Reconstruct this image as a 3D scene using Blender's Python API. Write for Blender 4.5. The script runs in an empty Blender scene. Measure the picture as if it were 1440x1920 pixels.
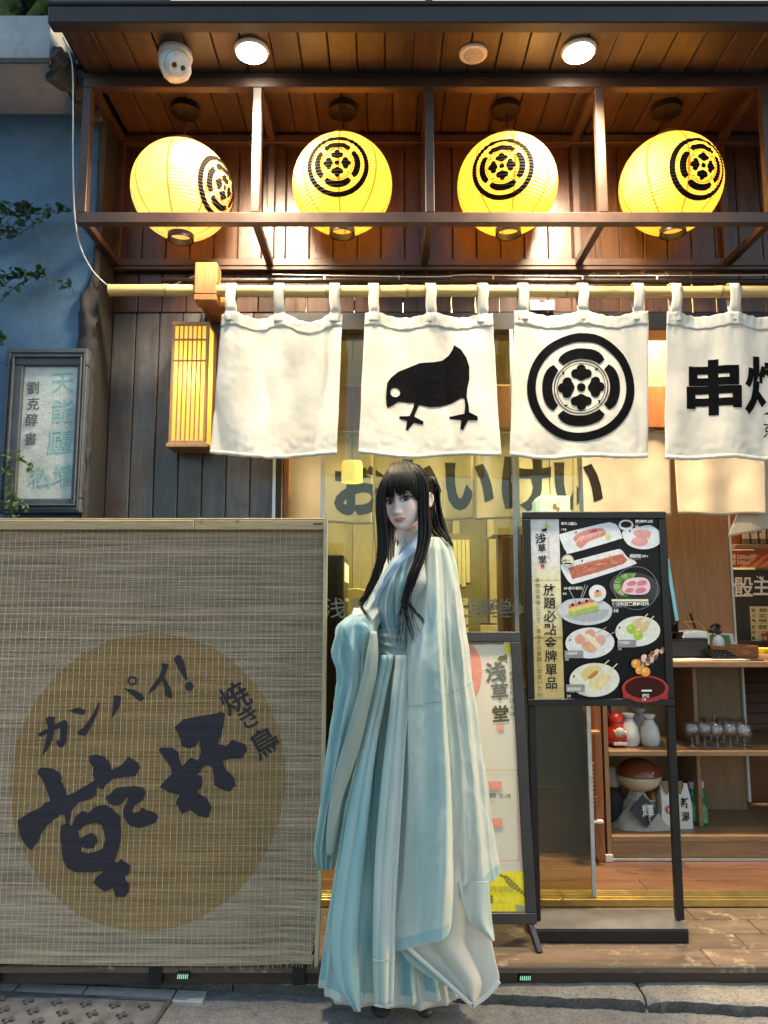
import bpy, bmesh, math, random
from mathutils import Vector, Matrix, noise as mn
from mathutils.geometry import tessellate_polygon
from math import sin, cos, pi, radians, sqrt, atan2
random.seed(7)
SC = bpy.context.scene
COL = SC.collection
# ------------------------------------------------------------------ camera
F, PITCH, H = 1400.0, radians(7.0), 1.2
cp, sp = cos(PITCH), sin(PITCH)
cd = bpy.data.cameras.new('camera'); cam = bpy.data.objects.new('camera', cd); COL.objects.link(cam)
cam.location = (0, 0, H); cam.rotation_euler = (pi/2 + PITCH, 0, 0)
cd.sensor_fit = 'HORIZONTAL'; cd.sensor_width = 36; cd.lens = 36*F/1440
cd.clip_start = .05; cd.clip_end = 500
SC.camera = cam
# ------------------------------------------------------------------ sky, sun, exposure (dusk)
wd = bpy.data.worlds.new('World'); SC.world = wd; wd.use_nodes = True
wn = wd.node_tree; bg = wn.nodes['Background']
sky = wn.nodes.new('ShaderNodeTexSky'); sky.sky_type = 'NISHITA'; sky.sun_disc = False
SUN_EL, SUN_ROT = radians(8), radians(80)
sky.sun_elevation = SUN_EL; sky.sun_rotation = SUN_ROT
sky.air_density = 1.0; sky.dust_density = 3.0; sky.ozone_density = 1.6
wn.links.new(sky.outputs[0], bg.inputs[0]); bg.inputs[1].default_value = .15
sl = bpy.data.lights.new('sun', 'SUN'); sl.energy = .06; sl.angle = radians(70); sl.color = (1, .93, .85)
so = bpy.data.objects.new('sun', sl); COL.objects.link(so)
sd = Vector((sin(SUN_ROT)*cos(SUN_EL), cos(SUN_ROT)*cos(SUN_EL), sin(SUN_EL)))
so.rotation_euler = (-sd).to_track_quat('-Z', 'Y').to_euler()
vs = SC.view_settings; vs.view_transform = 'Standard'; vs.look = 'None'; vs.gamma = 1; vs.use_curve_mapping = False
vs.exposure = 2.25
SC.render.engine = 'CYCLES'
cy = SC.cycles; cy.use_denoising = True; cy.max_bounces = 8; cy.diffuse_bounces = 4; cy.glossy_bounces = 4
cy.transparent_max_bounces = 16; cy.caustics_reflective = False; cy.caustics_refractive = False; cy.sample_clamp_indirect = 6

# ------------------------------------------------------------------ helpers
def pt(u, v, Y):
    """point of the plane y=Y that the photograph shows at (u, v)"""
    a = 960 - v
    k = Y/(F*cp - a*sp)
    return Vector(((u-720)*k, Y, H + (F*sp + a*cp)*k))
def ptz(u, v, z):
    a = 960 - v
    k = (z-H)/(F*sp + a*cp)
    return Vector(((u-720)*k, k*(F*cp - a*sp), z))
def px(u, v, Y): return pt(u, v, Y).x
def pz(v, Y): return pt(720, v, Y).z
def lerp(a, b, t): return a + (b-a)*t
def sst(a, b, x):
    t = max(0, min(1, (x-a)/(b-a))); return t*t*(3-2*t)
def cr(p0, p1, p2, p3, t):
    return .5*((2*p1) + (p2-p0)*t + (2*p0-5*p1+4*p2-p3)*t*t + (3*p1-p0-3*p2+p3)*t*t*t)
def spline(P, n, closed=False):
    P = [Vector(p) for p in P]; out = []; m = len(P)
    segs = m if closed else m-1
    for i in range(segs):
        g = (lambda k: P[k % m]) if closed else (lambda k: P[max(0, min(m-1, k))])
        for j in range(n):
            out.append(cr(g(i-1), g(i), g(i+1), g(i+2), j/n))
    if not closed: out.append(P[-1].copy())
    return out
def tab(T, x):
    """smooth lookup in a table of rows [key, a, b, ...] (keys increasing)"""
    n = len(T)
    if x <= T[0][0]: return list(T[0][1:])
    if x >= T[-1][0]: return list(T[-1][1:])
    for i in range(n-1):
        if T[i][0] <= x <= T[i+1][0]:
            t = (x-T[i][0])/(T[i+1][0]-T[i][0])
            a, b, c, d = T[max(0, i-1)], T[i], T[i+1], T[min(n-1, i+2)]
            return [cr(a[k], b[k], c[k], d[k], t) for k in range(1, len(T[0]))]
def nz(x, y=0, z=0): return mn.noise(Vector((x, y, z)))

def tag(o, label=None, cat=None, group=None, kind=None):
    if label: o['label'] = label
    if cat: o['category'] = cat
    if group: o['group'] = group
    if kind: o['kind'] = kind
    return o
def thing(name, label, cat, loc, group=None, kind=None):
    o = bpy.data.objects.new(name, None); o.empty_display_size = .05; COL.objects.link(o)
    o.location = loc
    return tag(o, label, cat, group, kind)
def adopt(o, parent):
    if parent is not None:
        o.parent = parent
        m = Matrix.Identity(4); q = parent
        while q is not None:
            m = q.matrix_parent_inverse @ q.matrix_basis @ m
            q = q.parent
        o.matrix_parent_inverse = m.inverted()
    return o
def link(name, me, parent=None, loc=(0, 0, 0), rot=(0, 0, 0)):
    o = bpy.data.objects.new(name, me); COL.objects.link(o)
    o.location = loc; o.rotation_euler = rot
    return adopt(o, parent)
def copy_tree(o, parent=None):
    c = o.copy(); COL.objects.link(c); c.parent = parent
    for ch in o.children: copy_tree(ch, c)
    return c

class MB:
    def __init__(s): s.v = []; s.f = []; s.m = []; s.mi = 0
    def add(s, vs, fs):
        b = len(s.v); s.v += [tuple(p) for p in vs]
        for f in fs: s.f.append([b+i for i in f]); s.m.append(s.mi)
        return s
    def box(s, x0, x1, y0, y1, z0, z1, M=None):
        c = [Vector(p) for p in ((x0,y0,z0),(x1,y0,z0),(x1,y1,z0),(x0,y1,z0),(x0,y0,z1),(x1,y0,z1),(x1,y1,z1),(x0,y1,z1))]
        if M is not None: c = [M @ p for p in c]
        return s.add(c, [(0,3,2,1),(4,5,6,7),(0,1,5,4),(1,2,6,5),(2,3,7,6),(3,0,4,7)])
    def bar(s, a, b, w, h, up=(0, 0, 1)):
        a, b = Vector(a), Vector(b); d = (b-a); L = d.length; d.normalize()
        x = d.cross(Vector(up)).normalized(); z = x.cross(d)
        M = Matrix((x, d, z)).transposed().to_4x4(); M.translation = a
        return s.box(-w/2, w/2, 0, L, -h/2, h/2, M)
    def tube(s, path, r, n=8, caps=True):
        path = [Vector(p) for p in path]; m = len(path)
        R = r if callable(r) else (lambda t: r)
        t0 = (path[1]-path[0]).normalized()
        ref = Vector((0, 0, 1)) if abs(t0.z) < .9 else Vector((1, 0, 0))
        nx = t0.cross(ref).normalized(); vs = []
        for i, p in enumerate(path):
            t = (path[min(m-1, i+1)]-path[max(0, i-1)])
            if t.length < 1e-9: t = t0
            t.normalize(); nx = (nx - t*nx.dot(t)).normalized(); ny = t.cross(nx)
            rr = R(i/(m-1))
            for k in range(n):
                a = 2*pi*k/n; vs.append(p + nx*cos(a)*rr + ny*sin(a)*rr)
        fs = [(i*n+k, i*n+(k+1) % n, (i+1)*n+(k+1) % n, (i+1)*n+k) for i in range(m-1) for k in range(n)]
        if caps: fs += [tuple(range(n))[::-1], tuple(range((m-1)*n, m*n))]
        return s.add(vs, fs)
    def lathe(s, prof, c=(0, 0, 0), n=24, M=None, caps=True):
        c = Vector(c); vs = []; m = len(prof)
        for r, z in prof:
            for k in range(n):
                a = 2*pi*k/n; p = Vector((r*cos(a), r*sin(a), z))
                if M is not None: p = M @ p
                vs.append(p + c)
        fs = [(i*n+k, i*n+(k+1) % n, (i+1)*n+(k+1) % n, (i+1)*n+k) for i in range(m-1) for k in range(n)]
        if caps: fs += [tuple(range(n))[::-1], tuple(range((m-1)*n, m*n))]
        return s.add(vs, fs)
    def grid(s, P, closed_u=False, closed_v=False):
        """P[i][j] points"""
        m, n = len(P), len(P[0])
        fs = []
        for i in range(m if closed_v else m-1):
            for j in range(n if closed_u else n-1):
                fs.append((i*n+j, i*n+(j+1) % n, ((i+1) % m)*n+(j+1) % n, ((i+1) % m)*n+j))
        return s.add([p for r in P for p in r], fs)
    def prism(s, loop, d, fn=None):
        """loop of (x,z) extruded from y=d[0] to d[1]"""
        n = len(loop); vs = [Vector((x, d[0], z)) for x, z in loop] + [Vector((x, d[1], z)) for x, z in loop]
        if fn: vs = [fn(p) for p in vs]
        tr = tessellate_polygon([[Vector((x, z, 0)) for x, z in loop]])
        fs = [tuple(t) for t in tr] + [tuple(n+i for i in t[::-1]) for t in tr]
        fs += [(i, (i+1) % n, n+(i+1) % n, n+i) for i in range(n)]
        return s.add(vs, fs)
    def mesh(s, name, mats, smooth=False, bevel=0, fix=True):
        me = bpy.data.meshes.new(name); me.from_pydata(s.v, [], s.f)
        mats = mats if isinstance(mats, (list, tuple)) else [mats]
        for m in mats: me.materials.append(m)
        if len(mats) > 1: me.polygons.foreach_set('material_index', s.m)
        if fix or bevel:
            bm = bmesh.new(); bm.from_mesh(me)
            if fix: bmesh.ops.recalc_face_normals(bm, faces=bm.faces)
            if bevel:
                es = [e for e in bm.edges if len(e.link_faces) == 2 and e.calc_face_angle(0) > .5]
                bmesh.ops.bevel(bm, geom=es, offset=bevel, segments=1, affect='EDGES', clamp_overlap=True)
            bm.to_mesh(me); bm.free()
        if smooth is True: me.polygons.foreach_set('use_smooth', [True]*len(me.polygons))
        me.update()
        return me
    def build(s, name, mats, parent=None, smooth=False, bevel=0, solid=0, fix=True):
        me = s.mesh(name, mats, smooth, bevel, fix)
        o = link(name, me, parent)
        if smooth == 'auto':
            me.polygons.foreach_set('use_smooth', [True]*len(me.polygons))
            try: me.set_sharp_from_angle(angle=radians(35))
            except Exception: pass
        if solid:
            md = o.modifiers.new('thickness', 'SOLIDIFY'); md.thickness = solid; md.offset = 0
        return o
def boxo(name, mat, x0, x1, y0, y1, z0, z1, parent=None, bevel=.002):
    """a box whose origin is its own centre (so wood grain differs from piece to piece)"""
    c = Vector(((x0+x1)/2, (y0+y1)/2, (z0+z1)/2))
    me = MB().box(x0-c.x, x1-c.x, y0-c.y, y1-c.y, z0-c.z, z1-c.z).mesh(name, mat, bevel=bevel)
    return link(name, me, parent, c)

# ------------------------------------------------------------------ materials
def nd(nt, t, **k):
    n = nt.nodes.new('ShaderNode'+t)
    for a, b in k.items():
        if a.startswith('i_'): n.inputs[a[2:].replace('_', ' ')].default_value = b
        else: setattr(n, a, b)
    return n
def c4(c): return (c[0], c[1], c[2], 1)
def newmat(name):
    m = bpy.data.materials.new(name); m.use_nodes = True
    nt = m.node_tree; return m, nt, nt.nodes['Principled BSDF']
def ramp(nt, fac, stops):
    r = nd(nt, 'ValToRGB'); e = r.color_ramp.elements
    while len(e) < len(stops): e.new(.5)
    for q, (p, c) in zip(e, stops): q.position = p; q.color = c4(c) if len(c) == 3 else c
    nt.links.new(fac, r.inputs[0]); return r.outputs[0]
def mixc(nt, fac, a, b, mode='MIX'):
    m = nd(nt, 'Mix', data_type='RGBA', blend_type=mode)
    for s, i in ((fac, 0), (a, 6), (b, 7)):
        if hasattr(s, 'links') or hasattr(s, 'is_linked'): nt.links.new(s, m.inputs[i])
        else: m.inputs[i].default_value = s if i == 0 else c4(s)
    return m.outputs[2]
def coords(nt, scale=(1, 1, 1), rnd=False, kind='Object'):
    tc = nd(nt, 'TexCoord'); mp = nd(nt, 'Mapping'); mp.inputs['Scale'].default_value = scale
    nt.links.new(tc.outputs[kind], mp.inputs[0])
    if rnd:
        oi = nd(nt, 'ObjectInfo'); mu = nd(nt, 'Math', operation='MULTIPLY'); mu.inputs[1].default_value = 37.0
        nt.links.new(oi.outputs['Random'], mu.inputs[0]); nt.links.new(mu.outputs[0], mp.inputs['Location'])
    return mp.outputs[0]
def noise(nt, vec, scale, detail=4, rough=.6, dist=0):
    n = nd(nt, 'TexNoise'); n.inputs['Scale'].default_value = scale; n.inputs['Detail'].default_value = detail
    n.inputs['Roughness'].default_value = rough; n.inputs['Distortion'].default_value = dist
    nt.links.new(vec, n.inputs['Vector']); return n.outputs[0]
def bump(nt, b, h, strength=.3, dist=.002):
    n = nd(nt, 'Bump'); n.inputs['Strength'].default_value = strength; n.inputs['Distance'].default_value = dist
    nt.links.new(h, n.inputs['Height']); nt.links.new(n.outputs[0], b.inputs['Normal']); return n
def rough_var(nt, b, fac, lo, hi):
    mr = nd(nt, 'MapRange'); mr.inputs['To Min'].default_value = lo; mr.inputs['To Max'].default_value = hi
    nt.links.new(fac, mr.inputs[0]); nt.links.new(mr.outputs[0], b.inputs['Roughness'])
def plain(name, c, rough=.5, metal=0, var=.12, scale=25, bmp=.08, spec=None):
    m, nt, b = newmat(name)
    if spec is not None: b.inputs['Specular IOR Level'].default_value = spec
    v = coords(nt); n = noise(nt, v, scale, 5)
    d = [x*(1-var) for x in c]; l = [min(1, x*(1+var)) for x in c]
    nt.links.new(ramp(nt, n, [(.3, d), (.7, l)]), b.inputs['Base Color'])
    b.inputs['Metallic'].default_value = metal
    rough_var(nt, b, n, max(.03, rough-.1), min(1, rough+.1))
    if bmp: bump(nt, b, noise(nt, v, scale*6, 3), bmp, .001)
    return m
def wood(name, dark, light, axis, rough=.45, rnd=.25, gs=1.0, wear=None, bmp=.25):
    """axis: direction of the grain"""
    m, nt, b = newmat(name)
    sc = {'x': (1.2, 14, 14), 'y': (14, 1.2, 14), 'z': (14, 14, 1.2)}[axis]
    v = coords(nt, tuple(q*gs for q in sc), rnd=True)
    g = noise(nt, v, 2.2, 8, .65, .6)
    f = noise(nt, coords(nt, tuple(q*gs*5 for q in sc), rnd=True), 3, 3)
    base = ramp(nt, g, [(.3, dark), (.5, [lerp(a, q, .55) for a, q in zip(dark, light)]), (.72, light)])
    base = mixc(nt, .25, base, ramp(nt, f, [(.35, [q*.45 for q in dark]), (.65, light)]))
    oi = nd(nt, 'ObjectInfo')
    hv = nd(nt, 'HueSaturation'); mr = nd(nt, 'MapRange'); mr.inputs['To Min'].default_value = 1-rnd; mr.inputs['To Max'].default_value = 1+rnd
    nt.links.new(oi.outputs['Random'], mr.inputs[0]); nt.links.new(mr.outputs[0], hv.inputs['Value']); nt.links.new(base, hv.inputs['Color'])
    outc = hv.outputs[0]
    if wear:
        w = noise(nt, coords(nt, (3, 3, 3), rnd=True), wear[1], 6, .7)
        outc = mixc(nt, ramp(nt, w, [(wear[2], (0, 0, 0)), (wear[3], (1, 1, 1))]), outc, wear[0])
    nt.links.new(outc, b.inputs['Base Color'])
    rough_var(nt, b, g, rough-.12, rough+.15)
    bump(nt, b, f, bmp, .0015)
    return m
def emit(name, c, s):
    m, nt, b = newmat(name); b.inputs['Base Color'].default_value = c4(c)
    b.inputs['Emission Color'].default_value = c4(c); b.inputs['Emission Strength'].default_value = s*.24
    return m
_ink = {}
def ink(c, rough=.9):
    k = tuple(round(x, 3) for x in c)
    if k not in _ink:
        m, nt, b = newmat('ink'); 
        n = noise(nt, coords(nt), 60, 3)
        nt.links.new(ramp(nt, n, [(.3, [x*.88 for x in c]), (.7, [min(1, x*1.1) for x in c])]), b.inputs['Base Color'])
        b.inputs['Roughness'].default_value = rough; b.inputs['Specular IOR Level'].default_value = .06; _ink[k] = m
    return _ink[k]
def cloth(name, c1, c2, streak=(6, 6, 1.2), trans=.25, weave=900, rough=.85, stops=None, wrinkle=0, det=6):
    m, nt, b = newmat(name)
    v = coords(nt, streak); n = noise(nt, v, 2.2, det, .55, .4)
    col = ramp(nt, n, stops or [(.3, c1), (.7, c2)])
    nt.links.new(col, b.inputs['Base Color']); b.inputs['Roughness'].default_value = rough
    b.inputs['Sheen Weight'].default_value = .15
    w = noise(nt, coords(nt), weave, 2)
    if wrinkle:
        w2 = noise(nt, coords(nt, (1, 1, .7)), 22, 6, .6, 1.2)
        ad = nd(nt, 'Math', operation='MULTIPLY_ADD'); ad.inputs[1].default_value = wrinkle
        nt.links.new(w2, ad.inputs[0]); nt.links.new(w, ad.inputs[2]); w = ad.outputs[0]
    bump(nt, b, w, .35, .0012)
    if trans:
        tr = nd(nt, 'BsdfTranslucent'); nt.links.new(col, tr.inputs[0])
        mx = nd(nt, 'MixShader'); mx.inputs[0].default_value = trans
        nt.links.new(b.outputs[0], mx.inputs[1]); nt.links.new(tr.outputs[0], mx.inputs[2])
        nt.links.new(mx.outputs[0], nt.nodes['Material Output'].inputs[0])
    return m
def thin_glass(name, tint, refl=1.0, rough=.02, base=.045):
    m, nt, b = newmat(name); nt.nodes.remove(b)
    tr = nd(nt, 'BsdfTransparent'); tr.inputs[0].default_value = c4(tint)
    gl = nd(nt, 'BsdfGlossy'); gl.inputs['Roughness'].default_value = rough; gl.inputs[0].default_value = (refl, refl, refl, 1)
    lw = nd(nt, 'LayerWeight'); pw = nd(nt, 'Math', operation='POWER'); pw.inputs[1].default_value = 4; nt.links.new(lw.outputs['Facing'], pw.inputs[0])
    fr = nd(nt, 'MapRange'); fr.inputs['To Min'].default_value = base; fr.inputs['To Max'].default_value = .75; nt.links.new(pw.outputs[0], fr.inputs[0])
    mx = nd(nt, 'MixShader'); nt.links.new(fr.outputs[0], mx.inputs[0]); nt.links.new(tr.outputs[0], mx.inputs[1]); nt.links.new(gl.outputs[0], mx.inputs[2])
    nt.links.new(mx.outputs[0], nt.nodes['Material Output'].inputs[0])
    return m

# ------------------------------------------------------------------ flat print: glyphs and shapes laid on a surface
_gl = {}
def glyph(ch, bold=0):
    k = (ch, round(bold, 3))
    if k not in _gl:
        c = bpy.data.curves.new('glyph', 'FONT'); c.body = ch; c.size = 1; c.resolution_u = 3; c.offset = bold
        o = bpy.data.objects.new('glyph', c); COL.objects.link(o)
        dg = bpy.context.evaluated_depsgraph_get()
        me = bpy.data.meshes.new_from_object(o.evaluated_get(dg))
        _gl[k] = ([(v.co.x, v.co.y) for v in me.vertices], [tuple(p.vertices) for p in me.polygons])
        bpy.data.objects.remove(o); bpy.data.curves.remove(c); bpy.data.meshes.remove(me)
    return _gl[k]
class Dec:
    """flat print. surf(x, y, lift) -> world point; x, y in the sheet's own units with y pointing down"""
    def __init__(s, surf, step=.0003, lift=.0006):
        s.surf = surf; s.step = step; s.lift = lift; s.n = 0; s.items = []
    def _add(s, vs, fs, c, layer=None):
        s.items.append((vs, fs, c, s.lift + s.step*(s.n if layer is None else layer)))
        if layer is None: s.n += 1
    def poly(s, c, *loops, smooth=0, layer=None):
        L = []
        for l in loops:
            q = [Vector((p[0], p[1], 0)) for p in l]
            if smooth: q = spline(q, smooth, True)
            L.append(q)
        vs = [p for l in L for p in l]
        s._add([(p.x, p.y) for p in vs], [tuple(t) for t in tessellate_polygon(L)], c, layer); return s
    def rect(s, c, x0, y0, x1, y1, layer=None): return s.poly(c, [(x0, y0), (x1, y0), (x1, y1), (x0, y1)], layer=layer)
    def ell(s, c, x, y, rx, ry=None, rot=0, n=28, layer=None):
        ry = ry or rx; r = radians(rot)
        return s.poly(c, [(x+rx*cos(2*pi*i/n)*cos(r)-ry*sin(2*pi*i/n)*sin(r), y+rx*cos(2*pi*i/n)*sin(r)+ry*sin(2*pi*i/n)*cos(r)) for i in range(n)], layer=layer)
    def ring(s, c, x, y, r0, r1, n=40, layer=None):
        return s.poly(c, [(x+r1*cos(2*pi*i/n), y+r1*sin(2*pi*i/n)) for i in range(n)], [(x+r0*cos(2*pi*i/n), y+r0*sin(2*pi*i/n)) for i in range(n)], layer=layer)
    def line(s, c, P, w, layer=None):
        for a, b in zip(P, P[1:]):
            a, b = Vector(a), Vector(b); d = (b-a); 
            if d.length < 1e-6: continue
            n = Vector((-d.y, d.x)).normalized()*w/2
            s.poly(c, [a+n, b+n, b-n, a-n], layer=layer if layer is not None else s.n)
        if layer is None: s.n += 1
        return s
    def ch(s, c, ch, x, y, size, bold=0, rot=0, sx=1, shear=0, layer=None):
        vs, fs = glyph(ch, bold); r = radians(rot); out = []
        for gx, gy in vs:
            a, b = (gx-.5)*size*sx, -(gy-.38)*size
            a -= b*shear
            out.append((x+a*cos(r)+b*sin(r), y-a*sin(r)+b*cos(r)))
        s._add(out, fs, c, layer); return s
    def text(s, c, t, x, y, size, bold=0, vert=True, pitch=None, rot=0, sx=1, slant=0):
        k = s.n; p = pitch or size*1.02; cx = 0
        for i, q in enumerate(t):
            half = (not vert and ord(q) < 256)
            if vert: s.ch(c, q, x+slant*i*p, y+i*p, size, bold, rot, sx, layer=k)
            else:
                r = radians(rot); 
                if half: s.ch(c, q, x+(cx+size*.22)*cos(r)+size*.0, y-(cx)*sin(r), size, bold, rot, sx, layer=k); cx += p*.58
                else: s.ch(c, q, x+(cx)*cos(r), y-cx*sin(r), size, bold, rot, sx, layer=k); cx += p
        s.n = k+1; return s
    def build(s, name, parent=None, cut=0):
        mb = {}; mats = []; V = []; Fc = []; MI = []
        for vs, fs, c, lift in s.items:
            m = ink(c) if isinstance(c, (tuple, list)) else c
            if m not in mats: mats.append(m)
            mi = mats.index(m)
            if cut:
                bm = bmesh.new(); bv = [bm.verts.new((x, y, 0)) for x, y in vs]
                for f in fs:
                    try: bm.faces.new([bv[i] for i in f])
                    except ValueError: pass
                xs = [q[0] for q in vs]; ys = [q[1] for q in vs]
                for ax, lo, hi in ((0, min(xs), max(xs)), (1, min(ys), max(ys))):
                    k = math.floor(lo/cut)+1
                    while k*cut < hi:
                        co = Vector((0, 0, 0)); co[ax] = k*cut; no = Vector((0, 0, 0)); no[ax] = 1
                        bmesh.ops.bisect_plane(bm, geom=bm.verts[:]+bm.edges[:]+bm.faces[:], plane_co=co, plane_no=no, dist=1e-6)
                        k += 1
                bm.verts.index_update()
                vs = [(q.co.x, q.co.y) for q in bm.verts]; fs = [[q.index for q in f.verts] for f in bm.faces]; bm.free()
            b = len(V); V += [tuple(s.surf(x, y, lift)) for x, y in vs]
            for f in fs: Fc.append([b+i for i in f]); MI.append(mi)
        me = bpy.data.meshes.new(name); me.from_pydata(V, [], Fc)
        for m in mats: me.materials.append(m)
        me.polygons.foreach_set('material_index', MI); me.update()
        return link(name, me, parent)
def flat(Y): return lambda u, v, l: pt(u, v, Y-l)

BLACK = (.004, .004, .005)
def crest(d, c, x, y, R):
    """round crest: heavy ring, four lobes, thin inner circle, four three-lobed petals"""
    k = d.n
    d.ring(c, x, y, .84*R, R, 56, layer=k)
    for q in range(4):
        a0 = q*pi/2; L = []
        for i in range(13):
            t = -1+2*i/12; a = a0+t*radians(40)
            L.append((.72-.06*abs(t)**5, a))
        for i in range(13):
            t = 1-2*i/12; a = a0+t*radians(38)
            L.append((.525, a))
        d.poly(c, [(x+r*R*cos(a), y+r*R*sin(a)) for r, a in L], layer=k)
        R2 = lambda p: (x+R*(p[0]*cos(a0)-p[1]*sin(a0)), y+R*(p[0]*sin(a0)+p[1]*cos(a0)))
        for w, (ex, ey, er) in enumerate(((.335, 0, .088), (.255, .105, .085), (.255, -.105, .085))):
            d.poly(c, [R2((ex+er*cos(2*pi*i/20), ey+er*sin(2*pi*i/20))) for i in range(20)], layer=k+.1*(w+1))
        d.poly(c, [R2(p) for p in ((.125, -.022), (.20, -.15), (.27, -.10), (.33, 0), (.27, .10), (.20, .15), (.125, .022))], layer=k)
        ad = a0+pi/4
        d.line(c, [(x+.40*R*cos(ad-.13), y+.40*R*sin(ad-.13)), (x+.45*R*cos(ad-.05), y+.45*R*sin(ad-.05))], .03*R, layer=k)
    d.ring(c, x, y, .475*R, .495*R, 48, layer=k)
    d.ring(c, x, y, .430*R, .442*R, 48, layer=k)
    d.ell(c, x, y, .08*R, layer=k)
    d.n = k+1
BIRD = [(1113,505),(1150,530),(1180,575),(1198,630),(1198,700),(1185,760),(1182,800),(1192,840),(1196,885),(1245,908),(1245,930),(1192,928),(1162,982),(1148,980),(1152,928),(1090,916),(1086,904),(1170,893),(1174,850),(1170,812),(1155,803),(1100,830),(1040,845),(980,848),(916,838),(908,860),(890,903),(943,930),(940,948),(888,938),(852,984),(843,978),(850,928),(806,920),(806,905),(865,900),(886,850),(890,826),(800,825),(770,845),(740,860),(733,840),(731,800),(738,720),(760,690),(800,655),(860,625),(920,605),(1000,597),(1050,585),(1085,560),(1105,530)]
def bird(d, c, fx):
    eye = [(783+29*cos(2*pi*i/9), 773+27*sin(2*pi*i/9)) for i in range(9)]
    d.poly(c, [fx(*p) for p in BIRD], [fx(*p) for p in eye])
# ================================================================== materials of the place
M_soffit = wood('soffit_wood', (.030,.0155,.009), (.090,.050,.028), 'y', .4, .25)
M_cagewall = wood('varnished_wood', (.030,.0125,.0065), (.092,.042,.021), 'z', .3, .22, bmp=.35)
M_siding = wood('weathered_wood', (.044,.041,.041), (.125,.120,.122), 'z', .34, .25, wear=((.055,.038,.030), 2.2, .5, .66), bmp=.5)
M_deck = wood('deck_wood', (.07,.046,.031), (.20,.142,.098), 'x', .6, .25, wear=((.36,.29,.21), 5, .57, .7), bmp=.6)
M_riser = wood('dark_riser_wood', (.028,.017,.011), (.055,.034,.024), 'x', .5, .2)
M_oak = wood('oak_laminate', (.21,.115,.052), (.37,.22,.11), 'z', .42, .06, gs=1.3, bmp=.08)
M_oakx = wood('oak_laminate_flat', (.21,.115,.052), (.39,.235,.12), 'x', .36, .05, gs=1.3, bmp=.08)
M_floor = wood('interior_floor_wood', (.10,.047,.026), (.23,.115,.065), 'x', .3, .2)
M_redwood = wood('red_brown_wood', (.22,.07,.02), (.36,.13,.04), 'z', .4, .1)
M_pale = wood('pale_pine', (.32,.21,.10), (.52,.38,.20), 'x', .6, .1, wear=((.12,.07,.035), 9, .66, .72), bmp=.3)
M_bracket = wood('honey_wood', (.26,.105,.03), (.45,.20,.07), 'z', .4, .1)
M_lampwood = wood('lamp_wood', (.30,.15,.06), (.45,.26,.12), 'z', .5, .1)
M_cage = plain('brown_painted_steel', (.060,.032,.021), .42, .15, .3, 8, .1)
M_fascia = plain('dark_grey_steel', (.022,.019,.019), .6, .1, .25, 6, .1)
M_black = plain('black_paint', (.0045,.0045,.005), .45, 0, .3, 14, .05)
M_greybase = plain('dusty_grey_steel', (.11,.105,.098), .65, .1, .45, 5, .3)
M_alu = plain('brushed_aluminium', (.5,.5,.52), .35, .8, .1, 10, .05)
M_brass = plain('brass_track', (.62,.47,.17), .3, .9, .15, 12, .1)
M_brownplate = plain('brown_metal_plate', (.30,.18,.10), .4, .4, .15, 30, .1)
M_white = plain('white_plastic', (.72,.72,.70), .35, 0, .05, 20, .02)
M_cable = plain('white_cable', (.62,.62,.60), .5, 0, .1, 30, 0)
M_concrete = plain('concrete', (.33,.30,.26), .9, 0, .25, 7, .5)
M_paper_w = plain('white_paper', (.72,.68,.60), .7, 0, .05, 9, .02)
M_plaster = None
def plaster(name, c, stain, sc=3, speck=60):
    m, nt, b = newmat(name); v = coords(nt)
    n1 = noise(nt, v, sc, 7, .65); n2 = noise(nt, v, sc*9, 5, .7)
    col = ramp(nt, n1, [(.32, [q*.72 for q in c]), (.5, c), (.7, [min(1, q*1.18) for q in c])])
    col = mixc(nt, ramp(nt, noise(nt, coords(nt, (1.4, 1, .6)), sc*1.7, 8, .7), [(.55, (0,0,0)), (.75, (.55,.55,.55))]), col, stain)
    sp_ = noise(nt, v, speck, 3, .8)
    col = mixc(nt, .6 if speck > 100 else .12, col, ramp(nt, sp_, [(.36, (.25,.25,.25)), (.5, (.9,.9,.9)), (.64, (1.25,1.25,1.2))]), 'MULTIPLY')
    nt.links.new(col, b.inputs['Base Color']); b.inputs['Roughness'].default_value = .92
    bump(nt, b, n2, .6, .004); return m
M_plaster = plaster('blue_grey_plaster', (.080,.155,.245), (.05,.075,.10))
M_slab = plaster('slab_concrete', (.36,.39,.41), (.17,.15,.13), 4)
M_cement = plaster('rough_cement', (.085,.080,.075), (.03,.028,.026), 14)
M_inwall = plaster('ochre_plaster', (.42,.38,.22), (.30,.27,.16), 2)
M_street = plaster('stamped_concrete', (.205,.198,.188), (.095,.09,.083), 22, 130)
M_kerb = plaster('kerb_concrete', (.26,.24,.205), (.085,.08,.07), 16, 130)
M_kerbface = plaster('shaded_dirty_kerb_face', (.085,.08,.072), (.03,.03,.028), 20, 110)  # kerb front: its shade is put into the colour along with dirt

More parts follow.
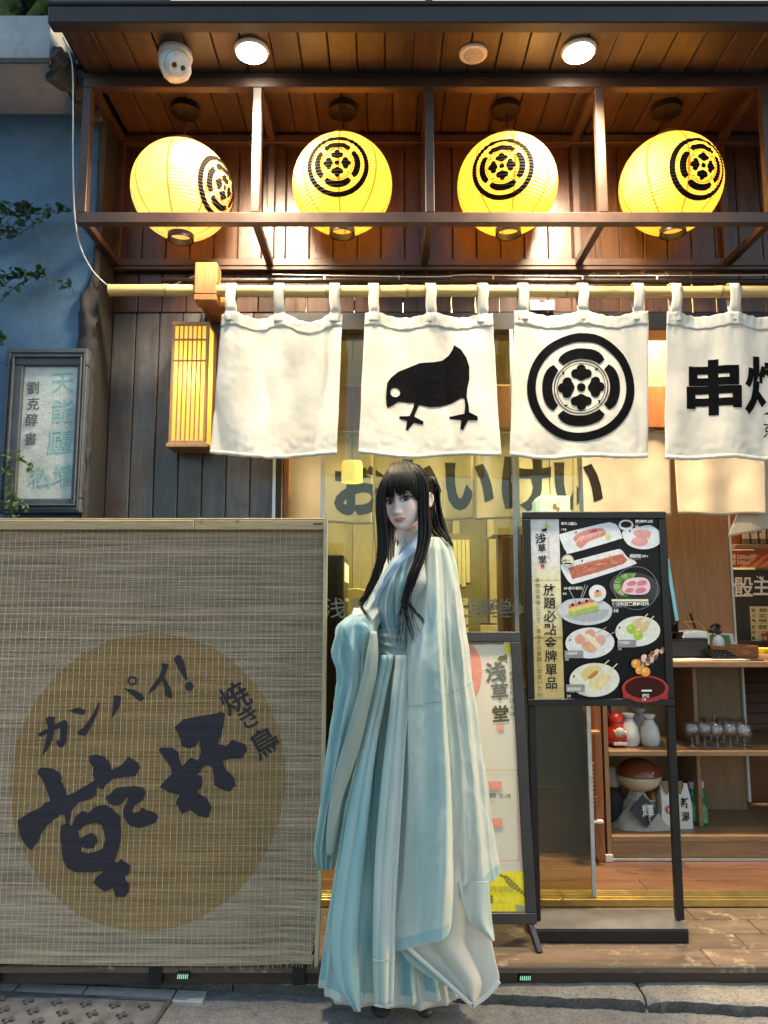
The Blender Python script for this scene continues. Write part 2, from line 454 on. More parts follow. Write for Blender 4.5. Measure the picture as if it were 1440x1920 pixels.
# ================================================================== ground
YK = lambda x: 2.445 - .0855*x                      # front of the kerb
def ground():
    mb = MB(); n = 0
    # fine sheet near the camera with stamped oblique grooves, wide sheet beyond
    N, Mx = 110, 200; P = []
    for i in range(N+1):
        r = []
        for j in range(Mx+1):
            x = lerp(-1.7, 1.7, j/Mx); y = lerp(1.7, 2.62, i/N)
            q = (x*1.0 + (y)*1.7)*13
            z = 0.0
            if x > -.62:
                g = abs((q % 1)-.5)*2; m = abs((y*9 + .15*sin(x*3)) % 1 - .5)*2
                z -= .004*max(0, 1-g*5) + .003*max(0, 1-m*6)
            z += .0025*nz(x*9, y*9) + .0012*nz(x*40, y*40)
            r.append((x, y, z))
        P.append(r)
    mb.grid(P)
    mb.add([(-1.7,1.7,0),(1.7,1.7,0),(1.7,2.62,0),(-1.7,2.62,0),(-60,-60,-.01),(60,-60,-.01),(60,2.62,-.01),(-60,2.62,-.01)], [(0,4,5,1),(1,5,6,2),(3,7,4,0)])
    mb.add([(-60,2.6,-.012),(60,2.6,-.012),(60,60,-.012),(-60,60,-.012)], [(0,1,2,3)])
    return tag(mb.build('street_ground', M_street, smooth=True, fix=False), kind='structure')
ground()
def kerbs():
    k = thing('kerb', None, None, (0, 2.45, 0), kind='structure'); rk = random.Random(12)
    cuts = [-2.6, -1.22, -.47, .13, .78, 1.7, 2.7]
    for a, b in zip(cuts, cuts[1:]):
        n = max(6, int((b-a)/.018)); P = []
        for i in range(n+1):
            x = lerp(a+.003, b-.003, i/n); y0 = YK(x)
            zt = .037 + .004*nz(x*5, 3) - (.006 if abs(i-n/2) > n/2-1 else 0)
            w = .008*nz(x*13, 8) + .006*nz(x*47, 5) + .003*nz(x*120, 2)
            ch = .006 + .011*max(0, nz(x*21, 11)) 
            r = [(x, y0+w+.004, -.02), (x, y0+w-.002, .012), (x, y0+w*.8, zt-ch*1.2), (x, y0+w+ch*1.3, zt+.002*nz(x*60))]
            for t in (.25, .5, .75, 1):
                yy = lerp(y0+.02, 2.70, t); r.append((x, yy, zt + .004 + .003*nz(x*12, yy*14, 4)))
            P.append(r)
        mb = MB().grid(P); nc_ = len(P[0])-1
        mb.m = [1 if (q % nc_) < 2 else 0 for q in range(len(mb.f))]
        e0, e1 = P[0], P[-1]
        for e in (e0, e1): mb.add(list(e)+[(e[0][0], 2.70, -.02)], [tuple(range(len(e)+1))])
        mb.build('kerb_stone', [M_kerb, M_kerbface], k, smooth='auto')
    return k
kerbs()
# slabs that edge the manhole
def flat_stones():
    s = thing('edging_stones', None, None, (-.8, 2.33, 0), kind='structure')
    xs = [-1.6, -1.15, -.93, -.645, -.545]
    M = plaster('pale_edging_stone', (.36,.345,.32), (.2,.19,.17), 8)
    for a, b, d in zip(xs, xs[1:], (0, .01, 0, .012)):
        y = lambda x: YK(x)-.012
        mb = MB().add([(a+.003, y(a)-.066-d*0, .008), (b-.003, y(b)-.066, .008), (b-.003, y(b), .008), (a+.003, y(a), .008),
                       (a+.003, y(a)-.066, -.02), (b-.003, y(b)-.066, -.02), (b-.003, y(b), -.02), (a+.003, y(a), -.02)],
                      [(0,1,2,3),(4,5,1,0),(5,6,2,1),(6,7,3,2),(7,4,0,3)])
        mb.build('paving_stone', M, s, bevel=.002)
flat_stones()
def manhole():
    c0 = ptz(362, 1868, .006)
    t = thing('manhole_cover', 'grey rectangular steel access cover with raised crosses set in the street', 'manhole cover', (-.9, 2.28, 0))
    M = plain('worn_cast_steel', (.17,.17,.175), .6, .45, .3, 18, .3)
    Md = plain('dirty_joint', (.07,.066,.06), .9, 0, .3, 20, .2)
    ang = radians(-4.9)
    R = Matrix.Translation(Vector((-.655, 2.415, 0))) @ Matrix.Rotation(ang, 4, 'Z')
    MB().box(-1.1, 0, -.62, 0, -.02, .009, R).build('plate', M, t, bevel=.002)
    f = MB()
    for b in ((-1.1,.012,.0,.012), (-1.1,.012,-.632,-.62), (0,.012,-.62,0)): f.box(*b, -.02, .0115, R)
    f.build('surround', Md, t)
    for (a, b, w) in ((-.45, -.28, .012), (-.86, -.28, .012)):
        MB().box(a-.05, a+.05, b-.05, b+.05, .0092, .0125, R).build('lifting_pocket', Md, t, bevel=.001)
        MB().box(a-.035, a+.035, b-.035, b+.035, .0127, .015, R).build('lifting_pocket', M, t, bevel=.001)
    mm = MB().box(-.017, .017, -.0045, .0045, 0, .006); mm.box(-.0045, .0045, .0047, .017, 0, .0058).box(-.0045, .0045, -.017, -.0047, 0, .0058)
    me = mm.mesh('raised_cross', Md)
    k = 0
    for i in range(9):
        for j in range(5):
            x = -.055-.09*i + (.045 if j % 2 else 0)*-1; y = -.038-.052*j
            if abs(x+.45) < .06 and abs(y+.28) < .07 or abs(x+.86) < .06 and abs(y+.28) < .07: continue
            o = link('raised_cross', me); o.matrix_world = R @ Matrix.Translation((x, y, .0095))
            o.parent = t; o.matrix_parent_inverse = Matrix.Translation(-t.location)
manhole()

# ================================================================== deck at the entrance
ZD = .095
def deck():
    t = thing('entrance_deck', 'worn brown timber step running along the front of the restaurant', 'wooden step', (.4, 2.46, .035))
    rows = [(2.452, 2.565), (2.568, 2.675), (2.678, 2.785), (2.788, 2.892)]
    joints = [[-1.25, .25, 1.02, 2.65], [-1.25, -.3, 1.18, 2.65], [-1.25, .5, 1.28, 2.65], [-1.25, -.1, 1.1, 2.65]]
    for (y0, y1), js in zip(rows, joints):
        for a, b in zip(js, js[1:]):
            o = boxo('plank', M_deck, a+.0015, b-.0015, y0, y1, ZD-.022, ZD, t, .003)
            o.rotation_euler = (random.uniform(-.006, .006), random.uniform(-.0015, .0015), 0)
    for a, b in ((-1.25, .415), (.418, 2.65)): boxo('riser_board', M_riser, a, b, 2.462, 2.48, .036, ZD-.023, t, .002)
    boxo('edge_trim', M_deck, -1.25, 2.65, 2.444, 2.4515, ZD-.02, ZD-.001, t, .002)
deck()
def marker(u, v, lab):
    p = pt(u, v, 2.455 if u > 600 else 2.43)
    t = thing('green_glint', lab, 'glint', p, 'small green glints low on the step')  # green glints on the step, built as glowing bars on an added tag
    if u < 600: y0, y1 = p.y-.003, p.y+.02
    else: y0, y1 = 2.4555, 2.4615
    MB().box(p.x-.0185, p.x+.0185, y0, y1, p.z-.009, p.z+.009).build('housing', plain('green_black', (.004,.012,.006), .6), t)
    me = MB().box(-.0014, .0014, -.001, .001, -.006, .006).mesh('glint_bar', emit('green_glint_glow', (.40,.85,.55), .32))
    for i in range(6): link('glint_bar', me, t, (p.x-.0145+i*.0058, y0-.0012, p.z), (0, .15, 0))
marker(985, 1834, 'small strip of pale green glint bars on the dark step front beside the sign')
marker(343, 1830, 'small strip of pale green glint bars on the kerb under the reed screen')

# ================================================================== plank walls
YW = 2.92
def siding():
    t = thing('siding_wall', 'weathered grey vertical plank wall behind the lattice wall lamp', 'wall', (-.75, YW, .1))
    x = -1.103
    me = {}
    for i in range(7):
        w = .0955
        boxo('plank', M_siding, x, x+w-.003, YW, YW+.02, .1, 2.375, t, .0035); x += w
    MB().box(-1.35, -.44, YW+.021, YW+.12, .05, 3.3).build('wall_core', M_black, t)
    boxo('jamb', M_fascia, x, x+.03, YW-.012, YW+.12, .1, 2.375, t, .002)
siding()
def header():
    t = thing('header_wall', 'dark short planks with conduits above the doorway behind the bamboo pole', 'wall', (.3, YW, 2.36))
    x = -1.103; rn = random.Random(3)
    while x < 2.55:
        boxo('plank', M_cagewall, x, x+.0955, YW, YW+.018, 2.378, 2.545, t, .003); x += .0985
    boxo('lintel', M_black, -.43, 2.65, YW-.01, YW+.12, 2.30, 2.3745, t, .002)
    boxo('beam', M_cage, -1.10, 2.65, YW-.03, YW+.02, 2.547, 2.562, t, .002)
    cdm = plain('dark_conduit', (.05,.035,.03), .35, .2)
    MB().tube([(-.9, YW-.025, 2.502), (2.6, YW-.025, 2.497)], .011, 10).build('conduit', cdm, t, smooth='auto')
    MB().tube([(-.9, YW-.02, 2.475), (2.6, YW-.02, 2.47)], .008, 8).build('conduit', cdm, t, smooth='auto')
    P = spline([(-.45, YW-.05, 2.517), (-.2, YW-.05, 2.512), (.2, YW-.05, 2.507), (.35, YW-.05, 2.515), (.8, YW-.05, 2.511), (2.6, YW-.05, 2.52)], 8)
    MB().tube(P, .0022, 6).build('wire', M_cable, t, smooth=True)
    cl = MB().box(-.003, .003, -.003, .003, -.012, .004).mesh('clip', M_cable)
    for xx in (-.24, .06, .44, .8, 1.1): link('clip', cl, t, (xx, YW-.05, 2.508))
header()
def cage_wall():
    t = thing('alcove_wall', 'glossy brown varnished plank wall behind the round paper lanterns', 'wall', (.3, YW, 2.565))
    x = -1.095
    while x < 2.55:
        w = .0985
        boxo('plank', M_cagewall, x, x+w-.0025, YW, YW+.02, 2.564, 3.15, t, .0035); x += w
    MB().box(-1.1, 2.65, YW+.021, YW+.08, 2.55, 3.3).build('wall_core', M_black, t)
cage_wall()
ZS = 3.147
def eaves():
    t = thing('eaves', 'brown planked eaves with dark metal fascia over the lantern frame', 'eaves', (.3, 2.3, ZS))
    x = -1.10
    while x < 2.55:
        boxo('plank', M_soffit, x, x+.0975, 2.335, 2.572, ZS, ZS+.015, t, .003)
        boxo('ceiling_plank', M_soffit, x+.03, x+.1275, 2.574, YW-.001, ZS+.004, ZS+.019, t, .003)
        x += .1005
    boxo('fascia', M_fascia, -1.13, 2.65, 2.285, 2.334, ZS-.012, ZS+.05, t, .004)
    MB().lathe([(.009, -1.89), (.009, 1.89)], (.76, 2.288, ZS+.060), 10, Matrix.Rotation(pi/2, 4, 'Y')).build('gutter_roll', M_fascia, t, smooth='auto')
    boxo('upper_fascia', M_fascia, -1.13, 2.65, 2.305, 2.335, ZS+.0515, ZS+.070, t, .003)
    boxo('inner_beam', M_fascia, -1.12, 2.65, 2.538, 2.571, ZS-.022, ZS-.001, t, .003)
    MB().box(-1.12, 2.65, 2.34, 2.404, ZS+.025, ZS+.07).build('roof_core', M_black, t)
    MB().box(-1.12, 2.65, 2.405, YW+.1, ZS+.025, ZS+.12).build('roof_core', M_black, t)
eaves()
def sign_box():
    t = thing('sign_box', 'cream lit sign panel just above the dark eaves', 'sign', (.4, 2.33, ZS+.13))
    mE = emit('lit_cream_panel', (.95,.80,.52), 1.0)
    xs = [px(318, 3, 2.33), px(803, 3, 2.33), 2.65]
    for a, b in zip(xs, xs[1:]): MB().box(a+.012, b-.012, 2.30, 2.40, ZS+.0725, ZS+.9).build('panel', mE, t)
    for a in xs: MB().box(a-.012, a+.012, 2.296, 2.40, ZS+.0725, ZS+.9).build('frame', M_fascia, t, bevel=.002)
    MB().box(-1.13, xs[0]-.013, 2.31, 2.40, ZS+.0725, ZS+.9).build('blank_panel', plain('grey_panel', (.16,.15,.16), .6), t)
sign_box()
def end_wall():
    t = thing('end_wall', 'dark timber end wall closing the restaurant front at the right', 'wall', (2.7, YW, .05))
    for y in range(5): boxo('plank', M_siding, 2.655, 2.68, 2.46+y*.098, 2.553+y*.098, .1, 3.1, t, .003)
    MB().box(2.681, 2.8, 2.46, 5.5, .0, 3.3).build('wall_core', M_black, t)
end_wall()

# ================================================================== lantern frame
YC = 2.55; ZC = 2.578
CX = [-1.09, -.465, .166, .791, 1.40, 2.03, 2.63]
def frame():
    t = thing('lantern_frame', 'brown steel box frame holding four round lanterns under the eaves', 'frame', (.3, YC, ZC))
    w = .034
    boxo('front_rail', M_cage, -1.107, 2.65, YC-w/2, YC+w/2, ZC-.02, ZC+.02, t, .002)
    boxo('back_rail', M_cage, -1.107, 2.65, YW-.032, YW-.002, ZC-.014, ZC+.016, t, .002)
    boxo('front_top_rail', M_cage, -1.107, 2.65, YC-w/2, YC+w/2, ZS-.062, ZS-.0235, t, .002)
    boxo('back_top_rail', M_cage, -1.107, 2.65, YW-.034, YW-.002, ZS-.05, ZS-.012, t, .002)
    for i, x in enumerate(CX):
        boxo('post', M_cage, x-.016, x+.016, YC-.0165, YC+.0165, ZC+.0205, ZS-.0625, t, .002)
        boxo('back_post', M_cage, x-.014, x+.014, YW-.031, YW-.003, ZC+.0165, ZS-.0505, t, .002)
        boxo('side_bar', M_cage, x-.014, x+.014, YC+.0175, YW-.0325, ZC-.0135, ZC+.014, t, .002)
        boxo('top_side_bar', M_cage, x-.014, x+.014, YC+.0215, YW-.0345, ZS-.046, ZS-.014, t, .002)
frame()

# ================================================================== neighbour on the left
YN = 2.75; XN = -1.098
def neighbour():
    t = thing('plaster_wall', 'blue grey plaster wall of the neighbouring house with a ragged cement edge', 'wall', (-1.6, YN, 0))
    P = []
    for i in range(60):
        z = lerp(0, 3.127, i/59); r = []
        for j in range(24):
            x = lerp(-3.2, XN-.022+.004*nz(z*4, 2), (j/23)**.6); r.append((x, YN+.006*nz(x*3, z*3)+.003*nz(x*14, z*14), z))
        P.append(r)
    MB().grid(P).build('plaster_face', M_plaster, t, smooth=True)
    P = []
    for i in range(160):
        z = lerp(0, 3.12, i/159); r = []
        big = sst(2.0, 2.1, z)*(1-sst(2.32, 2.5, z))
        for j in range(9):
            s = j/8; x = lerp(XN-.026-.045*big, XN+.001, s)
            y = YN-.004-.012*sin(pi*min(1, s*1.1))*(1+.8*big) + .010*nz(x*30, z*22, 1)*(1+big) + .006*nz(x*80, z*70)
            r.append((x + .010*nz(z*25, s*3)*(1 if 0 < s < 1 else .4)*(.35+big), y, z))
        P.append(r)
    MB().grid(P).build('cement_edge', plaster('dark_ragged_cement', (.034,.033,.033), (.014,.0135,.013), 14), t, smooth=True)  # edge coloured darker to carry the shade of the gap beside it
    MB().box(-3.2, XN-.006, YN+.012, YN+.17, 0, 3.12).build('wall_core', plain('shaded_return', (.012,.011,.010), .9), t)  # return face: deep shade of the gap painted as near-black
    c = thing('concrete_canopy', 'thick weathered concrete slab projecting from the neighbouring house at upper left', 'canopy', (-1.8, YN, 3.13))
    P = []; x1 = -1.207
    def side(x): 
        j = .006*nz(x*6, 1)
        return [(x, YN+.1, 3.127), (x, 2.62, 3.133+j), (x, 2.478, 3.142+j), (x, 2.472, 3.155+j), (x, 2.468+j, 3.24), (x, 2.47, 3.318), (x, 2.49, 3.327), (x, 2.62, 3.33), (x, YN+.1, 3.33)]
    xs = [lerp(-3.2, x1, i/40) for i in range(41)]
    mb = MB().grid([side(x) for x in xs]); e = side(x1); mb.add(e, [tuple(range(len(e)))])
    mb.build('slab', M_slab, c, smooth='auto')
    MB().box(-3.2, x1+.004, 2.462, 2.470, 3.125, 3.148).build('drip_edge', M_cement, c, bevel=.003)
    pp = MB()
    for k in range(40):
        y = lerp(2.49, 2.86, k/39)
    # rubble and mortar filling between the slab and the eaves
    for k in range(46):
        y = random.uniform(2.5, 2.86); z = random.uniform(3.10, 3.33); x = x1 + random.uniform(.0, .07)*(1 if y > 2.6 else .35)
        s = random.uniform(.018, .045)
        M = Matrix.Translation((x, y, z)) @ Matrix.Rotation(random.random()*6, 4, 'Z') @ Matrix.Rotation(random.random()*6, 4, 'X')
        pp.box(-s, s, -s*.8, s*.8, -s*.6, s*.6, M)
    tag(pp.build('broken_mortar', M_cement, c, bevel=.006), kind='stuff')
neighbour()
def plaque():
    Y0 = YN-.03
    L, R, T, B = px(6, 800, Y0), px(160, 800, Y0), pz(655, Y0), pz(962, Y0)
    t = thing('stone_plaque', 'pale stone plaque with brush characters in a grey blue moulded frame', 'plaque', ((L+R)/2, YN, B))
    Mf = plain('grey_blue_frame', (.055,.066,.078), .6, 0, .25, 18, .3)
    Ms = plaster('pale_marble', (.50,.53,.49), (.36,.36,.30), 6)
    w = .066
    for nm, b in (('frame_rail', (L, R, T-w, T)), ('frame_rail', (L, R, B, B+w*.8)), ('frame_stile', (L, L+w, B+w*.8+.0005, T-w-.0005)), ('frame_stile', (R-w*.55, R, B+w*.8+.0005, T-w-.0005))):
        o = boxo(nm, Mf, b[0], b[1], Y0-.012, YN+.02, b[2], b[3], t, .004)
    for k, (d, pr) in enumerate(((.012, .018), (.03, .024))):
        m = MB(); q = .007
        a0, a1, c0, c1 = L+d, R-d*.55, B+d*.8, T-d
        m.box(a0, a1, Y0-pr, Y0-.0122, c1-q, c1).box(a0, a1, Y0-pr, Y0-.0122, c0, c0+q).box(a0, a0+q, Y0-pr, Y0-.0122, c0+q, c1-q).box(a1-q, a1, Y0-pr, Y0-.0122, c0+q, c1-q)
        m.build('moulding', Mf, t, bevel=.002)
    MB().box(L+w-.004, R-w*.55+.004, Y0+.004, YN+.01, B+w*.8-.004, T-w+.004).build('stone', Ms, t)
    d = Dec(flat(Y0+.004))
    G1, G2, K = (.27,.44,.41), (.30,.47,.45), (.09,.105,.11)
    for ch, u, v, s in (('天', 117, 716, 44), ('能', 117, 770, 46), ('廬', 112, 826, 50), ('墻', 121, 890, 46), ('私', 76, 893, 44)):
        d.ch(G1, ch, u, v, s, .0, 4, shear=.12); d.ch(G2, ch, u+1, v+.6, s, .0, 4, shear=.12)
    for ch, u, v in (('劉', 62, 727), ('克', 62, 757), ('醇', 59, 787), ('書', 57, 823)): d.ch(K, ch, u, v, 25, .008, 3, shear=.1)
    d.build('lettering', t)
plaque()
M_leaf = None
def leafmat(n, c1, c2):
    m, nt, b = newmat(n); oi = nd(nt, 'ObjectInfo')
    nt.links.new(ramp(nt, oi.outputs['Random'], [(.0, c1), (1, c2)]), b.inputs['Base Color']); b.inputs['Roughness'].default_value = .5
    tr = nd(nt, 'BsdfTranslucent'); tr.inputs[0].default_value = c4(c2); mx = nd(nt, 'MixShader'); mx.inputs[0].default_value = .25
    nt.links.new(b.outputs[0], mx.inputs[1]); nt.links.new(tr.outputs[0], mx.inputs[2]); nt.links.new(mx.outputs[0], nt.nodes['Material Output'].inputs[0])
    return m
M_leaf = leafmat('leaf', (.018,.05,.028), (.05,.12,.055))
M_leaf2 = leafmat('young_leaf', (.05,.10,.035), (.14,.20,.08))
M_stem = plain('green_stem', (.07,.075,.045), .7)
def leaf_mesh(n, m):
    prof = [(0,0),(.22,.3),(.28,.55),(.18,.8),(0,1)]
    vs = []; 
    for w, l in prof: vs += [(-w, l, -.10*l*l+.07*(w>0)), (0, l, -.10*l*l), (w, l, -.10*l*l+.07*(w>0))]
    fs = []
    for i in range(4):
        for j in range(2): fs.append((i*3+j, i*3+j+1, i*3+j+4, i*3+j+3))
    return MB().add(vs, fs).mesh(n, m, True, fix=False)
LF, LF2 = leaf_mesh('leaf', M_leaf), leaf_mesh('leaf', M_leaf2)
def vine(lab, stems, n, size, me, seed):
    rn = random.Random(seed); base = pt(*stems[0][0], YN-.02)
    t = thing('wall_vine', lab, 'vine', base, 'vines on the neighbouring wall')
    st = MB(); pts = []
    for S in stems:
        P = [pt(u, v, YN-.025-.03*rn.random()-(0.03 if i else 0)) for i, (u, v) in enumerate(S)]
        P = spline(P, 6); st.tube(P, lambda q: .0028*(1-.6*q), 5); pts += P[2:]
    st.build('stem', M_stem, t, smooth=True)
    for k in range(n):
        p = pts[int(rn.random()*len(pts))]
        q = Vector((rn.uniform(-.6, 1.0), rn.uniform(-1, -.1), rn.uniform(-1.1, .5))).normalized()
        o = bpy.data.objects.new('leaf', me); COL.objects.link(o)
        s = size*rn.uniform(.6, 1.25)
        R = q.to_track_quat('Y', 'Z').to_matrix().to_4x4() @ Matrix.Rotation(rn.uniform(-.8, .8), 4, 'Y')
        o.matrix_world = Matrix.Translation(p + Vector((rn.uniform(-.01,.01), -.004, rn.uniform(-.01,.01)))) @ R @ Matrix.Diagonal((s, s, s, 1))
        o.parent = t; o.matrix_parent_inverse = Matrix.Translation(-base)
vine('leafy vine spray at the highest of the growth on the blue plaster', [[(-20, 470), (0, 430), (30, 400), (60, 390)], [(-10, 450), (20, 425), (48, 410)], [(40, 402), (75, 400), (128, 396)], [(-15, 420), (10, 405), (20, 385)], [(0, 440), (30, 440), (70, 415), (95, 385)]], 95, .040, LF, 1)
vine('long vine shoot crossing the plaster just above the stone plaque', [[(-20, 590), (20, 545), (50, 525), (92, 502)], [(-20, 520), (30, 512), (60, 515), (110, 530), (136, 540)], [(-20, 545), (10, 530), (40, 515)], [(-10, 620), (4, 630), (6, 645)]], 90, .036, LF, 2)
vine('pale young vine drooping over the lower left of the plaque frame', [[(-20, 850), (15, 855), (38, 835)], [(-20, 930), (10, 915), (45, 945)], [(0, 880), (22, 885), (20, 950), (30, 980)], [(-15, 960), (20, 940), (50, 945)], [(10, 870), (40, 860), (62, 885)]], 90, .029, LF2, 3)
def tree():
    t = thing('dark_tree', 'dark leafy tree crown rising behind the concrete slab', 'tree', (-2.9, 5.2, 0))
    MB().tube(spline([(-2.9, 5.2, 0), (-2.95, 5.2, 2.0), (-2.8, 5.1, 4.2), (-2.6, 5.0, 5.6)], 5), lambda q: .13*(1-.7*q), 8).build('trunk', plain('bark', (.06,.045,.035), .9), t, smooth=True)
    rn = random.Random(5); mb = MB()
    for k in range(7000):
        while True:
            p = Vector((rn.uniform(-1, 1), rn.uniform(-1, 1), rn.uniform(-1, 1)))
            if p.length < 1 and p.length > .3: break
        p = Vector((-2.7+p.x*1.3, 5.1+p.y*.9, 5.3+p.z*1.1)); s = rn.uniform(.07, .14)
        R = Matrix.Rotation(rn.random()*6, 4, 'Z') @ Matrix.Rotation(rn.random()*3, 4, 'X')
        mb.add([p+R@Vector(q)*s for q in ((-.4,0,0),(0,-1,.1),(.4,0,0),(0,1,.1))], [(0,1,2,3)])
    tag(mb.build('crown', M_leaf, t, fix=False), kind='stuff')
tree()
# ================================================================== lamps and fittings under the eaves
M_glow = emit('floodlight_glow', (1,.93,.78), 30)
def floodlight(u, lab):
    p = ptz(u, 92, ZS-.03); p.y = 2.42; p.x = (u-720)*2.42/1284
    t = thing('floodlight', lab, 'spotlight', (p.x, p.y, ZS), 'lit spotlights under the eaves')
    MB().lathe([(.02, ZS-.001), (.060, ZS-.003), (.062, ZS-.010), (.058, ZS-.016), (.054, ZS-.018)], (p.x, p.y, 0), 28).build('housing', M_white, t, smooth='auto')
    MB().lathe([(.001, ZS-.024), (.040, ZS-.023), (.050, ZS-.0205), (.0535, ZS-.0185)], (p.x, p.y, 0), 28).build('lens', M_glow, t, smooth=True)
    l = bpy.data.lights.new('beam', 'SPOT'); l.energy = 64; l.color = (1, .82, .57); l.spot_size = radians(136); l.spot_blend = 1.0; l.shadow_soft_size = .12
    o = bpy.data.objects.new('beam', l); COL.objects.link(o); o.location = (p.x, p.y, ZS-.16); o.rotation_euler = (radians(18), 0, 0); adopt(o, t)
floodlight(472, 'bright round spotlight under the eaves between the white camera and the ceiling disc')
floodlight(1085, 'bright round spotlight under the eaves to the right of the ceiling disc')
def disc():
    p = Vector(((888-720)*2.43/1283, 2.44, ZS)); t = thing('ceiling_disc', 'flat round white ceiling speaker in the eaves', 'ceiling speaker', p)
    MB().lathe([(.05, ZS-.001), (.05, ZS-.006), (.045, ZS-.010), (.036, ZS-.010), (.036, ZS-.0065), (.001, ZS-.0065)], (p.x, p.y, 0), 32).build('rim', M_white, t, smooth='auto')
    MB().lathe([(.001, ZS-.0085), (.0355, ZS-.0085), (.0355, ZS-.0068)], (p.x, p.y, 0), 32).build('grille', plain('grey_grille', (.42,.42,.40), .6, 0, .2, 120), t)
disc()
def camera_dome():
    x, y = (328-720)*2.44/1290, 2.44
    t = thing('security_camera', 'white dome security camera with two black lenses under the eaves', 'camera', (x, y, ZS))
    MB().lathe([(.058, ZS-.001), (.060, ZS-.012), (.058, ZS-.022), (.05, ZS-.03), (.001, ZS-.03)], (x, y, 0), 32).build('base', M_white, t, smooth='auto')
    A = Matrix.Rotation(radians(18), 4, 'X') @ Matrix.Rotation(radians(-12), 4, 'Y')
    c = Vector((x, y-.004, ZS-.045))
    MB().lathe([(.001, .03), (.053, .025), (.056, .0), (.050, -.035), (.036, -.052), (.001, -.058)], c, 32, A).build('body', M_white, t, smooth=True)
    d = Vector((.42, -.62, -.66)).normalized(); q = d.to_track_quat('Z', 'X').to_matrix().to_4x4()
    MB().lathe([(.047, 0), (.045, .018), (.034, .030), (.001, .031)], c + d*.028, 32, q).build('eyeball', plain('camera_grey_white', (.55,.60,.66), .25), t, smooth='auto')
    for s in (-1, 1):
        e = c + d*.0592 + q.to_3x3() @ Vector((.0, s*.015, 0))
        MB().lathe([(.0085, 0), (.008, .003), (.001, .004)], e, 16, q).build('lens', M_black, t, smooth=True)
camera_dome()
def cable():
    P = [(118, 70), (128, 95), (136, 125), (137, 200), (137, 300), (140, 400), (150, 460), (172, 505), (198, 532), (222, 546), (262, 552), (296, 546), (340, 528), (364, 518)]
    Y = [2.5, 2.5, 2.5, 2.52, 2.56, 2.6, 2.64, 2.7, 2.74, 2.80, 2.86, 2.88, 2.89, 2.9]
    mb = MB().tube(spline([pt(u, v, y) for (u, v), y in zip(P, Y)], 8), .0028, 6)
    tag(mb.build('hanging_cable', M_cable, smooth=True), 'thin white cable drooping from the concrete slab to behind the bamboo pole', 'cable')
cable()

# ================================================================== paper lanterns
def paper(name='lantern_paper', ca=(.86,.58,.22), cb=(.94,.70,.32), tt=(1.0,.80,.28), ee=(1.0,.67,.13), gl=1.0):
    m, nt, b = newmat(name); nt.nodes.remove(b)
    n = noise(nt, coords(nt, (1, 1, 3)), 9, 5, .6)
    tc = nd(nt, 'TexCoord'); sep = nd(nt, 'SeparateXYZ'); nt.links.new(tc.outputs['Object'], sep.inputs[0])
    at = nd(nt, 'Math', operation='ARCTAN2'); nt.links.new(sep.outputs[0], at.inputs[0]); nt.links.new(sep.outputs[1], at.inputs[1])
    ml = nd(nt, 'Math', operation='MULTIPLY'); ml.inputs[1].default_value = 8/(2*pi); nt.links.new(at.outputs[0], ml.inputs[0])
    fr = nd(nt, 'Math', operation='FRACT'); nt.links.new(ml.outputs[0], fr.inputs[0])
    seam = ramp(nt, fr.outputs[0], [(.0, (.62,.36,.12)), (.045, (.62,.36,.12)), (.06, (1,1,1)), (.99, (1,1,1))])
    col = ramp(nt, n, [(.3, ca), (.7, cb)])
    col = mixc(nt, 1.0, col, seam, 'MULTIPLY')
    df = nd(nt, 'BsdfDiffuse'); tr = nd(nt, 'BsdfTranslucent'); nt.links.new(col, df.inputs[0])
    t2 = mixc(nt, 1.0, col, tt, 'MULTIPLY'); nt.links.new(t2, tr.inputs[0])
    mx = nd(nt, 'MixShader'); mx.inputs[0].default_value = .55
    nt.links.new(df.outputs[0], mx.inputs[1]); nt.links.new(tr.outputs[0], mx.inputs[2])
    em = nd(nt, 'Emission'); em.inputs[1].default_value = LANTERN_GLOW*gl; 
    t3 = mixc(nt, 1.0, col, ee, 'MULTIPLY'); nt.links.new(t3, em.inputs[0])
    ad = nd(nt, 'AddShader'); nt.links.new(mx.outputs[0], ad.inputs[0]); nt.links.new(em.outputs[0], ad.inputs[1])
    nt.links.new(ad.outputs[0], nt.nodes['Material Output'].inputs[0])
    return m
LANTERN_GLOW = .095
M_paper = paper(); M_paper_spotlit = paper('spotlit_lantern_paper', (.88,.60,.34), (.95,.74,.50), (1.0,.84,.50), (1.0,.74,.38), .8)  # leftmost lantern: the spotlight's peach tone is put into its paper colour
M_bulb = emit('bulb', (1,.9,.6), 6)
YL = 2.735; RL = .192; RZ = .186
def lrad(th):                                           # th: polar angle from +z
    k = cos(th); rib = .0016*cos(2*pi*k*RZ/.0105)
    return 1 + rib/RL
def lpos(c, d):
    th = math.acos(max(-1, min(1, d.z))); r = lrad(th)
    return Vector((c.x + d.x*RL*r, c.y + d.y*RL*r, c.z + d.z*RZ*r))
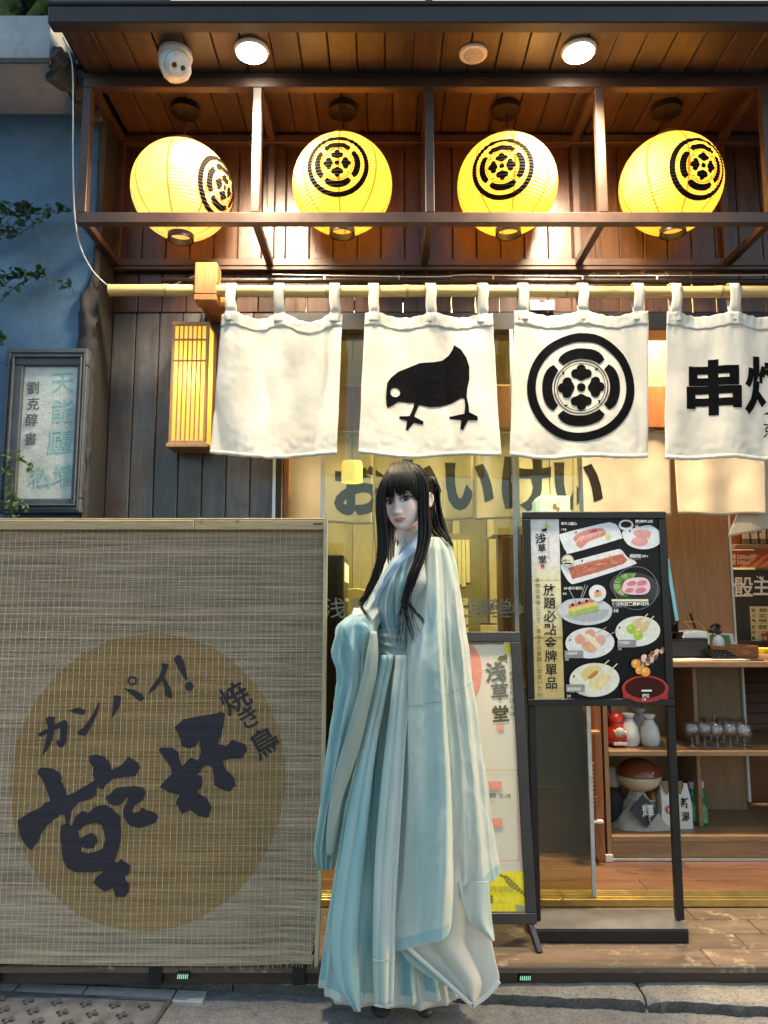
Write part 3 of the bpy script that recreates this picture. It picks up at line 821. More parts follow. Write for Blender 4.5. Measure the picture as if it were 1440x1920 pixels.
def lantern(u, v, eu, ev, er, lab, watts=2, hot=.05):
    c = pt(u, v, YL)
    t = thing('paper_lantern', lab, 'lantern', c, 'round yellow paper lanterns in the frame')
    P = []; N = 150
    for i in range(N+1):
        zz = lerp(.972, -.966, i/N); r = []
        for k in range(72):
            a = 2*pi*k/72; s = sqrt(1-zz*zz); r.append(lpos(Vector((0,0,0)), Vector((s*cos(a), s*sin(a), zz))))
        P.append(r)
    shade = link('paper_shade', MB().grid(P, True).mesh('paper_shade', M_paper_spotlit if u < 400 else M_paper, True), t, c)
    MB().lathe([(.046, .165), (.046, .196), (.050, .198), (.050, .204), (.001, .204)], c, 28).build('top_cap', plain('bronze_cap', (.12,.085,.05), .35, .6), t, smooth='auto')
    MB().tube([c+Vector((0,0,.204)), Vector((c.x, c.y, ZS-.022))], .0025, 6).build('cord', M_cage, t, smooth=True)
    MB().lathe([(.055, ZS+.003), (.058, ZS-.006), (.056, ZS-.022), (.03, ZS-.028), (.001, ZS-.028)], (c.x, c.y, 0), 28).build('ceiling_rose', M_black, t, smooth='auto')
    MB().lathe([(.049, -.176), (.050, -.203), (.044, -.203), (.043, -.178)], c, 32, caps=False).build('bottom_ring', M_black, t, smooth='auto')
    MB().lathe([(.001, .05), (.02, .045), (.03, .02), (.028, -.005), (.015, -.03), (.001, -.035)], c, 16).build('bulb', M_bulb, t, smooth=True)
    l = bpy.data.lights.new('glow', 'POINT'); l.energy = watts; l.color = (1, .78, .38); l.shadow_soft_size = .035
    o = bpy.data.objects.new('glow', l); COL.objects.link(o); o.location = c + Vector((0,-hot,.015)); adopt(o, t)
    # crest on the paper: direction of its middle
    ray = (pt(eu, ev, 3.0)-Vector((0,0,H))).normalized(); oc = Vector((0,0,H))-c
    bq = oc.dot(ray); disc_ = bq*bq-(oc.length_squared-RL*RL); hit = Vector((0,0,H))+ray*(-bq-sqrt(max(0, disc_)))
    d0 = (hit-c).normalized(); ax = Vector((0,0,1)).cross(d0).normalized(); ay = d0.cross(ax)
    am = er/ RL
    def surf(x, y, l):
        r = sqrt(x*x+y*y); a = r*am
        if r < 1e-9: d = d0
        else: d = d0*cos(a) + (ax*(x/r) - ay*(y/r))*sin(a)
        th = math.acos(max(-1, min(1, d.z))); k = lrad(th)
        return Vector((c.x + d.x*(RL*k+l), c.y + d.y*(RL*k+l), c.z + d.z*(RZ*k+l)))
    D = Dec(surf, .0001, .0040); crest(D, (.010,.009,.008), 0, 0, 1.0); D.build('crest', shade, cut=.03)
lantern(342, 358, 420, 352, .122, 'round yellow lantern at the left end of the frame, crest turned sideways', .42, .10)
lantern(642, 348, 632, 306, .119, 'round yellow lantern directly above the blank curtain and quail curtain gap', .55)
lantern(951, 348, 941, 312, .119, 'round yellow lantern hanging above the curtain printed with the crest', .55)
lantern(1257, 347, 1318, 311, .122, 'round yellow lantern nearest the right edge above the lettered curtain', .5, .07)

# ================================================================== bamboo pole, bracket, wall lamp
YP = 2.72; ZP = 2.383
def pole():
    M = wood('bamboo', (.50,.34,.12), (.66,.50,.22), 'x', .35, .05, bmp=.1)
    x0 = px(203, 537, YP)
    t = thing('bamboo_pole', 'long yellow bamboo pole carrying the white curtains', 'pole', (x0, YP, ZP))
    nodes = [x0, px(312, 540, YP), px(438, 540, YP), px(612, 540, YP), px(763, 540, YP), px(905, 540, YP), px(1060, 540, YP), px(1195, 540, YP), px(1350, 540, YP), 1.70, 2.0]
    zz = lambda x: ZP - .006*(x-x0)/2.8 + .002*sin(x*5)
    prof = []
    for i, (a, b) in enumerate(zip(nodes, nodes[1:])):
        prof = [(a+.006, .0235), (a+.014, .0222), ((a+b)/2, .0218), (b-.014, .0224), (b-.004, .024)]
        P = [(x, YP, zz(x)) for x, r in prof]; rr = [r for x, r in prof]
        MB().tube(P, (lambda R: lambda q: R[min(4, int(round(q*4)))])(rr), 18).build('culm', M, t, smooth='auto')
        MB().tube([(b-.004, YP, zz(b)), (b, YP, zz(b)), (b+.006, YP, zz(b))], .0242, 18).build('node_ring', plain('bamboo_node', (.36,.25,.09), .5), t, smooth='auto')
    e = MB().lathe([(.0175, 0), (.0175, .004)], (x0+.003, YP, zz(x0)), 18, Matrix.Rotation(pi/2, 4, 'Y')).build('cut_end', plain('bamboo_pith', (.62,.52,.30), .7), t)
    return t
pole()
def bracket():
    a, b = px(365, 520, YP-.03), px(407, 520, YP-.03)
    t = thing('pole_bracket', 'square honey coloured wooden bracket block gripping the bamboo pole', 'bracket', ((a+b)/2, YP, ZP-.05))
    boxo('clamp_block', M_bracket, a, b, YP-.036, YP-.0255, ZP-.028, ZP+.098, t, .004)
    boxo('clamp_block', M_bracket, a, b, YP+.0255, YP+.04, ZP-.028, ZP+.098, t, .004)
    boxo('saddle', M_bracket, a, b, YP-.0255, YP+.0255, ZP+.026, ZP+.098, t, .002)
    boxo('saddle', M_bracket, a, b, YP-.036, YP+.04, ZP-.052, ZP-.0282, t, .003)
    boxo('arm', M_bracket, a+.008, b+.016, YP+.0405, YW, ZP-.05, ZP+.05, t, .003)
    MB().add([(b+.016, YP+.06, ZP+.02), (b+.016, YW, ZP-.13), (b-.02, YW, ZP-.13), (b-.02, YP+.06, ZP+.02), (b+.016, YW, ZP-.05), (b-.02, YW, ZP-.05)], [(0,1,2,3),(0,4,1),(3,2,5)]).build('brace', M_bracket, t)
bracket()
def wall_lamp():
    Yf = 2.79
    L, R, T, B = px(319, 720, Yf), px(388, 720, Yf), pz(603, Yf), pz(831, Yf)
    t = thing('wall_lamp', 'lit wooden lattice wall lamp on the grey plank wall', 'wall lamp', ((L+R)/2, YW, B))
    w = .010; Yb = YW-.008
    boxo('back_board', M_lampwood, L, R+.004, Yb-.006, YW-.001, B, T, t, .002)
    for nm, b in (('rail', (L, R, T-.014, T)), ('rail', (L, R, B, B+.012)), ('stile', (L, L+w, B+.0122, T-.0142)), ('stile', (R-w, R, B+.0122, T-.0142))):
        boxo(nm, M_lampwood, b[0], b[1], Yf, Yf+.012, b[2], b[3], t, .0015)
    n = 6; gap = (R-L-2*w)/(n+1)
    for i in range(n):
        x = L+w+gap*(i+1); boxo('slat', M_lampwood, x-.0022, x+.0022, Yf+.002, Yf+.009, B+.0122, T-.0142, t, 0)
    for f in (.80, .625):
        z = lerp(B, T, f+.05); boxo('cross_bar', M_lampwood, L+w, R-w, Yf+.0005, Yf+.0018, z-.004, z+.004, t, 0)
    for y0, y1 in ((Yf+.0125, Yf+.022), (Yb-.018, Yb-.0065)):
        for x in (L, R-.009): boxo('side_stile', M_lampwood, x, x+.009, y0, y1, B+.012, T, t, .001)
    boxo('tray', M_lampwood, L-.006, R+.012, Yf-.008, Yb-.007, B-.016, B-.001, t, .002)
    boxo('lid', M_lampwood, L+.001, R-.001, Yf+.0125, Yb-.007, T-.008, T-.0005, t, .001)
    m, nt, b_ = newmat('lamp_paper'); nt.nodes.remove(b_)
    tr = nd(nt, 'BsdfTranslucent'); tr.inputs[0].default_value = (.95,.80,.30,1); df = nd(nt, 'BsdfDiffuse'); df.inputs[0].default_value = (.9,.75,.35,1)
    mx = nd(nt, 'MixShader'); mx.inputs[0].default_value = .6; em = nd(nt, 'Emission'); em.inputs[0].default_value = (1,.55,.05,1); em.inputs[1].default_value = .14
    ad = nd(nt, 'AddShader'); nt.links.new(df.outputs[0], mx.inputs[1]); nt.links.new(tr.outputs[0], mx.inputs[2]); nt.links.new(mx.outputs[0], ad.inputs[0]); nt.links.new(em.outputs[0], ad.inputs[1]); nt.links.new(ad.outputs[0], nt.nodes['Material Output'].inputs[0])
    x0, x1 = L+.004, R-.004
    MB().grid([[(x0, Yb-.0066, z), (x0, Yf+.011, z), (x1, Yf+.011, z), (x1, Yb-.0066, z)] for z in (B+.003, T-.009)]).build('paper_shade', m, t)
    c = Vector(((L+R)/2, (Yf+Yb)/2, lerp(B, T, .56)))
    MB().lathe([(.001, .04), (.012, .035), (.014, -.02), (.001, -.035)], c, 12).build('bulb', M_bulb, t, smooth=True)
    l = bpy.data.lights.new('glow', 'POINT'); l.energy = .9; l.color = (1, .72, .3); l.shadow_soft_size = .02
    o = bpy.data.objects.new('glow', l); COL.objects.link(o); o.location = c; adopt(o, t)
    MB().tube([Vector((c.x+.01, Yf+.06, T)), Vector((c.x+.018, Yf+.08, T+.03)), Vector((c.x+.02, YW-.01, T+.13))], .002, 6).build('hanger', M_cage, t)
wall_lamp()

# ================================================================== white curtains on the pole
M_noren = cloth('cream_cotton', (.66,.62,.53), (.78,.75,.67), (3, 3, 2.2), .22, 1400, .9, wrinkle=1.2)
M_hem = cloth('cream_cotton_hem', (.62,.58,.49), (.76,.73,.65), (3, 3, 3), .15, 1400, .9)
def ridge_(x): return 1-2*abs(sin(x/2))**.9
def noren(uT, uB, vT, vB, tabs, sag, lab, seed, prints=None, amp=1.0):
    Y0 = YP
    xl0, xr0, xl1, xr1 = px(uT[0], vT, Y0), px(uT[1], vT, Y0), px(uB[0], vB, Y0), px(uB[1], vB, Y0)
    zT, zB = pz(vT, Y0), pz(vB, Y0); tx = [px(u, vT, Y0) for u in tabs]
    t = thing('noren_curtain', lab, 'curtain', ((xl0+xr0)/2, Y0, ZP), 'white curtains hanging from the bamboo pole')
    def disp(x, z):
        h = max(0, min(1.15, (zT-z)/(zT-zB)))
        s = (x-lerp(xl0, xl1, h))/(lerp(xr0, xr1, h)-lerp(xl0, xl1, h))
        y = amp*(.014*(h**.7)*sin(s*2*pi*1.35+seed*1.7) + .010*(1-h)*cos(s*2*pi*2+seed) + .007*sin(s*2*pi*2.6+seed*2.3+h*1.5)*(.3+.7*h))
        # folds that fan from the tabs
        for q in tx:
            u = (x-q)/(.03+.10*h); y += amp*-.007*math.exp(-u*u)*(1-h)**1.0*(1 if h > 0 else 1)
            u2 = (x-q-.05*h*(1 if int(q*100) % 2 else -1))/(.018+.05*h); y += amp*.006*math.exp(-u2*u2)*sst(0, .15, h)*(1-sst(.4, .95, h))
        y += .0045*nz(x*15, z*8, seed) + .0016*nz(x*55, z*42, seed)*(1.6 if h < .12 or h > .9 else .7) + .0026*sin(x*210+6*nz(x*9, seed)+h*8)*math.exp(-(h/.11)**2) + amp*.007*ridge_(x*34+seed*2+2.2*nz(x*4, h*1.3, seed))*sst(0, .3, h)
        return Y0 + y
    NX, NZ = 64, 66; P = []
    def top(s):
        x = lerp(xl0, xr0, s); g = 0
        for k, (a, b) in enumerate(zip(tx, tx[1:])):
            if a+.012 < x < b-.012:
                g = sag[k]*sin(pi*(x-a-.012)/(b-a-.024))**1.3
        return zT - g - .0015*sin(s*70+seed)
    for i in range(NZ+1):
        h = i/NZ; r = []
        for j in range(NX+1):
            s = j/NX; x = lerp(lerp(xl0, xr0, s), lerp(xl1, xr1, s), h)
            z = lerp(top(s), zB - .010*sin(pi*s)*amp + .005*sin(s*9+seed), h) + .001*sin(s*60+seed)*(h == 1)
            x += .004*sin(h*4+seed)*(1-abs(2*s-1)) + .003*nz(h*5, s*2, seed)
            r.append(Vector((x, disp(x, z), z)))
        P.append(r)
    me = MB().grid(P).mesh('cloth', M_noren, True, fix=False)
    o = link('cloth', me, t); md = o.modifiers.new('thickness', 'SOLIDIFY'); md.thickness = .0016; md.offset = 0
    # hems: doubled cloth 1 mm proud
    for nm, rows in (('top_hem', range(0, 7)), ('bottom_hem', range(NZ-2, NZ+1))):
        MB().grid([[p+Vector((0,-.0022,0)) for p in P[i]] for i in rows]).build(nm, M_hem, t, smooth=True, fix=False).modifiers.new('thickness', 'SOLIDIFY').thickness = .0012
    sm = MB()
    for i_, h_ in ((6, 0), (NZ-2, 0)):
        for j in range(0, NX, 1):
            a, b = P[i_][j], P[i_][j].lerp(P[i_][j+1], .55); o_ = Vector((0, -.0036, .0))
            sm.add([a+o_, b+o_, b+o_+Vector((0, 0, .0013)), a+o_+Vector((0, 0, .0013))], [(0,1,2,3)])
    tag(sm.build('stitching', plain('stitch_thread', (.36,.32,.25), .9, 0, .1, 50, 0), t, fix=False), kind='stuff')
    for x in tx:
        z = zT-.002
        loop = [(0, -.004, zT-.034), (0, -.003, zT), (0, -.012, zT+.02), (0, -.0265, ZP-.012), (0, -.0265, ZP+.008), (0, -.018, ZP+.0215), (0, 0, ZP+.0275), (0, .018, ZP+.0215), (0, .0265, ZP+.006), (0, .024, ZP-.012), (0, .010, zT+.02), (0, .004, zT-.03)]
        L = spline(loop, 4); w = .0195; ii = []
        for q in L: ii.append([Vector((x+dx+.0015*sin(q.z*90+seed), Y0+q.y + (disp(x, min(q.z, zT))-Y0)*max(0, min(1, (ZP-.01-q.z)/(ZP-zT)))-.001, q.z)) for dx in (-w, -w*.33, w*.33, w)])
        MB().grid(ii).build('loop', M_noren, t, smooth=True, fix=False).modifiers.new('thickness', 'SOLIDIFY').thickness = .0016
    if prints:
        def surf(u, v, l):
            p = pt(u, v, Y0); p.y = disp(p.x, p.z)-l-.0026; return p
        D = Dec(surf, 0, .0004); nm = prints(D); D.build(nm, o, cut=6)
K0 = (.004,.004,.005)
noren((415, 642), (392, 632), 588, 852, (434, 524, 628), (.022, .036), 'blank white curtain at the left end of the bamboo pole', 1, None, 1.5)
def p_bird(D): bird(D, K0, lambda x, y: (480+x/3, 480+y/3)); return 'printed_quail'
noren((685, 923), (672, 939), 589, 853, (701, 808, 905), (.014, .015), 'white curtain printed with a plump black quail', 2, p_bird, .9)
def p_crest(D): D.step = .0001; crest(D, K0, 1089, 727, 101); return 'printed_crest'
noren((963, 1213), (955, 1216), 586, 856, (980, 1092, 1196), (.012, .013), 'white curtain printed with a black ringed flower crest', 3, p_crest, .9)
def p_let(D):
    D.ch(K0, '串', 1337, 727, 106, .036, 0, 1.08); D.ch(K0, '焼', 1447, 722, 112, .026, 0, .95)
    D.ch(K0, '京', 1447, 806, 34, .0, 0, .95); return 'lettering'
noren((1249, 1504), (1247, 1506), 587, 858, (1266, 1375, 1486), (.013, .014), 'white curtain with bold black characters at the right end of the pole', 4, p_let, .9)
# ================================================================== reed screen
YR = 2.44
def reed_material():
    m, nt, b = newmat('woven_reed')
    v = coords(nt, (1.5, 1, 60)); n = noise(nt, v, 3, 6, .65)
    at = nd(nt, 'VertexColor', layer_name='tint')
    base = ramp(nt, n, [(.28, (.19,.135,.08)), (.5, (.42,.31,.20)), (.74, (.62,.485,.33))])
    base = mixc(nt, 1, base, at.outputs[0], 'MULTIPLY')
    # flat printed disc, seen through the weave
    tc = nd(nt, 'TexCoord'); c = pt(278, 1460, YR); e = pt(535, 1460, YR); f = pt(278, 1188, YR)
    mp = nd(nt, 'Mapping'); mp.vector_type = 'TEXTURE'
    mp.inputs['Location'].default_value = (c.x, YR, c.z); mp.inputs['Scale'].default_value = (e.x-c.x, 1000, f.z-c.z)
    nt.links.new(tc.outputs['Object'], mp.inputs[0])
    ln = nd(nt, 'VectorMath', operation='LENGTH'); nt.links.new(mp.outputs[0], ln.inputs[0])
    jn = noise(nt, coords(nt, (6, 1, 30)), 2, 4); ad = nd(nt, 'Math', operation='MULTIPLY_ADD'); ad.inputs[1].default_value = .05
    nt.links.new(jn, ad.inputs[0]); nt.links.new(ln.outputs['Value'], ad.inputs[2])
    msk = ramp(nt, ad.outputs[0], [(0, (1,1,1)), (1.015/1.0 if False else .99, (1,1,1)), (1.0, (0,0,0))])
    mm = nd(nt, 'Math', operation='LESS_THAN'); mm.inputs[1].default_value = 1.025; nt.links.new(ad.outputs[0], mm.inputs[0])
    dye = mixc(nt, .85, base, (.76,.56,.26), 'MULTIPLY'); dye = mixc(nt, .24, dye, (.42,.29,.10))
    nt.links.new(mixc(nt, mm.outputs[0], base, dye), b.inputs['Base Color']); b.inputs['Roughness'].default_value = .75
    bump(nt, b, n, .4, .001); return m
M_reed = reed_material()
def reed_screen():
    L, R = -1.62, px(604, 1400, YR)
    T, B = pz(993, YR), pz(1808, YR)
    t = thing('reed_screen', 'tall woven reed screen with a printed golden disc and dark brush characters', 'screen', ((L+R)/2, YR, B))
    rn = random.Random(11); mb = MB(); tints = []
    N = 400; NXs = 22; dz = (T-B)/N
    def wob(x, z): return .004*sin(x*3.1)*sst(T, B, z) + .010*sst(-.45, R, x)*sst(T-.6, B, z)
    def bow(x, z): return YR + .004*sin(x*2.3+z*1.7) - .018*sst(R-.12, R, x)*sst(1.1, B, z)
    def clip(x): return 0
    slow = [rn.uniform(.8, 1.12) for _ in range(N)]
    for i in range(N):
        z = B + (i+.5)*dz; r = dz*.56*rn.uniform(.8, 1.12)
        tone = (.95+.26*nz(i*.07, 3)) * rn.uniform(.86, 1.13) * (1.2 if rn.random() < .06 else 1) * (.78 if rn.random() < .05 else 1)
        hue = rn.uniform(-.035, .035)
        end = R + rn.uniform(-.001, .001) - (rn.random()**3)*.004*sst(1.2, .6, z) - .020*sst(.45, B, z)
        ph = rn.random()*9; P = []
        for j in range(NXs+1):
            x = lerp(L, end, j/NXs); zz = z + wob(x, z) + .0011*nz(x*6+ph, i*.7); y = bow(x, z) + .0008*nz(x*9, i)
            P.append([(x, y+.002, zz+r), (x, y-r*.75, zz+r*.45), (x, y-r*.75, zz-r*.45), (x, y+.002, zz-r)])
        mb.grid(P); tints += [(tone*(1+hue), tone, tone*(1-hue))]*(NXs+1)*4
    me = mb.mesh('reed_weave', M_reed, True, fix=False)
    ca = me.color_attributes.new('tint', 'FLOAT_COLOR', 'POINT')
    for k, c in enumerate(tints): ca.data[k].color = (c[0], c[1], c[2], 1)
    tag(link('reed_weave', me, t), kind='stuff')
    # stitching threads
    th = MB(); x = L+.01; k = 0
    while x < R-.012:
        P = []; 
        for i in range(45):
            z = lerp(B+.002, T, i/44); xx = x + .0012*nz(z*7, k) ; P.append([(xx-.0008, bow(xx, z)-.0028, z+wob(xx, z)), (xx, bow(xx, z)-.0034, z+wob(xx, z)), (xx+.0008, bow(xx, z)-.0028, z+wob(xx, z))])
        th.grid(P); x += .0192*rn.uniform(.93, 1.07); k += 1
    tag(th.build('stitching_thread', plain('pale_thread', (.55,.46,.34), .8, 0, .25, 40, 0), t, fix=False), kind='stuff')
    # loose frayed ends along the lower hem
    fr = MB()
    for k in range(46):
        x = rn.uniform(L, R-.01) if k > 22 else rn.uniform(R-.2, R); z0 = B+wob(x, B)
        fr.tube([(x, bow(x, B)-.002, z0+.004), (x+rn.uniform(-.004,.004), bow(x, B)-.004, z0-rn.uniform(.003, .011))], .0007, 4)
    tag(fr.build('frayed_ends', plain('straw', (.42,.33,.19), .8), t), kind='stuff')
    zt = pz(976, YR)
    boxo('top_rail', M_pale, L, -.62, YR-.018, YR+.014, T-.002, zt, t, .002); boxo('top_rail', M_pale, -.6195, px(609, 990, YR), YR-.0165, YR+.014, T-.002, zt, t, .002)
    boxo('top_batten', M_pale, L, px(609, 980, YR), YR-.016, YR+.02, zt+.0005, zt+.006, t, .001)
    Ms = wood('pale_stile', (.46,.38,.22), (.62,.54,.36), 'z', .5, .05)
    a = px(609, 990, YR)
    P = spline([(a+.003, YR+.003, zt+.006), (a+.003, YR+.003, .95), (a+.001, YR+.003, .62), (a-.006, YR+.002, .3), (a-.012, YR+.002, B-.0)], 8)
    mb = MB(); mb.grid([[p+Vector(q) for q in ((-.0055,-.018,0),(.0055,-.018,0),(.0055,.018,0),(-.0055,.018,0))] for p in P], True)
    mb.build('side_stile', Ms, t, smooth='auto')
    MB().box(px(588, 983, YR), px(606, 983, YR), YR-.0175, YR-.0155, pz(984.5, YR), pz(982, YR)).build('staple_slot', M_black, t)
    MB().box(L, R-.02, YR+.018, YR+.03, B+.02, T).build('backing_board', plain('dark_backing', (.05,.045,.04), .9), t)
    for x in (-1.2, -.7, -.26): boxo('foot', M_black, x-.02, x+.02, YR+.0, YR+.03, .042, B+.02, t, .001)
    # printed characters: dark dye lying on the reeds
    m, nt, b = newmat('dark_dye'); n = noise(nt, coords(nt, (1.5, 1, 60)), 3, 5)
    nt.links.new(ramp(nt, n, [(.3, (.013,.010,.016)), (.7, (.034,.026,.035))]), b.inputs['Base Color']); b.inputs['Roughness'].default_value = .8
    def surf(u, v, l):
        p = pt(u, v, YR); p.y = bow(p.x, p.z)-.0041-l; return p
    D = Dec(surf, 0, .0001)
    A = lambda x, y: (x/2.133, 960+y/2.133)
    B3 = lambda x, y: (x/3, 1440+y/3)
    T3 = lambda x, y: (x/3, 960+y/3)
    cross = [(218,10),(245,-8),(300,0),(340,20),(355,50),(352,72),(370,110),(385,152),(430,130),(540,65),(550,95),(545,145),(520,170),(450,190),(420,215),(405,250),(400,290),(385,315),(375,300),(370,260),(350,255),(310,285),(270,320),(235,370),(220,410),(185,455),(160,440),(130,400),(115,350),(105,290),(150,262),(175,245),(240,215),(255,195),(290,180),(265,110),(245,60),(220,30)]
    ro = [(350,320),(385,305),(410,320),(430,270),(470,235),(500,250),(540,215),(590,203),(630,222),(660,250),(683,270),(680,310),(688,345),(685,400),(665,470),(650,520),(665,530),(685,505),(700,518),(740,545),(730,590),(705,610),(730,650),(730,690),(710,720),(655,722),(645,690),(640,670),(600,690),(570,675),(530,640),(545,610),(590,575),(530,580),(430,582),(385,560),(360,510),(352,440),(345,370)]
    ri = [(445,350),(490,315),(540,305),(575,315),(590,360),(600,400),(580,450),(545,465),(500,475),(462,465),(465,440),(500,450),(530,445),(555,410),(548,380),(520,358),(480,378),(455,392)]
    top = [(360,975),(385,968),(415,975),(440,995),(450,1030),(490,1010),(515,978),(530,985),(555,1000),(562,1020),(545,1055),(460,1062),(430,1085),(415,1108),(395,1100),(385,1075),(375,1050),(378,1020),(362,1000)]
    otsu = [(425,1140),(470,1100),(540,1093),(575,1100),(585,1120),(575,1150),(545,1170),(530,1190),(535,1200),(560,1195),(570,1178),(590,1190),(620,1198),(635,1215),(625,1240),(590,1252),(560,1262),(520,1250),(498,1220),(495,1190),(510,1160),(515,1140),(505,1140),(495,1160),(475,1172),(440,1165)]
    hai = [(700,860),(735,828),(800,815),(850,808),(885,798),(900,805),(893,860),(885,895),(870,925),(905,935),(930,910),(955,918),(985,930),(988,955),(965,985),(920,985),(890,995),(905,1030),(935,1060),(943,1090),(918,1118),(880,1105),(858,1090),(858,1060),(850,1020),(830,1010),(812,1020),(790,1050),(810,1055),(812,1090),(790,1120),(830,1145),(847,1180),(835,1220),(795,1215),(765,1190),(730,1205),(705,1160),(720,1130),(680,1120),(640,1098),(665,1070),(690,1045),(685,1020),(660,985),(637,950),(645,940),(690,942),(715,960),(722,1000),(730,1015),(765,980),(795,995),(805,960),(800,920),(795,905),(790,930),(760,945),(730,935),(720,900)]
    for f, l in ((B3, [cross]), (B3, [ro, ri]), (A, [top]), (A, [otsu]), (A, [hai])): D.poly(m, *[[f(*p) for p in q] for q in l], layer=0)
    for l in ([(218,1245),(275,1215),(262,1160),(280,1148),(315,1150),(310,1195),(370,1165),(385,1185),(378,1290),(360,1322),(335,1318),(320,1290),(345,1275),(345,1210),(308,1225),(300,1280),(270,1340),(243,1368),(258,1310),(270,1245),(230,1262)],
              [(395,1115),(440,1100),(483,1110),(478,1140),(445,1135)], [(440,1235),(480,1205),(530,1130),(560,1068),(565,1075),(550,1140),(500,1235),(480,1258),(450,1250)],
              [(645,1028),(685,1035),(675,1090),(650,1135),(632,1158),(640,1090)], [(697,990),(760,1000),(805,1025),(813,1050),(795,1066),(770,1050),(730,1015)],
              [(912,848),(950,855),(940,890),(925,930),(960,985),(970,1035),(960,1050),(932,1030),(925,980),(915,945),(870,1000),(838,1025),(850,990),(900,920),(915,880)],
              [(982,820),(1000,802),(1020,808),(1035,840),(1058,940),(1045,945),(1010,890),(985,840)]):
        D.poly(m, [T3(*p) for p in l], layer=0)
    D.ring(m, *T3(747, 948), 5.6, 8.8, layer=0); D.ell(m, *T3(1066, 980), 8.4, layer=0)
    D.ch(m, '焼', 440, 1308, 56, .014, 30, layer=0); D.ch(m, 'き', 466, 1344, 46, .012, 30, layer=0); D.ch(m, '鳥', 496, 1392, 56, .014, 30, layer=0)
    D.build('brush_characters', t, cut=14)
reed_screen()

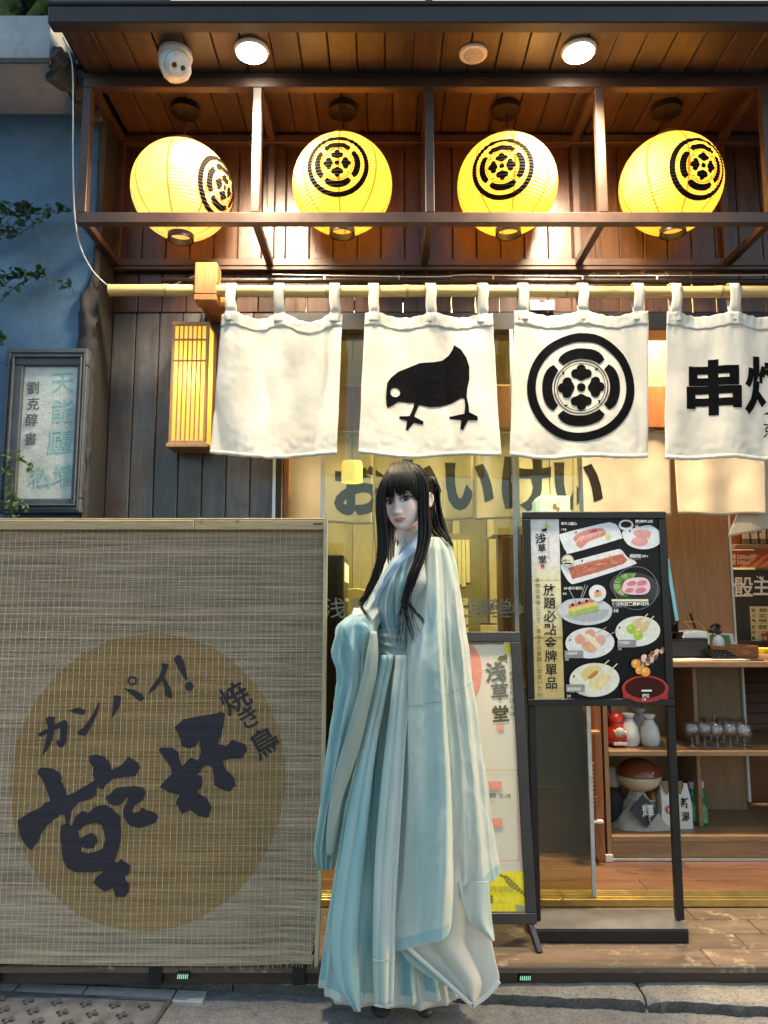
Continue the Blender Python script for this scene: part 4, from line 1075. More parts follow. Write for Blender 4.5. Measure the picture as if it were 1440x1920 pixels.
# ================================================================== standing poster (A-frame) behind the woman
def poster_frame():
    t = thing('poster_stand', 'black metal A-frame stand holding a cream recruiting poster behind the woman', 'poster stand', (.3, 2.58, ZD))
    z0, z1 = .165, pz(1185, 2.66); y0, y1 = 2.585, 2.665
    xr, xl = .487, -.03
    def S(s, q, l=0):                              # s: 0 left .. 1 right, q: 0 top .. 1 bottom
        p = Vector((lerp(xl, xr, s) + (.02)*(q-.5), lerp(y1, y0, q), lerp(z1, z0, q)))
        n = Vector((0, -(z1-z0), -(y1-y0)*1.0)).normalized(); n = Vector((0, -1, .08)).normalized()
        return p + n*l
    wS, wQ = .034/(xr-xl), .034/(z1-z0)
    def fr(a, b, c, d, nm):
        P = [S(a, b), S(c, b), S(c, d), S(a, d)]; Q = [S(a, b, .016), S(c, b, .016), S(c, d, .016), S(a, d, .016)]
        MB().add(P+Q, [(0,1,2,3),(4,5,6,7),(0,1,5,4),(1,2,6,5),(2,3,7,6),(3,0,4,7)]).build(nm, MFR, t, bevel=.002)
    MFR = plain('charcoal_aluminium', (.045,.043,.045), .4, .3, .15, 10, .05)
    fr(0, 0, 1, wQ, 'frame_rail'); fr(0, 1-wQ, 1, 1, 'frame_rail'); fr(0, wQ+.0005, wS, 1-wQ-.0005, 'frame_stile'); fr(1-wS, wQ+.0005, 1, 1-wQ-.0005, 'frame_stile')
    a = [S(wS-.002, wQ-.001, .004), S(1-wS+.002, wQ-.001, .004), S(1-wS+.002, 1-wQ+.001, .004), S(wS-.002, 1-wQ+.001, .004)]
    sheet_ = MB().add(a+[p+Vector((0,.012,0)) for p in a], [(0,1,2,3),(4,5,6,7),(0,1,5,4),(1,2,6,5),(2,3,7,6),(3,0,4,7)]).build('poster_sheet', plain('cream_poster', (.70,.64,.50), .35, 0, .06, 5, .05), t)
    for s in (.06, .945):
        MB().bar(S(s, .97, -.012), Vector((S(s, 1).x+.028*(1 if s > .5 else -1), 2.535, ZD)), .02, .016).build('front_leg', MFR, t, bevel=.002)
        MB().bar(S(s, .02, -.014), Vector((S(s, 1).x-.02, 2.83, ZD)), .018, .016, (0, 1, 0)).build('rear_leg', MFR, t, bevel=.002)
    MB().box(.30, .345, 2.60, 2.615, ZD+.012, ZD+.05).build('stay', M_black, t)
    # print: zoom coordinates of the right part of the sheet
    def surf(x, y, l):                             # px of the photograph
        q = (y-1185)/(1722-1185); xx = (x-968-35*q)/ (283) ; return S(1+xx*(2.62/1435*283)/(xr-xl), q, .0045+l)
    D = Dec(surf, .0002, .0004)
    Zm = lambda x, y: (860+x/6.857, 1170+y/6.857)
    Zn = lambda x, y: (860+x/6.194, 1430+y/6.194)
    red, pink, yel, ol, gr = (.72,.20,.15), (.80,.33,.24), (.85,.74,.05), (.16,.15,.07), (.17,.17,.14)
    D.ell(pink, *Zm(20, 660), 34, 62); D.ell(yel, *Zm(605, 325), 7.5, 11, 40, layer=2); D.ell((.70,.64,.50), *Zm(640, 275), 6, 8, 40)
    bird(D, ol, lambda x, y: Zm(455+(x-731)*.27, 400+(y-505)*.27))
    for ch, x, y, s, c in (('浅', 435, 645, 40, gr), ('草', 490, 905, 34, gr), ('堂', 505, 1195, 33, (.11,.10,.05))): D.ch(c, ch, *Zm(x, y), s, .03, 4)
    D.text((.15,.14,.11), 'やきとりほんぼ', *Zm(640, 670), 10.5, .012, pitch=12.7, slant=.04)
    D.rect(pink, *Zm(462, 1330), *Zm(550, 1415)); D.text((.80,.72,.6), '印', *Zm(506, 1372), 8)
    k = D.n
    for a, b in (((200, 122), (655, 122)), ((655, 122), (688, 1135)), ((688, 1135), (330, 1135))): D.line(pink, [Zn(*a), Zn(*b)], 1.1, layer=k)
    D.rect(pink, *Zn(200, 250), *Zn(480, 348)); D.rect(pink, *Zn(300, 665), *Zn(492, 765))
    D.text((.07,.065,.05), '000', *Zn(322, 410), 11, .02, vert=False, pitch=10.5); D.text((.10,.095,.07), '元/月', *Zn(478, 418), 9, .012, vert=False, pitch=8.6)
    D.poly(yel, [Zn(-100, 1255), Zn(768, 1250), Zn(788, 1680), Zn(-100, 1680)])
    D.poly((.28,.25,.06), [Zn(*p) for p in ((435,1270),(470,1262),(500,1290),(560,1300),(640,1370),(740,1470),(790,1510),(770,1530),(690,1475),(620,1440),(540,1370),(520,1320),(470,1305))])
    for i in range(7): D.line(yel, [Zn(560+30*i, 1312+26*i), Zn(535+30*i, 1352+26*i)], .8)
    D.text((.45,.40,.12), '105号浅草堂', *Zn(300, 1440), 11.5, .005, vert=False, pitch=10.3)
    D.text((.20,.18,.06), '08', *Zn(305, 1545), 19, .03, vert=False, pitch=20); D.text((.42,.38,.12), '(任)', *Zn(470, 1575), 7, 0, vert=False)
    D.poly((.36,.34,.25), [Zn(650, 1600), Zn(786, 1625), Zn(788, 1680), Zn(672, 1680)])
    D.build('printed_poster', sheet_)
    # torn tape along the upper edge
    mb = MB(); pts = [(.09+.8*i/30) for i in range(31)]
    for a, b in zip(pts, pts[1:]): 
        w = lambda s: wQ+.010+.006*nz(s*40, 3)
        mb.add([S(a, wQ, .006), S(b, wQ, .006), S(b, w(b), .0055), S(a, w(a), .0055)], [(0,1,2,3)])
    mb.build('tape_strip', plain('grey_tape', (.20,.19,.13), .5), t, fix=False)
poster_frame()

# ================================================================== menu stand
YM = 2.665
def menu_stand():
    L, R = .497, 1.008; T, B = pz(960, YM), pz(1323, YM)
    t = thing('menu_stand', 'black steel stand with a framed food menu on a heavy base box', 'menu stand', (.75, YM, ZD))
    w = .026
    for nm, b in (('frame_rail', (L, R, T-w, T)), ('frame_rail', (L, R, B, B+w)), ('frame_stile', (L, L+w, B+w+.0005, T-w-.0005)), ('frame_stile', (R-w, R, B+w+.0005, T-w-.0005))):
        boxo(nm, M_black, b[0], b[1], YM-.018, YM+.014, b[2], b[3], t, .003)
    x0, x1, z0, z1 = L+w-.002, R-w+.002, B+w-.002, T-w+.002
    sheet_ = MB().box(x0, x1, YM-.008, YM+.010, z0, z1).build('menu_sheet', plain('black_menu', (.006,.006,.0065), .3, 0, .1, 8, .02, .3), t)
    xl, xr = px(1001, 1500, YM), px(1266, 1500, YM)
    for x in (L+.017, R-.012): boxo('leg', M_black, x-.013, x+.013, YM-.012, YM+.014, ZD+.05, B-.0005, t, .002)
    a, b = ptz(1003, 1770, ZD), ptz(1293, 1770, ZD)
    boxo('base_box', M_black, a.x, b.x, a.y, a.y+.155, ZD+.001, ZD+.044, t, .004)
    boxo('base_plate', M_greybase, a.x+.001, b.x-.001, a.y+.001, a.y+.154, ZD+.0443, ZD+.0475, t, .001)
    def surf(x, y, l):
        q = (y-165)/1615; s = (x-lerp(168, 195, q))/(lerp(1315, 1365, q)-lerp(168, 195, q))
        return Vector((lerp(x0, x1, s), YM-.0083-l, lerp(z1, z0, q)))
    D = Dec(surf, .00006, .0003)
    W, G, LG = (.72,.73,.74), (.45,.46,.48), (.60,.56,.50)
    # left strip
    D.poly((.70,.69,.66), [(168,165),(428,165),(440,730),(178,730)]); D.poly((.72,.66,.42), [(178,680),(439,680),(452,1260),(187,1260)]); D.poly((.58,.45,.19), [(187,1230),(451,1230),(464,1775),(195,1775)])
    for i in range(8): D.poly([lerp(a_, b_, i/8) for a_, b_ in zip((.70,.69,.66), (.72,.66,.42))], [(172+i,500+i*28),(432+i,500+i*28),(432+i,530+i*28),(172+i,530+i*28)])
    for i in range(8): D.poly([lerp(a_, b_, i/8) for a_, b_ in zip((.72,.66,.42), (.58,.45,.19))], [(183+i,1010+i*28),(446+i,1010+i*28),(446+i,1040+i*28),(183+i,1040+i*28)])
    D.ell((.45,.62,.08), 325, 228, 20, 24); D.ell((.70,.69,.66), 338, 210, 14, 16)
    bird(D, (.03,.03,.03), lambda x, y: (272+(x-731)*.105, 250+(y-505)*.105))
    K = (.02,.02,.02)
    for ch, x, y, s in (('浅', 265, 350, 98), ('草', 275, 437, 76), ('堂', 280, 540, 78)): D.ch(K, ch, x, y, s, .022, 4)
    D.rect((.6,.06,.04), 265, 583, 296, 615); D.text((.16,.16,.16), 'やきとりほんぽ', 332, 355, 24, 0, pitch=29, slant=.02)
    D.text(K, '放題必點金牌單品', 338, 815, 112, .012, pitch=118, slant=.016); D.text((.1,.09,.05), '本物の美味しさで、あなたの笑顔に出会いたい', 234, 728, 46, 0, pitch=50.5, slant=.016)
    # dishes
    D.poly(W, [(432,330),(470,300),(820,212),(900,208),(950,240),(985,335),(950,360),(540,482),(490,470),(455,400)], smooth=4)
    meat, fat, dk = (.66,.26,.22), (.80,.55,.50), (.48,.10,.09)
    D.poly(meat, [(555,350),(600,300),(720,262),(800,255),(838,280),(835,320),(760,350),(680,385),(630,435),(590,425),(575,390)], smooth=4)
    for i in range(6): D.line(fat, [(575+i*40,390-i*14),(610+i*40,345-i*12),(650+i*38,330-i*10)], 9)
    D.ell(dk, 735, 280, 36, 12, -12); D.ell((.55,.62,.15), 857, 335, 22, 26)
    D.poly(W, [(985,300),(1040,270),(1200,230),(1250,235),(1317,290),(1320,390),(1240,440),(1130,445),(1030,400)], smooth=4)
    D.ell(W, 1022, 228, 66, 50); D.ell((.06,.02,.02), 1022, 222, 48, 30)
    for p in ([(1085,290),(1150,268),(1235,285),(1225,345),(1150,345),(1100,325)], [(1065,370),(1120,335),(1200,345),(1205,400),(1130,420),(1080,400)]): D.poly((.72,.33,.30), p, smooth=3)
    for i in range(5): D.line((.82,.55,.50), [(1085+i*26,385+i*2),(1110+i*24,345)], 5); D.line((.82,.55,.50), [(1110+i*24,320),(1125+i*24,280)], 5)
    D.poly(W, [(440,600),(500,570),(900,460),(975,455),(1030,520),(1100,560),(1060,600),(600,750),(520,750),(470,680)], smooth=4)
    D.poly((.50,.17,.11), [(505,620),(700,560),(980,490),(1030,545),(1000,580),(760,660),(540,720)])
    rn = random.Random(2)
    for i in range(42):
        s = rn.random(); x = lerp(525, 985, s); y = lerp(650, 525, s)+rn.uniform(-40, 42)
        D.line(rn.choice([(.66,.33,.24),(.36,.09,.06),(.72,.42,.30),(.58,.22,.15)]), [(x, y),(x+rn.uniform(20, 55), y-rn.uniform(4, 18))], rn.uniform(4, 8))
    D.ell((.75,.72,.60), 500, 552, 54, 54); D.ring((.35,.27,.08), 500, 552, 46, 50); D.text((.35,.27,.08), 'M9+', 466, 552, 40, .02, vert=False, pitch=40); D.rect(K, 470, 572, 532, 585)
    D.ell((.06,.06,.065), 1090, 795, 228, 138, 8); D.ring((.20,.20,.21), 1100, 800, 190, 196, layer=None)
    for i in range(24):
        a = lerp(1.9, 4.9, i/23); D.poly(rn.choice([(.16,.30,.08),(.26,.42,.14),(.10,.22,.05),(.34,.46,.2)]), [(1050+70*cos(a), 770-40*sin(a)*-1),(1060+165*cos(a+.08), 775+112*sin(a+.08)),(1060+150*cos(a-.1), 775+104*sin(a-.1))])
    D.poly((.80,.55,.56), [(975,800),(1010,730),(1100,705),(1190,715),(1225,780),(1200,845),(1120,860),(1010,850)], smooth=4)
    for c_, rx, ry in (((1060,760),42,22), ((1150,755),46,24), ((1040,820),40,20), ((1140,820),50,24)): D.ell((.58,.22,.26), *c_, rx, ry, -12)
    D.rect((.75,.72,.45), 882, 900, 1205, 920); D.text((.85,.84,.80), '伊比利亞黑豬梅花排', 905, 942, 36, .02, vert=False, pitch=36)
    D.poly((.55,.57,.58), [(412,990),(470,920),(560,895),(760,900),(870,960),(885,1020),(840,1090),(700,1130),(560,1120),(450,1070)], smooth=4)
    D.poly((.40,.42,.43), [(470,1050),(640,1010),(850,990),(800,1080),(620,1100)], smooth=4)
    for i in range(4):
        x, y = 545+62*i, 990-16*i
        D.poly((.35,.48,.12), [(x-45, y+20),(x+30, y+4),(x+38, y+50),(x-30, y+70)]); D.poly((.70,.56,.20), [(x-45, y-15),(x+25, y-32),(x+32, y+14),(x-42, y+28)]); D.poly((.62,.20,.13), [(x-42, y-38),(x+20, y-54),(x+28, y-28),(x-42, y-8)]); D.ell((.06,.01,.02), x-8, y-42, 13)
    for a, b in (((570,930),(500,800)), ((610,890),(650,770)), ((625,890),(672,775))): D.line((.40,.40,.40), [a, b], 6)
    D.ell(W, 758, 845, 76, 74); D.poly((.70,.40,.14), [(725,835),(785,820),(795,870),(735,885)]); D.ell((.35,.03,.03), 757, 828, 13)
    D.ell((.70,.70,.62), 1108, 1185, 198, 134, -4)
    for x, y in ((1100,1110),(1165,1135)): D.poly((.66,.48,.24), [(x-35,y-5),(x+30,y-45),(x+50,y-20),(x+10,y+55),(x-30,y+50)], smooth=3)
    for x, y in ((1050,1165),(1112,1220)): D.ell((.38,.52,.06), x, y, 42, 42); D.ell((.52,.66,.16), x-10, y-12, 14, 12)
    for a, b in (((1140,1090),(1198,1030)), ((1195,1110),(1252,1050))): D.line((.70,.60,.38), [a, b], 9)
    D.ell((.68,.68,.68), 686, 1288, 216, 136, -2)
    for x, y in ((600,1240),(690,1195)): D.poly((.66,.34,.24), [(x-45,y),(x,y-30),(x+45,y),(x+30,y+50),(x-30,y+55)], smooth=3)
    D.poly((.78,.68,.48), [(620,1215),(690,1220),(780,1300),(740,1340),(680,1290)], smooth=3); D.poly((.68,.36,.22), [(610,1300),(680,1275),(740,1340),(700,1375),(640,1350)], smooth=3); D.poly((.66,.38,.30), [(730,1235),(800,1215),(825,1260),(800,1310),(760,1290)], smooth=3)
    for a, b in (((735,1205),(832,1150)), ((810,1240),(925,1180))): D.line((.45,.40,.35), [a, b], 6)
    D.ell((.70,.68,.58), 722, 1612, 220, 148, -3)
    D.poly((.66,.56,.20), [(605,1570),(660,1500),(760,1490),(780,1530),(700,1560),(650,1620)], smooth=3); D.poly((.72,.62,.32), [(670,1640),(740,1560),(830,1550),(860,1590),(820,1650),(760,1705),(700,1690)], smooth=3)
    D.poly((.45,.20,.08), [(665,1585),(740,1530),(755,1555),(690,1605)], smooth=3)
    for a, b in (((770,1510),(852,1440)), ((850,1540),(925,1470))): D.line((.72,.62,.35), [a, b], 10)
    # skewers over a red bowl
    D.ell((.40,.05,.04), 1165, 1690, 205, 118); D.ell((.05,.015,.012), 1165, 1680, 178, 92); D.poly((.32,.04,.035), [(962,1690),(975,1775),(1364,1780),(1362,1700),(1330,1760),(1165,1806) if False else (1165,1775),(1010,1760)])
    for i in range(20):
        s = rn.random(); D.ell(rn.choice([(.40,.20,.11),(.58,.36,.22),(.70,.55,.42),(.24,.10,.05)]), lerp(1120, 1335, s)+rn.uniform(-14,14), lerp(1475, 1335, s)+rn.uniform(-42,36), rn.uniform(18,30), rn.uniform(14,22), rn.uniform(0,180))
    for x, y, r in ((1085,1470,40),(1112,1530,32),(1168,1540,42)): D.ell((.78,.32,.06), x, y, r); D.ell((.85,.52,.22), x-8, y-10, r*.4)
    # captions
    C = (.75,.74,.70)
    def cap(a, x, y, s, b=None, c=None, big=None):
        D.text(C, a, x+s*.5, y, s, .012, vert=False, pitch=s*.92)
        if b: D.text((.45,.44,.42), b, x+8, y+s*.75, s*.42, 0, vert=False, pitch=s*.4)
        if c: D.text(C, c, x+6, y+s*1.5 if big is None else big, s*.95, .016, vert=False, pitch=s*.98)
    cap('和牛上脂心', 440, 216, 30, None, '198', 270); cap('厚切和牛上舌', 1095, 195, 28, 'やきとり', '88', 242); cap('橫膈膜M9+', 1040, 512, 36, 'やわらかハラミ', '128', 572)
    cap('M9+和牛壽司', 452, 802, 32, None, '66', 848); D.text(C, '58', 905, 1000, 42, .02, vert=False, pitch=40); D.text((.45,.44,.42), '雪花肉やロース', 895, 968, 16, 0, vert=False)
    for x, y in ((930,1260),(465,1355),(475,1650)): D.rect((.27,.27,.28), x-4, y, x+160, y+66)
    cap('葡萄雞肉', 932, 1285, 28, 'ぶどうトリ', '25', 1338); cap('火腿卷串', 468, 1380, 28, 'ベーコン串', '20', 1432); cap('紫蘇雞卷', 480, 1690, 32, 'しそ巻き鶏', '20', 1750)
    D.rect((.75,.74,.70), 1130, 1697, 1220, 1712); cap('提燈', 1135, 1748, 34, None, '18', 1778)
    for x, y in ((570,298),(622,555),(945,1152),(508,1262),(540,1580),(1045,285)): D.ell((.04,.04,.04), x, y, 7, 12, 20)
    D.build('printed_menu', sheet_)
menu_stand()

# ================================================================== glass doors
M_glass = thin_glass('door_glass', (.82,.85,.73), 1.0, .01)
M_edge = plain('glass_edge', (.40,.42,.44), .15, 0, .2, 20, 0)
def glass_door(uL, uR, Y, v0, lab, edges, uh=None, letters=None):
    a, b = px(uL, 1000, Y), px(uR, 1000, Y); zb, zt = .128, 2.30
    t = thing('glass_door', lab, 'glass door', ((a+b)/2, Y, zb), 'glass doors of the restaurant')
    MB().box(a+.007, b-.007, Y-.005, Y+.005, zb, zt).build('pane', M_glass, t)
    for x in ([a] if 'L' in edges else []) + ([b] if 'R' in edges else []):
        boxo('edge_strip', M_alu if 'm' in edges else M_edge, x-.007, x+.007, Y-.007, Y+.007, zb, zt, t, .001)
    if uh:
        p = px(uh, 575, Y); zc = pz(575, Y)
        MB().box(p-.05, p+.05, Y-.017, Y-.006, zc-.022, zc+.022).build('patch_fitting', M_brownplate if uh < 800 else M_alu, t, bevel=.002)
        for dx in (-.028, .028): MB().lathe([(.004, 0), (.004, .002), (.001, .0025)], (p+dx, Y-.0172, zc-.012), 10, Matrix.Rotation(pi/2, 4, 'X')).build('screw', M_alu, t)
        MB().box(p-.012, p+.012, Y-.0185, Y-.0172, zc+.012, zc+.02).build('slot', M_black, t)
    if letters:
        D = Dec(flat(Y-.0055), .0002, .0003); letters(D); D.build('frosted_lettering', t)
    return t
def let_a(D):
    c = (.34,.35,.28)
    D.text(c, '浅草', 628, 1140, 42, .0, vert=False, pitch=46); 
    D.text(c, '浅草堂', 880, 1140, 40, .0, vert=False, pitch=30); D.text(c, 'やきとり', 905, 1141, 19, .02, vert=False, pitch=18)
def let_b(D): D.text((.34,.35,.28), '本舗', 975, 1142, 22, .02, vert=False, pitch=24)
glass_door(604, 972, YW+.03, 590, 'wide fixed glass pane with frosted lettering behind the woman', 'LRm', 665, let_a)
glass_door(966, 1092, YW-.012, 590, 'narrow sliding glass leaf behind the food menu stand', 'LR', 1015, let_b)
def track():
    t = thing('door_track', 'brass sliding door track along the deck', 'door track', (.4, 2.93, ZD))
    boxo('sill', M_brass, -.44, 2.65, 2.893, 2.903, ZD+.001, ZD+.028, t, .002)
    boxo('track_bed', M_brass, -.44, 2.65, 2.9035, 2.985, ZD-.01, ZD+.022, t, .001)
    for y in (2.915, 2.935, 2.955, 2.972): boxo('track_rib', M_brass, -.44, 2.65, y-.003, y+.003, ZD+.0222, ZD+.032, t, .001)
track()
def left_jamb():
    t = thing('door_frame', 'slim metal and timber door jamb between the plank wall and the glass', 'door frame', (-.4, YW, .1))
    for nm, u0, u1, m, dy in (('metal_stile', 511, 521, M_fascia, 0), ('pale_strip', 512, 518, M_alu, .012), ('metal_stile', 523, 529, M_brass, .004), ('red_post', 531, 541, M_redwood, .02)):
        a, b = px(u0, 940, YW+dy), px(u1, 940, YW+dy)
        boxo(nm, m, a, b, YW+dy-.004+(.0 if nm != 'pale_strip' else -.025), YW+dy+.05, .1, 2.30, t, .001)
left_jamb()
# ================================================================== interior
ZF = .12; YB = 5.4
def room():
    w = thing('interior_floor', None, None, (1, 3.5, ZF), kind='structure')
    y = 2.986
    rn = random.Random(4)
    while y < YB:
        x = -.6
        while x < 3.4:
            L = rn.uniform(.7, 1.3); boxo('plank', M_floor, x+.001, min(3.4, x+L)-.001, y+.001, min(YB, y+.119), ZF-.015, ZF, w, .001); x += L
        y += .12
    a = thing('interior_wall', 'ochre plaster walls inside the restaurant seen through the glass', 'wall', (.5, YB, ZF))
    MB().box(-.7, 3.6, YB, YB+.1, 0, 2.9).build('back_wall', M_inwall, a)
    MB().box(-.75, -.62, YW+.13, YB, 0, 2.9).build('side_wall', M_inwall, a)
    MB().box(3.4, 3.5, YW+.1, YB, 0, 2.9).build('side_wall', M_inwall, a)
    c = thing('interior_ceiling', None, None, (1, 4, 2.75), kind='structure')
    MB().box(-.75, 3.6, YW+.13, YB+.1, 2.75, 2.85).build('ceiling_board', M_inwall, c)
    # lit ceiling panels of the room
    mE = emit('ceiling_lamp_glow', (1,.85,.55), 5)
    for x, y, lab in ((.1, 3.75, 'lit square ceiling lamp inside above the left glass'), (1.15, 3.15, 'lit square ceiling lamp inside just behind the open doorway'), (1.9, 4.3, 'lit square ceiling lamp inside over the chalkboard')):
        t = thing('ceiling_lamp', lab, 'ceiling lamp', (x, y, 2.75), 'square lamps on the interior ceiling')
        MB().box(x-.11, x+.11, y-.11, y+.11, 2.725, 2.749).build('housing', M_black, t, bevel=.003)
        MB().box(x-.095, x+.095, y-.095, y+.095, 2.719, 2.7245).build('diffuser', mE, t)
        l = bpy.data.lights.new('light', 'AREA'); l.energy = {.1: 13, 1.15: 26}.get(x, 24); l.color = (1, .76, .46) if x > .5 else (1, .84, .46); l.size = .18
        o = bpy.data.objects.new('light', l); COL.objects.link(o); o.location = (x, y, 2.71); adopt(o, t)
room()
YI = 3.27
M_inoren = cloth('warm_linen', (.55,.46,.34), (.68,.58,.44), (3, 3, 2), .2, 1400, .9, wrinkle=2.5)
def inner_noren():
    zT = pz(806, YI)
    bt = thing('curtain_rod', 'orange wooden beam carrying the inner curtains', 'beam', (.5, YI, zT), None)
    boxo('beam', M_redwood, -.6, 2.2, YI-.02, YI+.05, zT+.006, pz(725, YI), bt, .003)
    boxo('upper_panel', M_oak, .9, 2.2, YI+.02, YI+.05, pz(722, YI), 2.74, bt, .002)
    boxo('bracket', M_oak, px(1210, 850, YI), px(1226, 850, YI), YI-.015, YI+.01, zT-.01, zT+.004, bt, .001)
    rods = MB().tube([(-.6, YI, zT-.006), (2.2, YI, zT-.006)], .007, 8).build('rod', M_brass, bt, smooth='auto')
    def dispf(seed): return lambda x, z: YI + .009*sin(x*21+seed)*(zT-z)/.4 + .004*sin(x*33+seed*3) + .002*nz(x*14, z*10, seed)
    panels = [(538, 700, 538, 698, 982, 'pinkish lit inner curtain nearest the left jamb'), (703, 886, 705, 887, 974, 'inner curtain panel directly behind the woman'), (889, 1076, 890, 1076, 974, 'inner curtain panel between the woman and the narrow glass leaf'),
              (1079, 1256, 1085, 1259, 968, 'inner curtain panel above the top of the menu stand'), (1262, 1436, 1272, 1436, 965, 'inner curtain panel right of the menu, left of the white plaques'), (1438, 1620, 1372, 1600, 1008, 'inner curtain flap pulled aside by the white plaques')]
    text = [('お', 672, 915), ('か', 775, 912), ('い', 878, 908), ('け', 985, 905), ('い', 1082, 908)]
    prev = None
    for k, (a, b, a1, b1, vb, lab) in enumerate(panels):
        t = thing('inner_curtain', lab, 'curtain', (px((a+b)/2, 850, YI), YI, zT), 'linen curtains inside over the till')
        f = dispf(k*1.7); P = []
        for i in range(31):
            h = i/30; r = []
            for j in range(41):
                s = j/40; u = lerp(lerp(a, b, s), lerp(a1, b1, s), h); v = lerp(812, vb + 2*sin(s*9+k) - (0 if k < 5 else 60*(s)), h)
                p = pt(u, v, YI); p.y = f(p.x, p.z)+(.0 if k < 5 else .04*h); r.append(p)
            P.append(r)
        me = MB().grid(P).mesh('cloth', M_inoren, True, fix=False); o = link('cloth', me, t); md = o.modifiers.new('thickness', 'SOLIDIFY'); md.thickness = .0014
        if k < 4:
            def surf(u, v, l, f=f):
                p = pt(u, v, YI); p.y = f(p.x, p.z)-.0022-l; return p
            D = Dec(surf, 0, .0003); n = 0
            for ch, u, v in text:
                vs, fs = glyph(ch, .045); S = 112
                vs = [(u+(x-.5)*S*.92, v-(y-.38)*S) for x, y in vs]
                lo, hi = (0 if k == 0 else a+1), (b-1 if k < 4 else 2000)
                # keep what falls on this panel
                bm = bmesh.new(); bv = [bm.verts.new((x, y, 0)) for x, y in vs]
                for q in fs: bm.faces.new([bv[i] for i in q])
                for c, cl_in in ((lo, True), (hi, False)):
                    bmesh.ops.bisect_plane(bm, geom=bm.verts[:]+bm.edges[:]+bm.faces[:], plane_co=(c, 0, 0), plane_no=(1, 0, 0), clear_inner=cl_in, clear_outer=not cl_in)
                if bm.faces:
                    bm.verts.index_update(); D._add([(w.co.x, w.co.y) for w in bm.verts], [[w.index for w in q.verts] for q in bm.faces], (.02,.017,.014), 0); n += 1
                bm.free()
            if n: D.build('lettering', o, cut=12)
inner_noren()
ZCt, ZSh, ZBt = .952, .572, .222
def counter():
    Yf = 3.31
    xa, xb = px(1134, 1450, Yf), 2.15
    t = thing('till_counter', 'open oak laminate counter with shelves holding jars, glasses and bags', 'counter', ((xa+xb)/2, Yf, ZF))
    boxo('countertop', M_oakx, xa+.17, xb, Yf-.02, 3.95, ZCt-.026, ZCt, t, .003)
    boxo('shelf', M_oakx, xa+.021, xb, Yf, 3.84, ZSh-.022, ZSh, t, .002)
    boxo('shelf', M_oakx, xa+.021, xb, Yf, 3.84, ZBt-.024, ZBt, t, .002)
    boxo('side_panel', M_oak, xa, xa+.02, Yf, 3.90, ZF, 1.15, t, .002)
    boxo('kick_panel', M_oakx, xa+.021, xb, Yf+.004, Yf+.022, ZF+.012, ZBt-.0245, t, .002)
    boxo('drawer_rail', M_oakx, xa+.021, xb, Yf+.003, Yf+.018, ZBt-.0243, ZBt-.0241, t, 0)
    boxo('back_panel', M_oak, xa+.021, px(1285, 1400, 3.7), 3.70, 3.72, ZF, ZCt-.027, t, .001)
    x2 = px(1283, 1400, 3.62)
    boxo('divider', M_oak, x2-.018, x2, 3.44, 3.70, ZBt+.0005, ZSh-.0225, t, .002); boxo('divider', M_oak, x2-.018, x2, 3.44, 3.70, ZSh+.0005, ZCt-.0265, t, .002)
    x3 = px(1395, 1400, 3.72)
    boxo('back_panel', M_oak, x2+.001, x3, 3.72, 3.74, ZBt, ZCt-.027, t, .001)
    boxo('white_edge', M_white, x3, x3+.012, 3.70, 3.75, ZBt+.04, ZCt-.027, t, .001)
    boxo('plinth_strip', M_alu, xa+.02, xb, Yf-.004, Yf+.012, ZF+.001, ZF+.0115, t, .001)
    boxo('corner_block', M_paper_w, xa-.012, xa+.02, Yf-.012, Yf-.0005, ZF+.001, ZF+.03, t, .002)
counter()
def partition():
    Y = 3.95
    a, b = px(1244, 1100, Y)-.02, px(1372, 1100, Y)
    t = thing('oak_partition', 'tall oak panel partition standing behind the till', 'partition', ((a+b)/2, Y, ZF))
    boxo('panel', M_oak, px(1118, 1100, Y), b, Y+.005, Y+.03, ZF, 2.5, t, .002)
    boxo('metal_edge', M_alu, b+.0005, b+.012, Y-.002, Y+.032, ZF, 2.5, t, .001)
partition()
